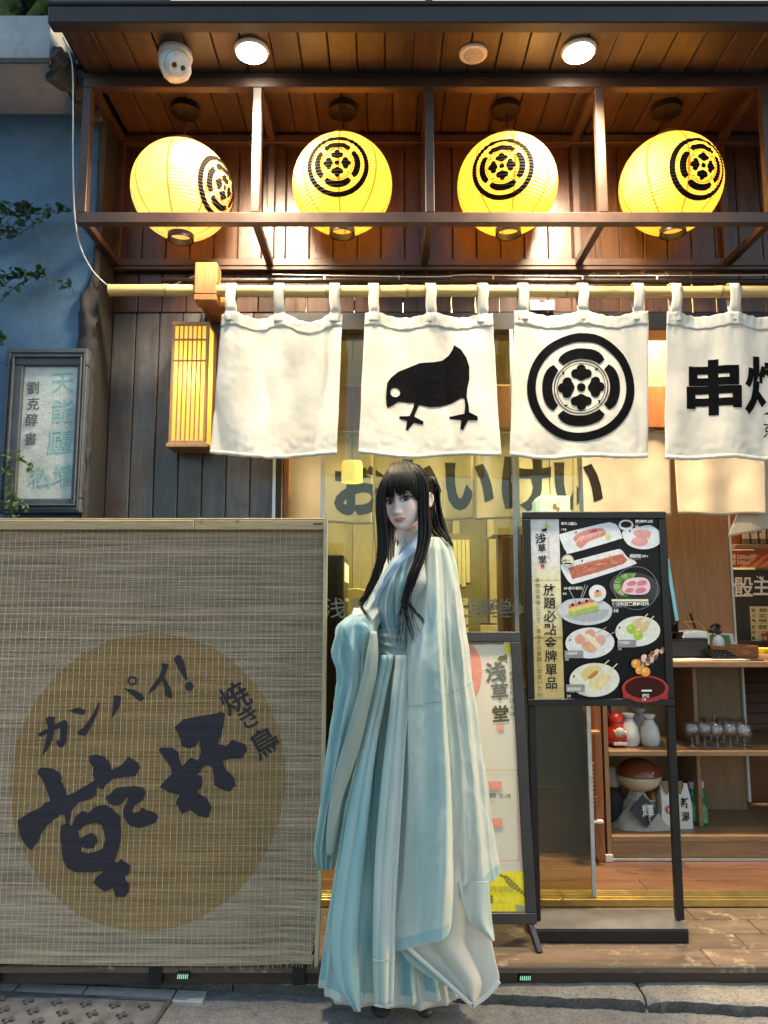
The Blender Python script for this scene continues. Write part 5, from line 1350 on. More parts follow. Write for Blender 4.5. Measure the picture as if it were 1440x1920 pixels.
def chalkboard():
    Y = 4.15
    t = thing('chalkboard', 'black chalkboard with two big white hand drawn characters', 'chalkboard', (px(1420, 1150, Y), Y, pz(1215, Y)))
    x0, x1 = px(1372, 1100, Y), px(1372, 1100, Y)+1.0
    boxo('board', plain('blackboard', (.03,.03,.028), .7, 0, .2, 5, .05), x0, x1, Y, Y+.03, pz(1212, Y), pz(1068, Y), t, .002)
    D = Dec(flat(Y-.001), .0002, .0005)
    D.ch((.8,.8,.76), '骰', 1394, 1100, 40, .015, 0, .95); D.ch((.8,.8,.76), '主', 1428, 1099, 38, .02, 0, .9); D.line((.8,.8,.76), [(1378, 1117), (1406, 1117)], 3)
    for q in (-4, 0, 4): D.line((.8,.8,.76), [(1426+q, 1084), (1425+q*1.6, 1080)], 1.6)
    D.build('chalk_writing', t)
    s = thing('price_sheet', 'yellow paper sheet with small handwriting and a red corner on the chalkboard', 'paper sheet', (px(1425, 1170, Y), Y-.005, pz(1210, Y)))
    MB().box(px(1406, 1150, Y), px(1470, 1150, Y), Y-.004, Y-.001, pz(1208, Y), pz(1137, Y)).build('sheet', plain('yellow_sheet', (.66,.58,.26), .7), s)
    D = Dec(flat(Y-.0045), .0002, .0004); D.rect((.55,.05,.03), 1427, 1184, 1470, 1207)
    rn = random.Random(1)
    for u in (1413, 1427, 1434):
        for i, ch in enumerate('如酒歡迎天喜'): D.ch((.05,.04,.03) if i < 4 or u < 1420 else (.7,.6,.3), ch, u+rn.uniform(-1, 1), 1144+i*10.5, 7.5, .02)
    D.build('handwriting', s)
    b = thing('red_banner', 'red printed drinks banner above the chalkboard', 'banner', (px(1410, 1050, Y), Y, pz(1062, Y)))
    MB().box(px(1370, 1050, Y), px(1520, 1050, Y), Y-.012, Y+.01, pz(1064, Y), pz(1032, Y)).build('panel', plain('red_panel', (.48,.06,.03), .4), b)
    D = Dec(flat(Y-.0125), .0002, .0004)
    for i in range(4): D.poly((.68,.30,.14), [(1385+i*18, 1064), (1400+i*18, 1064), (1425+i*18, 1040), (1418+i*18, 1040)])
    D.text((.85,.78,.62), '啤500ml獎', 1375, 1044, 11, .02, vert=False, pitch=9.6); D.text((.85,.78,.62), '買500ml', 1375, 1054, 10, .02, vert=False, pitch=9.6)
    D.build('lettering', b)
    sh = thing('plaque_shelf', 'narrow wooden ledge above the red banner', 'shelf', (px(1420, 1025, Y), Y, pz(1030, Y)))
    boxo('ledge', M_oakx, px(1370, 1025, Y), x1, Y-.05, Y+.02, pz(1030, Y), pz(1022, Y), sh, .002)
    boxo('upper_panel', M_redwood, px(1370, 1025, Y), x1, Y+.025, Y+.05, pz(1021, Y), 2.4, sh, .002)
    for i, (ch, lab) in enumerate(zip('丸又久久', ('first small white plaque on the ledge, behind the pulled curtain flap', 'second small white plaque on the ledge from the left', 'third small white plaque on the ledge from the left', 'small white plaque on the ledge cut by the right edge'))):
        u = 1394+i*15.5
        p = thing('wooden_plaque', lab, 'plaque', (px(u, 1010, Y), Y-.02, pz(1022, Y)), 'white plaques on the ledge')
        MB().box(px(u-5.5, 1000, Y), px(u+5.5, 1000, Y), Y-.03, Y-.015, pz(1021.5, Y), pz(1011.5, Y)).build('base', plain('green_grey', (.16,.17,.10), .5), p)
        MB().box(px(u-5.5, 1000, Y), px(u+5.5, 1000, Y), Y-.03, Y-.016, pz(1011, Y), pz(975, Y)).build('tablet', M_paper_w, p, bevel=.001)
        D = Dec(flat(Y-.0305), .0002, .0004); D.ch(K0, ch, u, 996, 9, .02); D.build('character', p)
    y = thing('yellow_box', 'plain yellow box below the chalkboard at the right edge', 'box', (px(1428, 1228, 3.9), 3.9, ZCt))
    MB().box(px(1421, 1225, 3.86), px(1421, 1225, 3.86)+.3, 3.80, 3.92, ZCt+.001, pz(1215, 3.86)).build('box_body', plain('yellow_card', (.75,.50,.04), .5), y, bevel=.003)
    lv = thing('louvre_panel', 'dark brown slatted louvre panel beyond the counter', 'louvre', (px(1420, 1300, 3.9), 3.98, ZF))
    x0 = px(1382, 1300, 4.0); M = wood('dark_louvre', (.07,.028,.012), (.16,.07,.03), 'x', .4, .15)
    for i in range(9):
        z = pz(1395, 4.0)+i*.052
        o = boxo('slat', M, x0, x0+.9, 3.985, 4.0, z, z+.056, lv, .003); o.rotation_euler = (radians(-18), 0, 0)
    MB().box(x0, x0+.9, 4.02, 4.05, ZF, ZCt+.05).build('backing', M_black, lv)
    lw = thing('low_cabinet', 'reddish timber cabinet front low behind the counter at the right edge', 'cabinet', (px(1420, 1480, 3.95), 3.95, ZF))
    boxo('front', wood('reddish_timber', (.20,.075,.025), (.38,.16,.06), 'x', .35, .05), px(1390, 1480, 3.95), 2.6, 3.955, 3.975, ZF, pz(1397, 3.96), lw, .002)
chalkboard()
def on_counter():
    zc = ZCt
    mo = thing('till_monitor', 'slim black till monitor with a pale blue lit screen seen edge on', 'monitor', (px(1262, 1160, 3.5), 3.5, zc))
    R = Matrix.Translation((px(1260, 1100, 3.5), 3.5, pz(1108, 3.5))) @ Matrix.Rotation(radians(66), 4, 'Z') @ Matrix.Rotation(radians(-6), 4, 'X')
    MB().box(-.15, .15, 0, .018, -.15, .17, R).build('case', M_black, mo, bevel=.003)
    ms, nt, b = newmat('lit_screen'); n = noise(nt, coords(nt, (1,1,1)), 5, 3); nt.links.new(ramp(nt, n, [(.4, (.10,.42,.50)), (.6, (.30,.62,.68))]), b.inputs['Emission Color']); b.inputs['Emission Strength'].default_value = .16; b.inputs['Base Color'].default_value = (.02,.02,.02,1)
    MB().box(-.138, .138, -.0015, -.0005, -.138, .158, R).build('screen', ms, mo)
    MB().bar((px(1266, 1170, 3.52), 3.53, pz(1165, 3.52)), (px(1275, 1195, 3.52), 3.56, zc+.02), .03, .012).build('stand', M_black, mo, bevel=.002)
    MB().box(px(1250, 1195, 3.5), px(1282, 1195, 3.5), 3.46, 3.62, zc+.111, zc+.118).build('foot', M_black, mo, bevel=.002)
    cd = thing('cash_drawer', 'black cash drawer box on the counter under the monitor', 'cash drawer', (px(1285, 1220, 3.45), 3.45, zc))
    MB().box(px(1250, 1215, 3.42), px(1329, 1215, 3.42), 3.42, 3.72, zc+.001, pz(1198, 3.42)).build('case', M_black, cd, bevel=.004)
    MB().box(px(1252, 1215, 3.42), px(1327, 1215, 3.42), 3.416, 3.4195, zc+.012, pz(1202, 3.42)).build('drawer_front', plain('black_satin', (.022,.022,.024), .3), cd, bevel=.002)
    zt = pz(1198, 3.42)
    pr = thing('card_terminal', 'white card terminal with an orange wire rest on the black cash drawer', 'card terminal', (px(1305, 1190, 3.45), 3.5, zt))
    MB().prism([(px(1280, 1190, 3.45), zt+.001), (px(1328, 1190, 3.45), zt+.001), (px(1327, 1190, 3.45), zt+.033), (px(1308, 1190, 3.45), zt+.038), (px(1284, 1190, 3.45), zt+.03)], (3.45, 3.56)).build('body', M_white, pr, bevel=.004)
    MB().tube([pt(u, v, y) for u, v, y in ((1300,1183,3.47),(1282,1165,3.52),(1308,1166,3.56),(1325,1184,3.5))], .0025, 6).build('wire_rest', plain('orange_wire', (.6,.28,.05), .4), pr, smooth=True)
    MB().bar(pt(1294, 1150, 3.58), pt(1304, 1178, 3.58), .014, .006).build('stylus', M_black, pr, bevel=.001)
    sb = thing('spray_bottle', 'clear spray bottle with black trigger head on the counter', 'spray bottle', (px(1347, 1200, 3.6), 3.6, zc+.03))
    c = Vector((px(1347, 1200, 3.55), 3.55, zc+.028))
    mcl = plain('milky_plastic', (.50,.54,.58), .2, 0, .05)
    MB().lathe([(.001, 0), (.024, .0), (.0265, .006), (.0265, .045), (.022, .06), (.012, .068), (.012, .076), (.001, .076)], c, 20).build('bottle', mcl, sb, smooth='auto')
    m = MB().lathe([(.012, .0765), (.013, .09), (.009, .098), (.008, .112), (.012, .12), (.001, .127)], c, 16)
    m.tube([c+Vector(q) for q in ((.012,0,.112), (-.01,0,.122), (-.028,-.004,.115), (-.034,-.005,.108))], .0075, 8).tube([c+Vector(q) for q in ((-.008,0,.11), (-.02,0,.095), (-.026,0,.075))], .003, 6)
    m.build('trigger_head', M_black, sb, smooth='auto')
    tr = thing('green_tray', 'green sheet with white rim leaning behind the spray bottle', 'tray', (px(1352, 1195, 3.66), 3.66, zc))
    q = [pt(u, v, 3.66) for u, v in ((1329,1212),(1380,1212),(1374,1188),(1329,1187))]
    MB().add(q+[p+Vector((0,.008,0)) for p in q], [(0,1,2,3),(4,5,6,7),(0,1,5,4),(1,2,6,5),(2,3,7,6),(3,0,4,7)]).build('rim', M_white, tr)
    q = [pt(u, v, 3.657) for u, v in ((1331,1211),(1372,1211),(1367,1191),(1331,1190))]
    MB().add(q+[p+Vector((0,.002,0)) for p in q], [(0,1,2,3),(4,5,6,7),(0,1,5,4),(1,2,6,5),(2,3,7,6),(3,0,4,7)]).build('green_panel', plain('green_sheet', (.10,.24,.06), .5), tr)
    gp = thing('small_plant', 'small dark green leafy plant behind the spray bottle', 'plant', (px(1340, 1180, 3.8), 3.8, zc))
    MB().lathe([(.02, .0), (.032, .06), (.030, .062), (.001, .055)], (px(1338, 1180, 3.8), 3.8, zc+.03), 14).build('pot', M_black, gp, smooth='auto')
    rn = random.Random(6); mb = MB()
    for k in range(26):
        a = rn.random()*6.3; e = Vector((cos(a)*.05, sin(a)*.03, rn.uniform(-.01, .05))); b0 = Vector((px(1338, 1180, 3.8), 3.8, zc+.09)); s = e.cross(Vector((0,0,1))).normalized()*.01
        mb.add([b0, b0+e*.5+s, b0+e, b0+e*.5-s], [(0,1,2,3)])
    mb.build('foliage', M_leaf, gp, fix=False)
    bk = thing('woven_basket', 'low reddish woven basket on the counter', 'basket', (px(1375, 1222, 3.5), 3.5, zc))
    x0, x1, y0, y1 = px(1333, 1222, 3.48), px(1421, 1222, 3.48), 3.48, 3.62; Mb = plain('red_wicker', (.33,.13,.05), .6, 0, .3, 60, .2)
    mb = MB(); z = zc+.002
    for r in range(8):
        P = []; n = 40
        for (ax, ay, bx_, by) in ((x0,y0,x1,y0),(x1,y0,x1,y1),(x1,y1,x0,y1),(x0,y1,x0,y0)):
            for i in range(n): 
                s = i/n; o = .002*(1 if (i+r) % 2 else -1); P.append((lerp(ax, bx_, s)+(o if ax == bx_ else 0), lerp(ay, by, s)+(o if ay == by else 0), z+r*.0068+.003))
        P.append(P[0]); mb.tube(P, .0036, 5)
    tag(mb.build('weave', Mb, bk, smooth=True), kind='stuff')
    MB().box(x0+.004, x1-.004, y0+.004, y1-.004, zc+.001, zc+.045).build('liner', plain('dark_wicker', (.14,.05,.02), .8), bk)
    MB().box(px(1388, 1220, 3.476), px(1404, 1220, 3.476), 3.473, 3.476, zc+.015, zc+.035).build('handle_hole', M_bracket, bk)
    ca = thing('calculator', 'black desk calculator lying on papers at the counter edge', 'calculator', (px(1350, 1230, 3.36), 3.38, zc+.003))
    MB().prism([(px(1325, 1225, 3.36), zc+.045), (px(1368, 1225, 3.36), zc+.043), (px(1390, 1225, 3.36), zc+.008), (px(1338, 1225, 3.36), zc+.008)], (3.345, 3.352), lambda p: Vector((p.x, 3.345+(p.z-zc)*1.2+(p.y-3.345), p.z))).build('case', M_black, ca, bevel=.001)
    me = MB().box(-.004, .004, -.002, .002, -.002, .002).mesh('key', plain('grey_key', (.10,.10,.10), .5))
    for i in range(5):
        for j in range(3): link('key', me, ca, (px(1342+i*8+j*3.4, 1230, 3.36), 3.345+(.036-.010*j)*1.2-.002, zc+.034-.010*j))
    pa = thing('paper_pile', 'loose white papers lying on the counter edge', 'papers', (px(1310, 1236, 3.35), 3.35, zc))
    rn = random.Random(9)
    for k, (u0, u1) in enumerate(((1252, 1300), (1270, 1335), (1290, 1402))):
        P = [[(lerp(px(u0, 1236, 3.33), px(u1, 1236, 3.33), j/10), y, zc+.002+k*.0012+.004*max(0, nz(j*.6, k, y*9))) for j in range(11)] for y in (3.30, 3.35, 3.40)]
        MB().grid(P).build('sheet', M_paper_w, pa, smooth=True, solid=.0008)
    pn = thing('black_pen', 'black pen lying near the right end of the counter edge', 'pen', (px(1415, 1238, 3.33), 3.33, zc))
    MB().tube([pt(1400, 1237, 3.33), pt(1432, 1239, 3.32)], .004, 8).build('pen_body', M_black, pn)
on_counter()
M_drink = thin_glass('drinking_glass', (.93,.92,.90), 1.0, .06, .15)
def glasses():
    c = Vector((0, 0, 0))
    prof = [(.030, .0), (.030, .002), (.006, .006), (.004, .012), (.004, .034), (.010, .040), (.033, .052), (.037, .066), (.035, .105), (.0335, .105), (.0355, .066), (.030, .054), (.001, .044)]
    me = MB().lathe(prof, c, 24).mesh('bowl', M_drink, True)
    spots = [(1298, 3.42), (1322, 3.42), (1345, 3.40), (1370, 3.41), (1396, 3.38), (1309, 3.52), (1334, 3.52), (1358, 3.52), (1383, 3.50)]
    labs = ['leftmost stemmed glass in the front row on the counter shelf', 'second stemmed glass from the left in the front row', 'middle stemmed glass of the front row on the shelf', 'fourth stemmed glass from the left in the front row', 'rightmost stemmed glass standing near the louvre panel',
            'leftmost stemmed glass of the rear row on the shelf', 'second stemmed glass of the rear row on the shelf', 'third stemmed glass of the rear row on the shelf', 'rightmost stemmed glass of the rear row']
    for (u, y), lab in zip(spots, labs):
        o = link('stemmed_glass', me, None, (px(u, 1390, y), y, ZSh+.001)); tag(o, lab, 'glass', 'stemmed glasses on the counter shelf')
    jug = MB().lathe([(.001, .0), (.022, .0), (.03, .01), (.028, .03), (.008, .06), (.006, .085), (.005, .085)], c, 16).mesh('carafe', M_drink, True)
    for (u, lab) in ((1304, 'small clear glass carafe behind the left glasses'), (1340, 'small clear glass carafe behind the middle glasses')):
        o = link('glass_carafe', jug, None, (px(u, 1370, 3.58), 3.58, ZSh+.001)); o.scale = (1, 1, 1.5); tag(o, lab, 'carafe', 'glass carafes on the counter shelf')
glasses()
def shelf_things():
    def at(u, y, z): return Vector((px(u, 1400, y), y, z+.001))
    Mw = plain('white_glaze', (.62,.60,.57), .2, 0, .08, 30, .03); Mg = plain('grey_glaze', (.30,.29,.28), .25)
    Mred = plain('red_lacquer', (.50,.03,.02), .25); Mgold = plain('gold_paint', (.55,.38,.10), .35, .4)
    c = at(1157, 3.42, ZSh)
    d = thing('red_round_figure', 'round red roly-poly figure with a white and gold face', 'figurine', c)
    MB().lathe([(.001, .0), (.035, .002), (.05, .02), (.052, .045), (.042, .075), (.03, .09), (.034, .105), (.032, .125), (.018, .142), (.001, .146)], c, 28).build('body', Mred, d, smooth=True)
    MB().lathe([(.026, 0), (.02, .007), (.001, .011)], c+Vector((.0,-.045,.062)), 20, Matrix.Rotation(pi/2+.3, 4, 'X')).build('face', Mw, d, smooth=True)
    for s in (-1, 1): MB().tube([c+Vector((s*.006,-.054,.05)), c+Vector((s*.022,-.056,.062)), c+Vector((s*.028,-.05,.078))], .003, 6).build('gold_trim', Mgold, d, smooth=True)
    MB().box(c.x-.03, c.x+.03, c.y-.055, c.y-.048, c.z+.01, c.z+.026).build('bib', Mw, d, bevel=.003)
    k = at(1140, 3.52, ZSh); b = thing('dark_bottle', 'dark bottle with a black cap behind the red figure', 'bottle', k)
    MB().lathe([(.001, 0), (.034, 0), (.036, .01), (.036, .11), (.02, .14), (.014, .15), (.001, .15)], k, 20).build('body', plain('dark_red_glass', (.16,.02,.02), .12), b, smooth='auto')
    MB().lathe([(.02, .151), (.021, .19), (.016, .2), (.001, .2)], k, 20).build('cap', M_black, b, smooth='auto')
    tok = [(.001, 0), (.036, .0), (.044, .015), (.046, .05), (.038, .085), (.022, .112), (.02, .125), (.03, .14), (.027, .141), (.016, .128), (.001, .12)]
    for u, y, s, M_, lab in ((1180, 3.42, 1.0, Mw, 'white ceramic sake flask beside the red figure'), (1201, 3.55, 1.0, Mg, 'grey ceramic sake flask at the back of the shelf'), (1219, 3.42, .96, Mw, 'white speckled sake flask at the right, nearest the stand leg')):
        c = at(u, y, ZSh); f = thing('sake_flask', lab, 'flask', c, 'ceramic sake flasks on the upper shelf')
        MB().lathe([(r*s, z*s) for r, z in tok], c, 28).build('flask_body', M_, f, smooth=True)
        MB().lathe([(.0205*s, .118*s), (.0225*s, .121*s), (.0205*s, .124*s)], c, 28, caps=False).build('neck_band', Mg, f, smooth=True)
    # big round-headed doll on a rice sack
    c = at(1195, 3.46, ZBt)
    d = thing('sack_doll', 'doll with a brown and cream ball head on a sack with black diamond badge', 'doll', c)
    Msk = cloth('sack_cloth', (.36,.33,.26), (.48,.44,.35), (20, 20, 20), 0, 700, .9)
    P = []
    for i in range(15):
        h = i/14; w = lerp(.125, .03, h**.8)*(1+.05*sin(h*9)); dp = lerp(.09, .028, h**.8); r = []
        for k in range(40):
            a = 2*pi*k/40; q = .012*nz(cos(a)*3, sin(a)*3, h*4)
            r.append((c.x-.01+(w+q)*(abs(cos(a))**.8)*(1 if cos(a) > 0 else -1)+.05*(1-h)**2*max(0, cos(a)), c.y+(dp+q)*sin(a), c.z+.15*h))
        P.append(r)
    mb = MB().grid(P, True); mb.add(P[-1], [tuple(range(40))]); mb.build('sack', Msk, d, smooth=True)
    hd = c+Vector((0, 0, .215))
    up = [(.001, .072)] + [(.098*sin(t), .075*cos(t)) for t in [pi*.5*i/12 for i in range(1, 12)]] + [(.098, .004)]
    lo = [(.0985, .0035)] + [(.098*cos(t), -.068*sin(t)) for t in [pi*.5*i/12 for i in range(1, 12)]] + [(.001, -.068)]
    MB().lathe(up, hd, 36).build('head_top', plain('brown_lacquer', (.20,.05,.02), .18), d, smooth=True)
    MB().lathe(lo, hd, 36).build('head_bottom', plain('cream_lacquer', (.50,.45,.30), .22), d, smooth=True)
    MB().lathe([(.006, 0), (.004, .006), (.001, .007)], hd+Vector((.032, -.088, .028)), 12, Matrix.Rotation(pi/2, 4, 'X')).build('eye', Mw, d, smooth=True)
    q = [(0, .085), (.075, .0), (0, -.082), (-.072, .005)]
    mb = MB(); qs = [Vector((c.x-.008+a*.85, c.y-.062-.028*(1-(b+.085)/.17)-.012, c.z+.082+b*.8)) for a, b in q]; mb.add(qs+[p+Vector((0,.006,0)) for p in qs], [(0,1,2,3),(4,5,6,7),(0,1,5,4),(1,2,6,5),(2,3,7,6),(3,0,4,7)]); mb.build('badge', M_black, d)
    def surf(x, y, l): return Vector((c.x-.008+x, c.y-.062-.028*(1-(-y+.085)/.17)-.0125-l, c.z+.082-y))
    D = Dec(surf, .0002, .001); D.ch((.75,.74,.70), '輝', .014, -.004, .052, .02); D.build('badge_lettering', d)
    MB().tube(spline([c+Vector(p) for p in ((-.06,-.05,.13),(-.02,-.075,.125),(.02,-.07,.12),(.05,-.05,.12))], 4), .003, 6).build('cord', Msk, d, smooth=True)
    MB().tube(spline([c+Vector(p) for p in ((.0,-.075,.122),(.004,-.1,.07),(.01,-.112,.02))], 4), .003, 6).build('cord', Msk, d, smooth=True)
    g = at(1222, 3.52, ZBt); y = thing('yellow_gourd', 'shiny yellow gourd ornament behind the sack', 'ornament', g)
    MB().lathe([(.001, 0), (.03, .004), (.036, .03), (.033, .07), (.022, .1), (.02, .115), (.016, .125), (.001, .13)], g, 24).build('gourd_body', plain('yellow_lacquer', (.72,.36,.02), .2), y, smooth=True)
    e = at(1146, 3.5, ZBt); bs = thing('dark_sack', 'dark and cream sack squeezed at the left end of the lower shelf', 'sack', e)
    MB().lathe([(.001, 0), (.04, .0), (.055, .03), (.05, .11), (.03, .16), (.001, .165)], e, 24).build('sack_body', plain('dark_fabric', (.02,.018,.018), .8), bs, smooth=True)
    MB().lathe([(.03, .16), (.034, .2), (.02, .24), (.001, .245)], e, 24).build('sack_top', Msk, bs, smooth=True)
    # paper rice bag
    rb = at(1259, 3.44, ZBt); r = thing('rice_bag', 'white paper rice bag with large black brush characters', 'bag', rb)
    w, dd, h = .068, .03, .185; P = []
    for i in range(13):
        z = h*i/12; s = 1-.12*(i/12)**2; k_ = .008*nz(i*.7, 3); dp = dd*(1-.85*sst(.6, 1, i/12)); row = []
        for a, b in ((-1,-1),(-.5,-1.12),(0,-1.15),(.5,-1.12),(1,-1),(1,0),(1,1),(0,1.1),(-1,1),(-1,0)): row.append((rb.x+a*w*s+k_*.5, rb.y+b*dp+.004*nz(a*3, i), rb.z+z+(.01*nz(a*5, 9) if i == 12 else 0)))
        P.append(row)
    mb = MB().grid(P, True); mb.add(P[-1], [tuple(range(10))]); mb.build('paper_bag', M_paper_w, r, smooth='auto')
    mb = MB(); 
    for a0, a1 in ((-.85, -.3), (.05, .55)):
        mb.add([(rb.x+lerp(a0, a1, t)*w, rb.y-dd*.75+.0*t, rb.z+h*(.98-.28*(.5-abs(t-.5))*2)) for t in (0, .25, .5, .75, 1)] + [(rb.x+a1*w, rb.y-dd*.3, rb.z+h+.012), (rb.x+a0*w, rb.y-dd*.3, rb.z+h+.012)], [tuple(range(7))])
    mb.build('torn_fold', plain('kraft', (.26,.17,.09), .8), r, fix=False)
    def surf2(x, y, l): return Vector((rb.x+x*.95, rb.y-dd*1.17-l, rb.z+h*.5-y*.9))
    D = Dec(surf2, .0002, .002); D.ch(K0, '新', .036, -.02, .052, .02, 0, .75); D.ch(K0, '潟', .036, .045, .05, .02, 0, .75); D.ell((.6,.06,.04), -.034, .012, .02); D.ch((.75,.7,.6), '極', -.034, .012, .024, .02); D.build('bag_print', r)
    for u, y_, lab, tall in ((1293, 3.50, 'pale capped ramune bottle half hidden behind the green one', .18), (1310, 3.47, 'green glass ramune bottle with a pale cap on the lower shelf', .19)):
        q = at(u, y_, ZBt); b = thing('ramune_bottle', lab, 'bottle', q, 'ramune bottles on the lower shelf')
        MB().lathe([(.001, 0), (.022, 0), (.024, .006), (.024, .085), (.017, .1), (.022, .115), (.022, .13), (.013, .145), (.012, tall-.012), (.001, tall-.012)], q, 24).build('bottle_body', plain('green_glass', (.02,.16,.06), .08, 0, .2, 30, 0), b, smooth='auto')
        MB().lathe([(.0245, .012), (.0248, .012), (.0248, .08), (.0245, .08)], q, 24).build('label', plain('green_label', (.16,.30,.10), .5, 0, .5, 60), b, smooth='auto')
        MB().lathe([(.0135, tall-.03), (.0145, tall-.028), (.0145, tall-.002), (.001, tall)], q, 20).build('cap', plain('pale_cap', (.55,.48,.52), .4), b, smooth='auto')
shelf_things()
def post_and_beads():
    Y = 3.2
    a, b = px(1116, 1450, 3.29), px(1132, 1450, 3.29)
    t = thing('timber_post', 'reddish timber post at the left end of the till counter', 'post', ((a+b)/2, 3.3, ZF))
    boxo('post_body', M_redwood, a, b-.002, 3.295, 3.36, ZF, 1.95, t, .003)
    n = thing('bead_string', 'string of glossy brown beads hanging beside the timber post', 'bead string', (px(1112, 1380, 3.25), 3.25, 1.0))
    me = MB().lathe([(.011*sin(pi*i/8)+.0005, -.008*cos(pi*i/8)) for i in range(9)], (0,0,0), 14).mesh('bead', plain('brown_bead', (.24,.10,.04), .12, .3), True)
    for i in range(11): link('bead', me, n, (px(1111, 1500, 3.25), 3.25, pz(1432, 3.25)-.0165*i))
    MB().tube([(px(1111, 1500, 3.25), 3.25, pz(1365, 3.25)), (px(1111, 1500, 3.25), 3.25, pz(1560, 3.25))], .0015, 5).build('string', M_cable, n)
    MB().box(px(1103, 1374, 3.25), px(1125, 1374, 3.25), 3.245, 3.29, pz(1377, 3.25), pz(1371, 3.25)).build('hook_bar', M_bracket, n, bevel=.001)
    br = thing('straw_broom', 'small straw broom hanging low beside the timber post', 'broom', (px(1120, 1560, 3.27), 3.27, .2))
    rn = random.Random(8); mb = MB(); p0 = pt(1117, 1540, 3.27)
    for i in range(40): mb.tube([p0+Vector((rn.uniform(-.008,.008), rn.uniform(-.008,.008), 0)), pt(1126+rn.uniform(-9, 9), rn.uniform(1590, 1612), 3.265)], .0011, 4)
    mb.build('bristles', plain('straw_bristle', (.42,.22,.08), .8), br, fix=False)
    MB().tube([p0+Vector((0,0,.1)), p0+Vector((0,0,-.01))], .008, 8).build('handle', M_redwood, br)
    MB().box(p0.x-.013, p0.x+.03, 3.255, 3.285, p0.z-.004, p0.z+.004).build('binding', M_white, br)
post_and_beads()
def behind_glass():
    # things dimly seen through the panes
    l = thing('box_lantern', 'pale lit box lantern above the menu stand, behind the glass', 'lantern', (px(1036, 945, 3.2), 3.22, 1.45))
    x0, x1, z0, z1 = px(1003, 945, 3.2), px(1067, 945, 3.2), pz(985, 3.2), pz(931, 3.2)
    MB().box(x0+.018, x1, 3.18, 3.28, z0, z1).build('shade', emit('pale_lit_paper', (.80,.95,.92), .75), l, bevel=.004)
    MB().prism([(x0, z0), (x0+.0175, z0), (x0+.0175, z1), (x0+.008, z1-.012), (x0, z1-.018)], (3.185, 3.275)).build('side_panel', emit('pale_lit_edge', (.72,.88,.85), .55), l)
    D = Dec(flat(3.1795), .0002, .0004); D.ell((.70,.30,.10), 1040, 950, 4, 6); D.ell((.70,.30,.10), 1046, 955, 3, 4); D.text((.35,.40,.38), 'うどん', 1048, 938, 6, 0, pitch=6.5); D.build('small_print', l)
    MB().tube([((x0+x1)/2, 3.23, z1), ((x0+x1)/2, 3.23, 1.98)], .002, 5).build('cord', M_black, l)
    for u, v, w, h, y, lab in ((660, 885, 40, 40, 3.9, 'yellow paper lamp hanging inside left of the woman'), (917, 882, 20, 26, 4.2, 'small yellow paper lamp hanging inside right of the woman')):
        t = thing('paper_lamp', lab, 'pendant lamp', pt(u, v, y-.9), 'yellow paper lamps inside'); y -= .9; c = pt(u, v, y); k = y/1390
        c = pt(u, v, y)
        MB().lathe([(w*k*.5, -h*k*.5), (w*k*.5, h*k*.3), (w*k*.46, h*k*.5)], c, 20, caps=False).build('shade', emit('yellow_lamp_paper', (.95,.72,.16), .9), t, smooth='auto')
        MB().tube([c+Vector((0,0,h*k*.5)), Vector((c.x, c.y, 2.2 if y < 3 else 2.75))], .002, 5).build('cord', M_black, t)
    f = thing('display_fridge', 'dark drinks fridge with a lit header left of the woman, behind glass', 'fridge', (-.22, 3.3, ZF))
    xa, xb = px(560, 1150, 3.35), px(644, 1150, 3.35)
    mdk = plain('fridge_dark', (.014,.015,.012), .3)
    MB().box(xa, xb, 3.36, 3.75, ZF, pz(1040, 3.35)).build('cabinet', mdk, f, bevel=.005)
    q = [(xb+.001, 3.36, 1.28), (xb+.001, 3.75, 1.28), (xb+.001, 3.75, 1.33), (xb+.001, 3.36, 1.42)]
    for i, (z0, z1) in enumerate(((1.30, 1.385), (1.21, 1.225), (1.08, 1.092), (.95, .962), (.82, .832))):
        MB().box(xb+.001, xb+.006, 3.38, 3.70, z0, z1).build('header_light' if i == 0 else 'shelf_edge', emit('fridge_light', (.95,.90,.55), .8) if i == 0 else plain('shelf_edge', (.55,.55,.42), .4), f)
    g = thing('menu_cards', 'block of pale menu cards on the inner wall right of the woman', 'cards', (px(865, 1090, 4.6), 4.6, .9))
    mc = plain('pale_card', (.62,.58,.32), .6)
    for i in range(7):
        x0, x1 = px(826+i*8, 1060, 4.6), px(833+i*8, 1060, 4.6); MB().box(x0, x1, 4.60, 4.606, pz(1092+(i % 3)*4, 4.6), pz(1012, 4.6)).build('card', mc, g)
    for i in range(6): MB().box(px(868, 1150, 4.6), px(878, 1150, 4.6), 4.60, 4.606, pz(1135+i*18, 4.6), pz(1122+i*18, 4.6)).build('card', mc, g)
    MB().box(px(815, 1100, 4.6), px(900, 1100, 4.6), 4.608, 4.63, pz(1245, 4.6), pz(1000, 4.6)).build('board', plain('olive_board', (.16,.15,.06), .7), g)
    p = thing('dark_pillar', 'dark timber pillar behind the glass between woman and menu', 'pillar', (px(960, 1100, 4.0), 4.0, ZF))
    boxo('shaft', wood('pillar_wood', (.05,.025,.015), (.10,.05,.03), 'z', .5), px(942, 1100, 4.0), px(985, 1100, 4.0), 4.0, 4.2, ZF, pz(1005, 4.0), p, .004)
    boxo('pillar_top', M_inwall, px(925, 1100, 4.02), px(1000, 1100, 4.02), 4.0, 4.22, pz(1004, 4.0), 2.4, p, .004)
    s = thing('bar_stool', 'round wooden stool inside behind the glass beside the menu', 'stool', (px(968, 1160, 3.6), 3.6, ZF))
    c = Vector((px(968, 1160, 3.6), 3.6, 0))
    MB().lathe([(.001, .62), (.14, .62), (.15, .635), (.14, .66), (.001, .665)], c, 28).build('seat', M_redwood, s, smooth='auto')
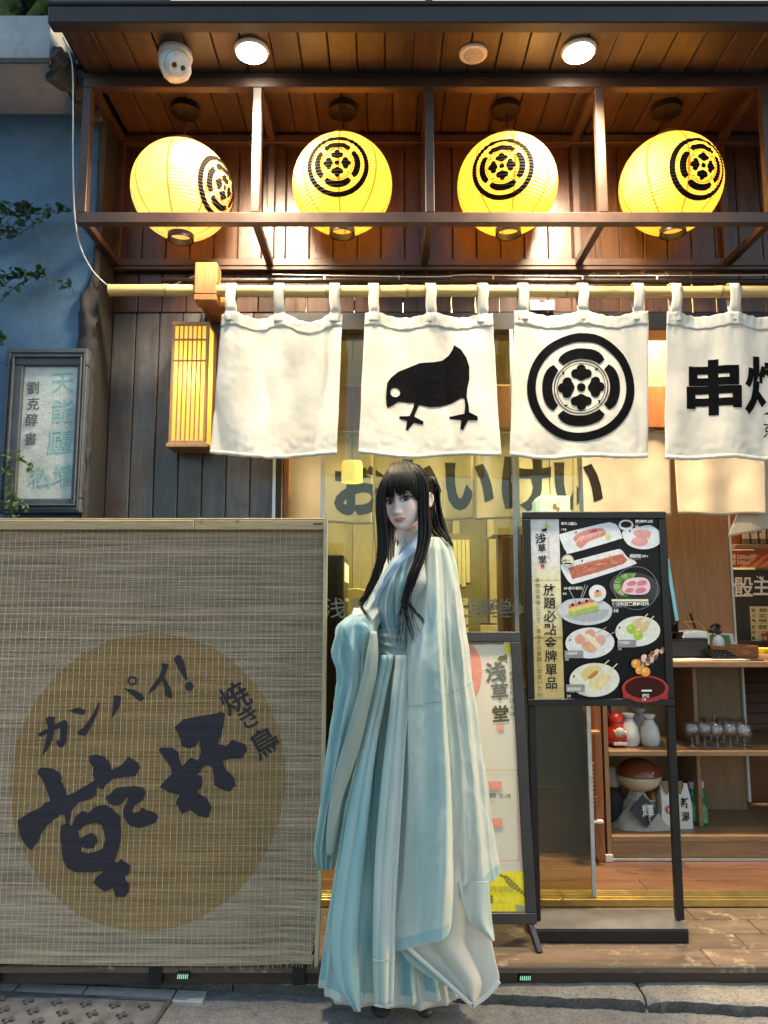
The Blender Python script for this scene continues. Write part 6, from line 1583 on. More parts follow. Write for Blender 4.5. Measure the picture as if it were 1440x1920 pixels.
    for k in range(4):
        a = pi/4+k*pi/2; MB().tube([c+Vector((.1*cos(a), .1*sin(a), .62)), c+Vector((.14*cos(a), .14*sin(a), ZF))], .014, 8).build('leg', M_redwood, s, smooth='auto')
    tb = thing('dining_table', 'low dark dining table inside behind the left glass', 'table', (.1, 4.3, ZF))
    boxo('tabletop', M_floor, -.35, .6, 4.0, 4.6, .80, .83, tb, .004)
    for x in (-.3, .55):
        for y in (4.05, 4.55): boxo('leg', M_floor, x-.025, x+.025, y-.025, y+.025, ZF, .7995, tb, .002)
    ar = thing('round_backed_chair', 'ochre round backed chair inside behind the left glass', 'chair', (px(668, 1100, 3.9), 3.9, ZF))
    cc = Vector((px(668, 1100, 3.9), 3.9, 0)); P = []
    for i in range(17):
        a = pi*i/16; P.append([(cc.x+.16*cos(a), 3.88+y, 1.02+.19*sin(a)) for y in (0, .03)])
    mb = MB(); loop = [(cc.x-.16, .62), (cc.x+.16, .62)]+[(cc.x+.16*cos(pi*i/16), 1.08+.2*sin(pi*i/16)) for i in range(17)]
    mb.prism(loop, (3.86, 3.89)).build('backrest', plain('ochre_leather', (.42,.36,.12), .5), ar, bevel=.004)
    boxo('seat', plain('ochre_leather', (.42,.36,.12), .5), cc.x-.18, cc.x+.18, 3.50, 3.86, .56, .615, ar, .01)
    for x in (-.15, .15):
        for y in (3.53, 3.83): boxo('leg', M_floor, cc.x+x-.015, cc.x+x+.015, y-.015, y+.015, ZF, .5595, ar, .002)
    dc = thing('dark_cabinet', 'dark grey low cabinet dimly seen through the narrow glass leaf', 'cabinet', (px(1050, 1500, 3.5), 3.5, ZF))
    mg = plain('dark_grey_green', (.05,.048,.036), .5)
    a, b = px(978, 1500, 3.42), px(1098, 1500, 3.42)
    boxo('carcass', mg, a, b, 3.42, 3.8, ZF, .80, dc, .004)
    boxo('cabinet_top', plain('black_stone', (.012,.012,.011), .3), a-.01, b+.002, 3.40, 3.82, .8005, .83, dc, .003)
    boxo('kick_board', M_riser, a, b, 3.415, 3.4195, ZF, .40, dc, .001)
    wp = thing('wall_panelling', 'dark olive panelling and pale battens on the inner wall behind the left glass', 'panelling', (.1, YB, ZF))
    mo, mp = plain('olive_panel', (.15,.13,.055), .6, 0, .3, 4, .1), plain('pale_batten', (.40,.36,.20), .6)
    boxo('dado', mo, -.6, 1.2, YB-.03, YB-.002, ZF, 1.02, wp, .003); boxo('dado_rail', mp, -.6, 1.2, YB-.05, YB-.0305, 1.0, 1.05, wp, .003)
    for x in (-.42, -.2, .3, .52, .78): boxo('batten', mp if x != .3 else mo, x-.025, x+.025, YB-.03, YB-.002, 1.06, 2.7, wp, .003)
    boxo('dark_bay', mo, .34, .76, YB-.012, YB-.002, 1.06, 2.1, wp, .002)
behind_glass()
# ================================================================== the woman
YW0 = 2.36
PX = YW0/1385
def woman():
    t = thing('person', 'woman with long black hair in a pale aqua flowing robe standing at the kerb', 'person', (px(760, 1880, YW0), YW0, .0))
    from mathutils.bvhtree import BVHTree
    # ---------------- materials
    ms, nt, b = newmat('skin'); at = nd(nt, 'VertexColor', layer_name='tone'); nt.links.new(at.outputs[0], b.inputs['Base Color'])
    b.inputs['Roughness'].default_value = .48; b.inputs['Subsurface Weight'].default_value = .12; b.inputs['Subsurface Radius'].default_value = (.012,.005,.003); b.inputs['Subsurface Scale'].default_value = .6
    mh, nt, b = newmat('black_hair'); n = noise(nt, coords(nt, (60, 60, 4)), 4, 4)
    nt.links.new(ramp(nt, n, [(.3, (.0025,.0022,.0022)), (.7, (.011,.009,.008))]), b.inputs['Base Color']); b.inputs['Roughness'].default_value = .5; b.inputs['Specular IOR Level'].default_value = .22
    def silk(name, stops, alpha=1.0, streak=(5, 5, .9), sc=1.0, tr=.42):
        m = cloth(name, None, None, tuple(q*sc for q in streak), tr, 1100, .9, stops, wrinkle=2.0, det=2.5)
        m.node_tree.nodes['Principled BSDF'].inputs['Specular IOR Level'].default_value = .2
        if alpha < 1:
            nt = m.node_tree; out = nt.nodes['Material Output']; src = out.inputs[0].links[0].from_socket
            tp = nd(nt, 'BsdfTransparent'); mx = nd(nt, 'MixShader'); mx.inputs[0].default_value = alpha
            nt.links.new(tp.outputs[0], mx.inputs[1]); nt.links.new(src, mx.inputs[2]); nt.links.new(mx.outputs[0], out.inputs[0])
        return m
    WHT, AQ, CY, GR, GN = (.76,.79,.73), (.50,.67,.64), (.24,.53,.61), (.40,.42,.35), (.48,.62,.57)
    m_robe = silk('pale_aqua_silk', [(.30, (.52,.67,.63)), (.45, (.62,.72,.66)), (.6, WHT), (.8, (.58,.70,.65))])
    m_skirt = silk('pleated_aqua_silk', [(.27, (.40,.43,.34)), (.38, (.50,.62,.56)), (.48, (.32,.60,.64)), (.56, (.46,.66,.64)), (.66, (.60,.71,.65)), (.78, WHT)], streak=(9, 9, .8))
    m_slv = silk('blue_sleeve_silk', [(.25, (.32,.60,.63)), (.45, (.46,.67,.66)), (.6, (.53,.70,.67)), (.8, (.54,.57,.48))], streak=(7, 7, .8))
    m_lin = silk('grey_green_lining', [(.3, (.42,.48,.42)), (.55, (.48,.55,.49)), (.8, (.50,.61,.57))], streak=(9, 9, .8))
    m_pan = silk('cyan_silk', [(.3, (.24,.48,.54)), (.55, (.38,.59,.63)), (.8, (.55,.67,.67))])
    m_col = silk('light_blue_collar', [(.3, (.46,.62,.80)), (.7, (.60,.74,.86))])
    m_white = silk('sheer_white_silk', [(.3, (.70,.69,.62)), (.7, (.82,.81,.75))], .9, tr=.4)
    m_sash = silk('aqua_sash', [(.3, (.46,.58,.56)), (.7, (.62,.68,.64))], streak=(1, 1, 12))
    m_hemw = silk('white_hem', [(.3, (.70,.74,.71)), (.7, (.80,.82,.79))])
    m_hema = silk('aqua_hem', [(.3, (.42,.60,.60)), (.7, (.52,.68,.66))])
    # ---------------- head (own axes: looks along -y, eyes at z=0)
    hs = .90
    HO = pt(763, 936, YW0-.02)
    HM = Matrix.Translation(HO) @ Matrix.Rotation(radians(-8), 4, 'Y') @ Matrix.Rotation(radians(-29), 4, 'Z') @ Matrix.Rotation(radians(5), 4, 'X') @ Matrix.Scale(hs, 4)
    ZT = [[-.107,.006,-.066,-.056],[-.103,.018,-.075,-.045],[-.095,.030,-.081,-.02],[-.08,.046,-.085,.02],[-.06,.0595,-.0865,.05],[-.04,.067,-.087,.072],[-.02,.068,-.087,.087],[0,.0705,-.086,.095],[.02,.072,-.089,.098],[.045,.071,-.0885,.098],[.075,.065,-.082,.09],[.10,.051,-.066,.073],[.115,.032,-.045,.045],[.12,.010,-.02,.02]]
    def g(x, s): return math.exp(-(x/s)**2/2)
    P = []
    NZh, NA = 120, 110
    for i in range(NZh+1):
        z = lerp(-.107, .12, i/NZh); w, yf, yb = tab(ZT, z); yc, hd = (yf+yb)/2, (yb-yf)/2; r = []
        for k in range(NA):
            a = 2*pi*k/NA; c, s = cos(a), sin(a); e = .9
            x = w*abs(c)**e*(1 if c > 0 else -1); y = yc + hd*abs(s)**e*(1 if s > 0 else -1)
            if y < .0:
                ax = abs(x)
                d = -.005*g(x, .006)*g(z+.012, .02) - .0135*g(x, .0075)*g(z+.042, .008) - .007*g(ax-.0095, .005)*g(z+.043, .006)
                d += .0075*g(ax-.031, .014)*g(z-.001, .010) - .002*g(ax-.03, .02)*g(z-.024, .008)
                d += -.0030*g(ax-.044, .016)*g(z+.026, .016)
                d += -.0050*g(x, .013)*g(z+.0635, .0038) - .0058*g(x, .011)*g(z+.0715, .0042) + .0025*g(x, .016)*g(z+.0676, .0018) + .003*g(x, .012)*g(z+.080, .004)
                d += -.004*g(x, .012)*g(z+.094, .008) + .0015*g(x, .003)*g(z+.055, .004)
                y += d
            r.append(Vector((x, y, z)))
        P.append(r)
    hb = MB().grid(P, True); hb.add(P[0], [tuple(range(NA))[::-1]]); hb.add(P[-1], [tuple(range(NA))])
    bvh = BVHTree.FromPolygons([Vector(v) for v in hb.v], [f for f in hb.f])
    body = MB().add([HM @ Vector(v) for v in hb.v], hb.f)
    for s in (-1, 1):                                     # ears
        E = HM @ Matrix.Translation((s*.0775, .012, -.018)) @ Matrix.Rotation(s*radians(-22), 4, 'Z') @ Matrix.Rotation(radians(-10), 4, 'X')
        body.lathe([(.001, -.026), (.006, -.025), (.008, -.016), (.011, 0), (.013, .012), (.011, .020), (.001, .025)], (0, 0, 0), 16, E @ Matrix.Diagonal((.42, 1, 1, 1)))
        body.tube([E @ Vector(q) for q in ((.002*s, -.002, -.026), (.004*s, .008, -.015), (.006*s, .014, .002), (.006*s, .013, .015), (.005*s, .004, .024), (.003*s, -.006, .020))], .0035, 7)
    def W(u, v, d=0): return pt(u, v, YW0+d)
    # neck, trunk, legs and arms (inside the clothes)
    body.tube(spline([HM @ Vector((0, .012, -.03)), HM @ Vector((.0, .016, -.10)), W(768, 1010, .015), W(770, 1040, .02)], 5), lambda q: lerp(.047, .052, q), 20)
    tr = [(1012, 750, 795, .03), (1030, 726, 826, .05), (1060, 716, 832, .075), (1110, 708, 812, .085), (1180, 712, 775, .075), (1230, 702, 782, .085), (1290, 696, 796, .09)]
    P = []
    for v, a, c, hd in tr:
        p0, p1 = W(a, v), W(c, v); x0, hw = (p0.x+p1.x)/2, (p1.x-p0.x)/2*.86
        P.append([Vector((x0+hw*cos(2*pi*k/32), YW0+.015+hd*.8*sin(2*pi*k/32), p0.z)) for k in range(32)])
    body.grid(P, True); body.add(P[0], [tuple(range(32))[::-1]]); body.add(P[-1], [tuple(range(32))])
    for s, u0, u1 in ((-1, 725, 712), (1, 770, 792)):
        a, m_, c = W(u0, 1270, .01), W(lerp(u0, u1, .5), 1560, 0), W(u1, 1850, .02); c.z = .085
        body.tube(spline([a, m_, c], 8), lambda q: lerp(.085, .042, q), 16)
        body.tube([c+Vector((0, .03, -.0)), c+Vector((0, -.03, -.012)), c+Vector((s*.006, -.08, -.018))], lambda q: lerp(.030, .016, q), 12)
    body.tube(spline([W(742, 1042, .03), W(716, 1110, .035), W(690, 1166, -.02), W(676, 1178, -.09)], 6), lambda q: lerp(.038, .022, q), 14)
    body.tube(spline([W(822, 1036, .02), W(838, 1130, .05), W(835, 1230, .0), W(820, 1300, -.04)], 6), lambda q: lerp(.045, .024, q), 14)
    me = body.mesh('body', ms); o = link('body', me, None)
    md = o.modifiers.new('r', 'REMESH'); md.mode = 'VOXEL'; md.voxel_size = .0026
    sm = o.modifiers.new('s', 'SMOOTH'); sm.factor = .5; sm.iterations = 2
    bpy.context.view_layer.update(); dg = bpy.context.evaluated_depsgraph_get()
    me2 = bpy.data.meshes.new_from_object(o.evaluated_get(dg)); bpy.data.objects.remove(o)
    me2.materials.clear(); me2.materials.append(ms); me2.polygons.foreach_set('use_smooth', [True]*len(me2.polygons))
    ca = me2.color_attributes.new('tone', 'FLOAT_COLOR', 'POINT'); inv = HM.inverted()
    skin, lip, blush = Vector((.80,.61,.54)), Vector((.60,.13,.13)), Vector((.76,.42,.38))
    for i, vtx in enumerate(me2.vertices):
        c = skin
        if vtx.co.z > 1.2:
            q = inv @ vtx.co
            if q.y < -.03:
                zc = -.0675 + .10*q.x*q.x/.02
                hl = 1-abs(q.x)/.0225
                k = 0
                if hl > 0:
                    up = .0085*hl**.6*(1-.18*g(q.x, .003)); dn = .0105*hl**.55
                    dz = q.z+.0675; k = sst(1.18, .85, (dz/up if dz > 0 else -dz/dn))
                c = skin.lerp(blush, .45*g(abs(q.x)-.042, .018)*g(q.z+.028, .014)).lerp(lip, k*.9)
                c = c.lerp(Vector((.45,.25,.20)), .5*g(abs(q.x)-.008, .0028)*g(q.z+.0485, .0022))
        ca.data[i].color = (c.x, c.y, c.z, 1)
    link('body', me2, t)
    # ---------------- eyes laid into the sockets
    def onface(x, z, l):
        h = bvh.ray_cast(Vector((x, -.3, z)), Vector((0, 1, 0)))
        p = h[0] if h[0] else Vector((x, -.08, z)); return HM @ (p+Vector((0, -l, 0)))
    wm, im, km = plain('eye_white', (.50,.47,.46), .2, 0, .03, 50, 0), plain('dark_iris', (.022,.013,.009), .1, 0, .2, 50, 0), plain('lash', (.010,.009,.009), .6, 0, .1, 50, 0)
    hi = plain('catchlight', (.8,.8,.8), .1, 0, .02, 50, 0)
    for s in (-1, 1):
        D = Dec(lambda x, y, l: onface(x, -y, l), .0004, .0006)
        cx, cz = s*.0315, -.004
        n = 16; hw = .0172
        upz = lambda q: .0092*(1-abs(q)**2.2)**.8 + .0012*q*s; lo = lambda q: -.0055*(1-abs(q)**2)**.9 + .0012*q*s
        qs = [-1+2*i/n for i in range(n+1)]
        D.poly(wm, [(cx+q*hw, -(cz+upz(q))) for q in qs] + [(cx+q*hw, -(cz+lo(q))) for q in qs[::-1][1:-1]])
        ix = cx+.0022
        D.poly(im, [(ix+.0084*cos(a), -(max(cz+lo((ix-cx+.0084*cos(a))/hw)*.95, min(cz+upz((ix-cx+.0084*cos(a))/hw), cz+.0012+.0084*sin(a))))) for a in [2*pi*i/24 for i in range(24)]])
        D.ell(hi, ix+.0018, -(cz+.003), .0011, n=8)
        D.poly(km, [(cx+q*hw*1.04, -(cz+upz(q)-.0006)) for q in qs] + [(cx+q*hw*1.1, -(cz+upz(q)+.0012+.0026*(.5+.5*q*s)+.001)) for q in qs[::-1]])
        D.poly(km, [(cx+s*hw*.85, -(cz+.0025)), (cx+s*hw*1.42, -(cz+.0072)), (cx+s*hw*1.06, -(cz-.0002))])
        D.poly(plain('soft_lower_lid_line', (.16,.09,.075), .7, 0, .1, 50, 0), [(cx+q*hw, -(cz+lo(q)+.0002)) for q in qs] + [(cx+q*hw*1.02, -(cz+lo(q)-.0011)) for q in qs[::-1]])  # soft brown line drawn along the lower lid
        D.poly(km, [(cx-s*.016, -(cz+.0185)), (cx+s*.004, -(cz+.0215)), (cx+s*.02, -(cz+.0165)), (cx+s*.004, -(cz+.0192)), (cx-s*.016, -(cz+.0160))])
        D.build('eye', t)
    # ---------------- hair
    rn = random.Random(21)
    EC, ER = Vector((0, .010, .022)), Vector((.0795, .1035, .108))
    def onhead(az, ph, lift=0):                           # az from the face, ph from the crown
        d = Vector((sin(az)*sin(ph), -cos(az)*sin(ph), cos(ph)))
        return HM @ (EC + Vector((d.x*ER.x, d.y*ER.y, d.z*ER.z))*(1+lift))
    cap = MB(); P = []
    for i in range(26):
        r = []
        for k in range(64):
            az = 2*pi*k/64 - pi; face = math.exp(-(az/.78)**4)
            ph = lerp(.0, lerp(2.05, 1.12, face), i/25); r.append(onhead(az, ph, -.012+.012*nz(az*6, ph*2)))
        P.append(r)
    cap.grid(P, True).build('hair_cap', mh, t, smooth=True, solid=.004)
    st = MB()
    for k in range(720):
        az = rn.uniform(-pi, pi); face = abs(az) < .95
        ph1 = rn.uniform(1.7, 2.15) if not face else rn.uniform(1.0, 1.3)
        tw = .22*(1 if az > 0 else -1)*rn.random()
        lift = rn.uniform(-.02, .03); P = []
        for i in range(11):
            q = i/10; ph = lerp(-.12, ph1, q); P.append(onhead(az + tw*(1-q)*1.2 + .05*sin(q*5+k), ph, lift + .012 + .030*nz(az*7, q*2.2) + .012*nz(k*.37, q*3)))
        st.tube(P, lambda q: .0019*(1-.55*abs(q-.4)), 4, False)
    st.build('crown_strands', mh, t, smooth=True, fix=False)
    def strand(mb, P, r, n=5, w0=.5): mb.tube(spline(P, 6), lambda q: r*(w0+(1-w0)*min(1, q*4))*(1-q**3*.85), n, False)
    fr = MB()
    for k in range(300):                                  # fringe
        az = rn.uniform(-.92, .92); side = abs(az)
        end = .003 + .030*rn.random()**1.6 - .030*sst(.62, .92, side) + (.016 if rn.random() < .25 else 0) + .008*sin(az*13)
        az0 = az*.55; P = [onhead(az0, .12+.1*rn.random(), .02), onhead(lerp(az0, az, .5), .55, .035), onhead(az, .95, .05+.02*rn.random())]
        base = EC + Vector((sin(az)*ER.x, -cos(az)*ER.y, 0))*1.045
        for z in (.052, .030, .014): 
            if z > end+.004: P.append(HM @ Vector((base.x*(1-.0*z), base.y + .004*rn.random(), z)))
        P.append(HM @ Vector((base.x + rn.uniform(-.004,.004) - .004*az, base.y+.003+.004*rn.random(), end)))
        strand(fr, P, .0015, 4, .8)
    for az, e in ((-.05, -.034), (-.02, -.028), (.06, -.02), (.42, -.022), (-.45, -.02), (.0, -.030), (.30, -.012), (-.25, -.012)):
        base = EC + Vector((sin(az)*ER.x, -cos(az)*ER.y, 0))*1.06
        P = [onhead(az*.6, .2, .02), onhead(az*.8, .6, .04), onhead(az, .98, .07)] + [HM @ Vector((base.x-.004*j, base.y, z)) for j, z in enumerate((.04, .015, e))]
        strand(fr, P, .0010, 4, .8)
    lh = MB()
    for k in range(26):                               # loose hair over the temple and ear
        az = rn.uniform(1.2, 1.75); P = [onhead(az-.3, .5, .03), onhead(az, 1.1, .05), onhead(az+rn.uniform(-.1,.1), 1.6, .10+.05*rn.random()), onhead(az+rn.uniform(-.1,.15), 2.0, .06+.08*rn.random())]
        strand(lh, P, .0009, 4, .8)
    for k in range(40):                               # flyaways round the crown
        az = rn.uniform(-pi, pi); ph = rn.uniform(.1, 1.3); d = rn.uniform(-.35, .35)
        strand(lh, [onhead(az, ph, .03), onhead(az+d*.5, ph+.15, .07+.05*rn.random()), onhead(az+d, ph+.4, .06+.07*rn.random())], .0005, 4, .8)
    tag(lh.build('loose_hair', mh, t, smooth=True, fix=False), kind='stuff')
    fr.build('fringe', mh, t, smooth=True, fix=False)
    def lock(name, path, n, r=.0016, seed=0, split=1.0):
        """path rows: (u, v, dy, width px)"""
        q = random.Random(seed); mb = MB()
        for k in range(n):
            a, c = q.uniform(-1, 1), q.uniform(-1, 1); cut = 1 if q.random() < .5 else q.uniform(.55, 1)
            P = []; m = max(3, int(round(len(path)*cut)))
            for i, (u, v, d, w) in enumerate(path[:m]):
                j = i/(len(path)-1)
                P.append(W(u + a*w*.5 + q.uniform(-1, 1)*2.2*split*j, v + q.uniform(-3, 3)*j*2, d + c*w*.5*PX*.7))
            strand(mb, P, r*q.uniform(.7, 1.25), 5)
        for k in range(max(3, n//14)):
            off = q.uniform(-1, 1); P = [W(u + off*w*.75 + q.uniform(-3, 3)*i*.5, v, d-.004) for i, (u, v, d, w) in enumerate(path)]
            strand(mb, P, .0007, 4)
        mb.build(name, mh, t, smooth=True, fix=False)
    lock('front_lock', [(756, 873, -.04, 6), (733, 887, -.07, 12), (718, 912, -.085, 16), (713, 950, -.09, 16), (717, 1000, -.09, 18), (716, 1040, -.10, 18), (706, 1075, -.115, 14), (693, 1105, -.12, 12), (680, 1132, -.13, 9)], 120, .0017, 1)
    lock('front_lock', [(715, 1050, -.11, 12), (697, 1100, -.125, 8), (676, 1130, -.135, 7), (684, 1150, -.145, 5), (697, 1170, -.15, 7)], 16, .0013, 2)
    lock('front_lock', [(768, 870, -.04, 6), (783, 884, -.068, 12), (793, 912, -.075, 18), (794, 950, -.078, 20), (796, 1000, -.09, 22), (789, 1040, -.115, 20), (776, 1075, -.135, 18), (765, 1105, -.14, 16), (757, 1128, -.14, 11)], 150, .0017, 3)
    lock('front_lock', [(790, 1040, -.12, 14), (770, 1090, -.14, 12), (758, 1130, -.145, 12), (756, 1165, -.14, 22), (752, 1210, -.125, 26)], 26, .0011, 4, 2.0)
    lock('front_lock', [(776, 1085, -.14, 8), (760, 1120, -.145, 8), (772, 1140, -.145, 6), (792, 1165, -.14, 8), (797, 1185, -.135, 8), (790, 1192, -.135, 6)], 9, .0009, 5, 1.5)
    lock('front_lock', [(783, 1060, -.125, 10), (766, 1110, -.14, 10), (765, 1150, -.145, 12), (780, 1200, -.135, 16), (778, 1225, -.125, 20)], 12, .0009, 6, 2.0)
    lock('back_hair', [(788, 882, .02, 16), (806, 905, .035, 30), (813, 945, .035, 26), (818, 985, .025, 34), (834, 1012, -.01, 24), (842, 1026, -.03, 16)], 90, .0018, 7)
    lock('back_hair', [(770, 900, .07, 90), (765, 960, .06, 92), (762, 1010, .035, 86), (762, 1050, -.02, 84), (760, 1062, -.03, 70)], 170, .002, 8)
    bn = MB()
    for k in range(70):
        a = rn.random()*2*pi; c = HM @ Vector((.066, .062, .035)); P = []
        for i in range(9):
            q = i/8*pi; R = .024*(1+.12*rn.random()); P.append(c + Vector((R*sin(q)*cos(a)*1.0, R*sin(q)*sin(a), R*1.15*cos(q))))
        strand(bn, P, .0022, 4)
    for k in range(110):
        a = rn.uniform(1.15, 2.6); ph = rn.uniform(.35, 1.2); c = HM @ Vector((.066, .062, .035))
        strand(bn, [onhead(a, ph, .035), onhead(lerp(a, 2.3, .5), lerp(ph, 1.4, .45), .06+.03*rn.random()), c + Vector((rn.uniform(-.012,.016), rn.uniform(-.02,.01), rn.uniform(-.02,.022)))], .0019, 4)
    bn.build('hair_knot', mh, t, smooth=True, fix=False)
    # ---------------- clothes
    def ridge(x): return 1-2*abs(sin(x/2))**.8
    def loft(name, rows, mat, fold, seg=160, nr=90, bottom=None, solid=.0015, parent=t, dshift=0):
        vs0, vs1 = rows[0][0], rows[-1][0]; P = []
        for i in range(nr+1):
            r = []
            for k in range(seg):
                a = 2*pi*k/seg; tt = i/nr
                vb = bottom(a) if bottom else vs1
                v = lerp(vs0, vb, tt)
                uL, uR, dc, hd = tab(rows, v)
                y = YW0+dc+dshift; c0, c1 = pt(uL, v, y), pt(uR, v, y); xc, hw = (c0.x+c1.x)/2, (c1.x-c0.x)/2
                f = fold(a, tt, v); e = .85
                r.append(Vector((xc+(hw+f*.55)*cos(a)-f*.0, y+(hd+f)*abs(sin(a))**e*(1 if sin(a) > 0 else -1), c0.z)))
            P.append(r)
        me = MB().grid(P, True).mesh(name, mat, True, fix=False); o = link(name, me, parent)
        md = o.modifiers.new('thickness', 'SOLIDIFY'); md.thickness = solid; md.offset = 0
        return o, P
    torso = [(1000, 752, 794, .015, .045), (1014, 742, 812, .02, .055), (1032, 722, 836, .02, .075), (1060, 706, 842, .015, .095), (1095, 694, 835, .005, .118), (1130, 697, 815, .01, .108), (1165, 704, 792, .015, .092), (1200, 706, 780, .015, .086), (1212, 706, 780, .015, .086)]
    def f_torso(a, q, v): return .003*ridge(a*9+q*5+2*nz(a*2, q*3)) + .004*nz(a*4, q*6) 
    loft('robe_bodice', torso, m_robe, f_torso)
    def tfront(u, v, lift=.004):
        uL, uR, dc, hd = tab(torso, v); y = YW0+dc; c0, c1 = pt(uL, v, y), pt(uR, v, y); x = pt(u, v, y).x
        s = max(-.98, min(.98, (x-(c0.x+c1.x)/2)/((c1.x-c0.x)/2)))
        return Vector((x, y-(hd+.004)*(1-s*s)**.5**1-lift, c0.z))
    def sheet(name, rows, mat, depth, fold, nc=26, nr=60, solid=.0014, hem=None, hemw=.09):
        """rows: (v, uL, uR, dy)"""
        P = []
        for i in range(nr+1):
            v = lerp(rows[0][0], rows[-1][0], i/nr); uL, uR, d = tab(rows, v); r = []
            for j in range(nc+1):
                s = j/nc; u = lerp(uL, uR, s); y = YW0+d+fold(s, i/nr); r.append(pt(u, v, y))
            P.append(r)
        o = MB().grid(P).build(name, mat, t, smooth=True, fix=False); md = o.modifiers.new('thickness', 'SOLIDIFY'); md.thickness = solid; md.offset = 0
        return P
    def ribbon(name, path, mat, lift, w, parent=t):
        """path: (u, v) points lying on the bodice; w px"""
        P = spline([(u, v, 0) for u, v in path], 8); rows = []
        for i, p in enumerate(P):
            d = (P[min(len(P)-1, i+1)]-P[max(0, i-1)]).normalized(); n = Vector((-d.y, d.x, 0)); ww = w(i/(len(P)-1)) if callable(w) else w
            rows.append([tfront(p.x+n.x*ww*k, p.y+n.y*ww*k, lift+.0015*(1-abs(k)*1.6)) for k in (-.5, -.2, .2, .5)])
        o = MB().grid(rows).build(name, mat, parent, smooth=True, fix=False); md = o.modifiers.new('thickness', 'SOLIDIFY'); md.thickness = .0025; md.offset = 0
    ribbon('bodice_panel', [(742, 1052), (728, 1085), (720, 1120), (722, 1155), (727, 1192)], m_pan, .008, lambda q: lerp(14, 32, min(1, q*2)))
    ribbon('collar', [(757, 1006), (747, 1032), (738, 1060), (728, 1084)], m_hemw, .010, 7)
    ribbon('collar', [(791, 998), (779, 1020), (760, 1042), (741, 1062), (722, 1090), (708, 1118), (702, 1150)], m_col, .014, lambda q: lerp(19, 7, q))
    ribbon('robe_edge', [(752, 1056), (735, 1088), (725, 1120), (724, 1160), (733, 1195)], m_hemw, .012, 4)
    ribbon('robe_edge', [(760, 1050), (752, 1085), (748, 1120), (745, 1160), (742, 1195)], m_pan, .012, 6)
    sash = [(1178, 704, 782, .012, .098), (1190, 702, 782, .012, .103), (1205, 701, 783, .012, .105), (1220, 700, 784, .012, .107), (1234, 699, 786, .012, .110)]
    loft('sash', sash, m_sash, lambda a, q, v: .0035*ridge(q*22+.9*sin(a*2)+.8*nz(a*3, q*2)) + .003*nz(a*5, q*5), nr=40, bottom=lambda a: 1232+5*cos(a), solid=.003)
    skirt = [(1222, 701, 784, .012, .098), (1260, 694, 792, .01, .108), (1320, 684, 803, .008, .114), (1400, 668, 815, .006, .118), (1500, 650, 828, .004, .12), (1600, 634, 842, .002, .12), (1700, 618, 854, 0, .12), (1800, 604, 866, 0, .118), (1850, 597, 878, 0, .115), (1880, 595, 882, 0, .115)]
    def f_skirt(a, q, v):
        k = 19; A = lerp(.004, .012, q**.7)
        w = a*k + 1.5*nz(cos(a)*2, sin(a)*2, q*1.5) 
        return A*ridge(w) + .45*A*ridge(a*9+2+q*1.2) + .006*q*nz(cos(a)*3, sin(a)*3, q*2+5)
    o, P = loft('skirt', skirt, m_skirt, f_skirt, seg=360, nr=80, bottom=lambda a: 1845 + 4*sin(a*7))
    MB().grid([[p+Vector((0, -.002 if p.y < YW0 else .002, 0)) for p in r] for r in P[-3:]], True).build('skirt_hem', m_hemw, o, smooth=True, fix=False)
    loft('under_skirt', [(1500, 660, 820, 0, .10), (1700, 632, 845, 0, .106), (1880, 606, 880, 0, .106)], m_white, lambda a, q, v: .008*q*ridge(a*15), seg=220, nr=40, bottom=lambda a: 1856 + 3*sin(a*5+1))
    shoe = plain('black_shoe', (.015,.014,.014), .5)
    for u, s in ((715, -1), (795, 1)):
        c = W(u, 1850, .0); c.z = .037
        MB().lathe([(.001, -.0), (.036, .0), (.038, .010), (.030, .028), (.016, .038), (.001, .040)], (c.x, c.y-.022, .040), 24, Matrix.Diagonal((.85, 2.1, 1, 1))).build('shoe', shoe, t, smooth='auto')
    # hanging panels in front of the skirt
    sheet('sash_tail', [(1228, 742, 772, -.108), (1300, 734, 768, -.132), (1400, 722, 760, -.156), (1500, 712, 754, -.172), (1600, 704, 748, -.182), (1700, 700, 742, -.187), (1800, 699, 740, -.188), (1886, 702, 737, -.18)], m_robe, 0, lambda s, q: -.010*sin(pi*s) + .004*ridge(s*14+q*2))
    sheet('sash_tail', [(1228, 712, 738, -.10), (1300, 698, 724, -.122), (1400, 676, 706, -.142), (1500, 657, 694, -.155), (1600, 640, 684, -.164), (1700, 626, 675, -.17), (1780, 622, 671, -.172), (1850, 634, 674, -.172), (1897, 664, 676, -.168)], m_slv, 0, lambda s, q: -.012*sin(pi*s) + .005*ridge(s*10+q*3))
    # near sleeve, raised across the waist
    loft('upper_sleeve', [(1034, 722, 762, .02, .04), (1060, 706, 752, .02, .06), (1100, 690, 740, .015, .066), (1140, 672, 725, -.005, .066), (1165, 655, 712, -.045, .06), (1190, 642, 706, -.06, .05)], m_robe, lambda a, q, v: .004*ridge(a*7+q*9) + .003*nz(a*3, q*5), seg=120, nr=50)
    rs = [(1150, 662, 684, -.10, .020), (1158, 650, 694, -.105, .036), (1172, 634, 703, -.11, .052), (1195, 628, 709, -.115, .050), (1230, 626, 708, -.118, .046), (1265, 634, 702, -.118, .044), (1310, 630, 695, -.118, .052), (1370, 620, 682, -.118, .050), (1440, 612, 664, -.116, .046), (1500, 605, 648, -.114, .040), (1560, 596, 637, -.112, .034), (1600, 592, 631, -.11, .028), (1628, 598, 624, -.11, .018)]
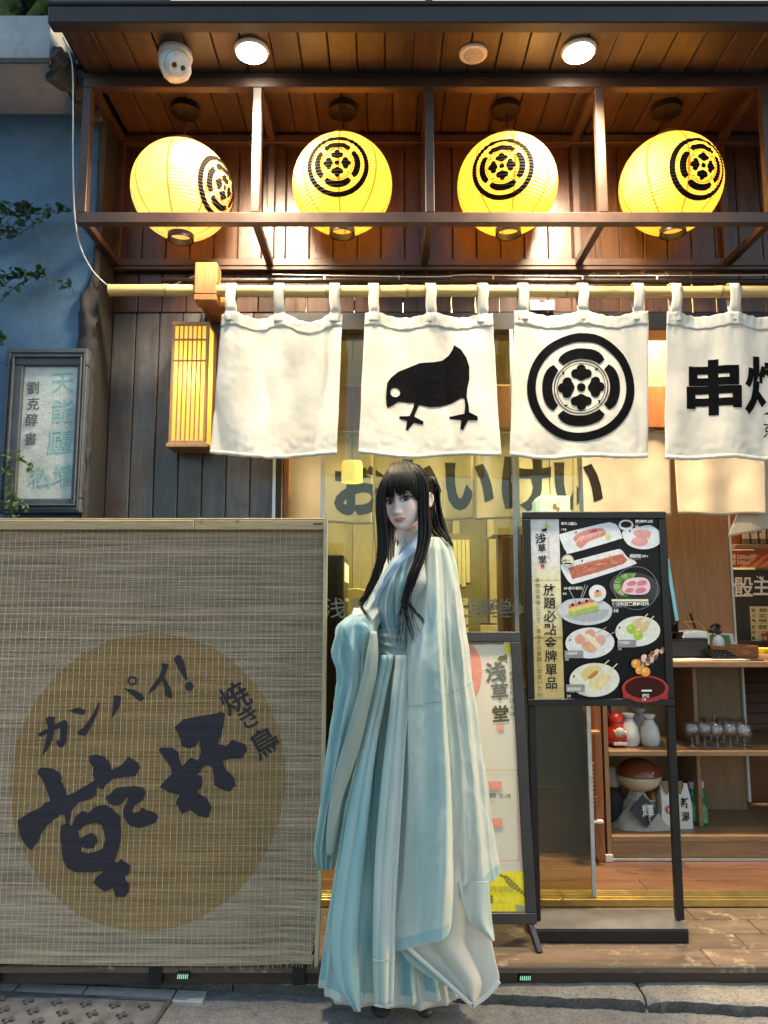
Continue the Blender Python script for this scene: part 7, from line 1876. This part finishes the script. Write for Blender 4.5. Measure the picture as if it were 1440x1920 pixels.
    def f_rs(a, q, v):
        x = cos(a)
        st_ = sst(.05, .30, x)*(1 if sin(a) < 0 else 0)
        return -.026*st_*sst(.06, .2, q)*(1-sst(.75, 1, q)) + .0100*ridge(a*11+q*3.5+1.2*nz(q*4, 2))*sst(.03,.12,q) + .007*ridge(a*5-q*30)*sst(.02,.06,q)*(1-sst(.16,.34,q)) + .006*nz(cos(a)*2.2, q*5, sin(a)*2) + .004*ridge(q*16+a*2)*(1-sst(.05, .28, q))
    loft('wide_sleeve', rs, m_slv, f_rs, seg=180, nr=110)
    loft('cuff', [(1140, 664, 688, -.085, .022), (1155, 656, 694, -.095, .034), (1172, 650, 698, -.10, .044)], m_hemw, lambda a, q, v: .003*ridge(q*9+a*2), seg=60, nr=14)
    sheet('sleeve_lining', [(1184, 695, 706, -.165), (1222, 688, 709, -.176), (1265, 681, 706, -.178), (1300, 671, 698, -.178), (1340, 660, 689, -.178), (1388, 646, 678, -.178), (1440, 631, 662, -.174), (1500, 619, 642, -.168), (1560, 612, 633, -.158), (1604, 612, 628, -.148)], m_lin, 0, lambda s, q: .012*s - .008*sin(pi*s) + .0012*ridge(s*8+q*3), nc=18, nr=60)
    # far sleeve hanging from the shoulder to the shin
    ls = [(1008, 806, 826, .0, .018), (1015, 796, 836, .0, .040), (1030, 788, 846, .0, .062), (1060, 783, 855, .0, .078), (1100, 781, 861, -.005, .088), (1150, 780, 866, -.012, .094), (1200, 778, 873, -.02, .098), (1260, 776, 882, -.028, .10), (1330, 775, 892, -.034, .10), (1420, 775, 905, -.045, .098), (1500, 772, 916, -.055, .094), (1580, 768, 926, -.062, .090), (1640, 763, 935, -.066, .086), (1700, 756, 940, -.068, .082), (1765, 744, 946, -.07, .078)]
    def ls_bottom(a):
        x = cos(a); s = (x+1)/2
        return lerp(1766, 1706, min(1, s/.46)) if s < .46 else lerp(lerp(1706, 1668, sst(.46, .52, s)), 1634, max(0, (s-.5)/.5))
    def f_ls(a, q, v):
        x = cos(a); s = (x+1)/2; front = sst(.1, -.1, sin(a))
        step = sst(.49, .43, s)*front
        A = sst(0, .35, q)
        return .075*step*A + .006*ridge(a*8+q*2.2+1.4*nz(q*3, 7))*A + .009*nz(cos(a)*2.4, q*3.2, sin(a)*2+9) + .006*nz(a*2.5, q*9, 4) + .004*ridge(a*15+q*1.5+2*nz(q*2.5, 4))*A + .0022*max(0, 1-3.2*abs(nz(a*3+q*9, q*13-a*2, 3)))*A - .008*front*g(s-.46, .03)*A
    o, P = loft('hanging_sleeve', ls, m_robe, f_ls, seg=240, nr=130, bottom=ls_bottom)
    hm = [[p+Vector((0, -.0022 if p.y < YW0-.03 else .0022, 0)) for p in r] for r in P[-5:]]
    MB().grid(hm, True).build('sleeve_hem', m_hema, o, smooth=True, fix=False)
    # seam of the sleeve
    seam = []
    for k in range(240):
        a = 2*pi*k/240
        if sin(a) < .1:
            x = cos(a); fi = (lerp(1318, 1276, (x+1)/2)-1008)/(ls_bottom(a)-1008)*130; i = int(fi); p = P[i][k].lerp(P[i+1][k], fi-i)
            n = Vector((cos(a), sin(a), 0)); seam.append(p + n*.0012)
    MB().tube(seam, .0013, 5).build('sleeve_seam', m_hema, o, smooth=True)
    # sheer white layers under it
    sheet('sheer_layer', [(1560, 790, 905, -.12), (1660, 776, 910, -.13), (1740, 752, 918, -.142), (1764, 747, 922, -.146), (1800, 788, 929, -.15), (1840, 834, 936, -.15), (1868, 864, 915, -.15), (1888, 882, 893, -.15)], m_white, 0, lambda s, q: .012*sin(s*7+q*2) + .006*ridge(s*16+q*2), nc=44, nr=80)
    sheet('sheer_layer', [(1652, 861, 916, -.148), (1668, 862, 917, -.152), (1700, 869, 920, -.158), (1730, 882, 923, -.164), (1764, 920, 928, -.168)], m_robe, 0, lambda s, q: .008*sin(s*6+q*2), nc=24, nr=40)
    def band(pts, w, mat, d):
        L = spline([(u, v, 0) for u, v in pts], 8); rows = []
        for i, p in enumerate(L):
            dd = (L[min(len(L)-1, i+1)]-L[max(0, i-1)]).normalized(); n = Vector((-dd.y, dd.x, 0))
            rows.append([pt(p.x+n.x*w*k, p.y+n.y*w*k, YW0+d-.003) for k in (-.5, 0, .5)])
        o = MB().grid(rows).build('hem_band', mat, t, smooth=True, fix=False); o.modifiers.new('thickness', 'SOLIDIFY').thickness = .0015
    band([(750, 1764), (790, 1800), (835, 1840), (886, 1887)], 8, m_hemw, -.166)
    sheet('sheer_layer', [(1745, 742, 800, -.132), (1770, 743, 815, -.134), (1800, 762, 838, -.136), (1830, 800, 856, -.136), (1848, 832, 858, -.136)], m_hema, 0, lambda s, q: .004*sin(s*6), nc=16, nr=20)
    band([(702, 1884), (719, 1887), (738, 1884)], 6, m_hemw, -.19)
    band([(699, 1800), (720, 1802), (741, 1800)], 3, m_hemw, -.20)
    band([(886, 1887), (912, 1868), (936, 1840)], 8, m_hemw, -.166)
woman()
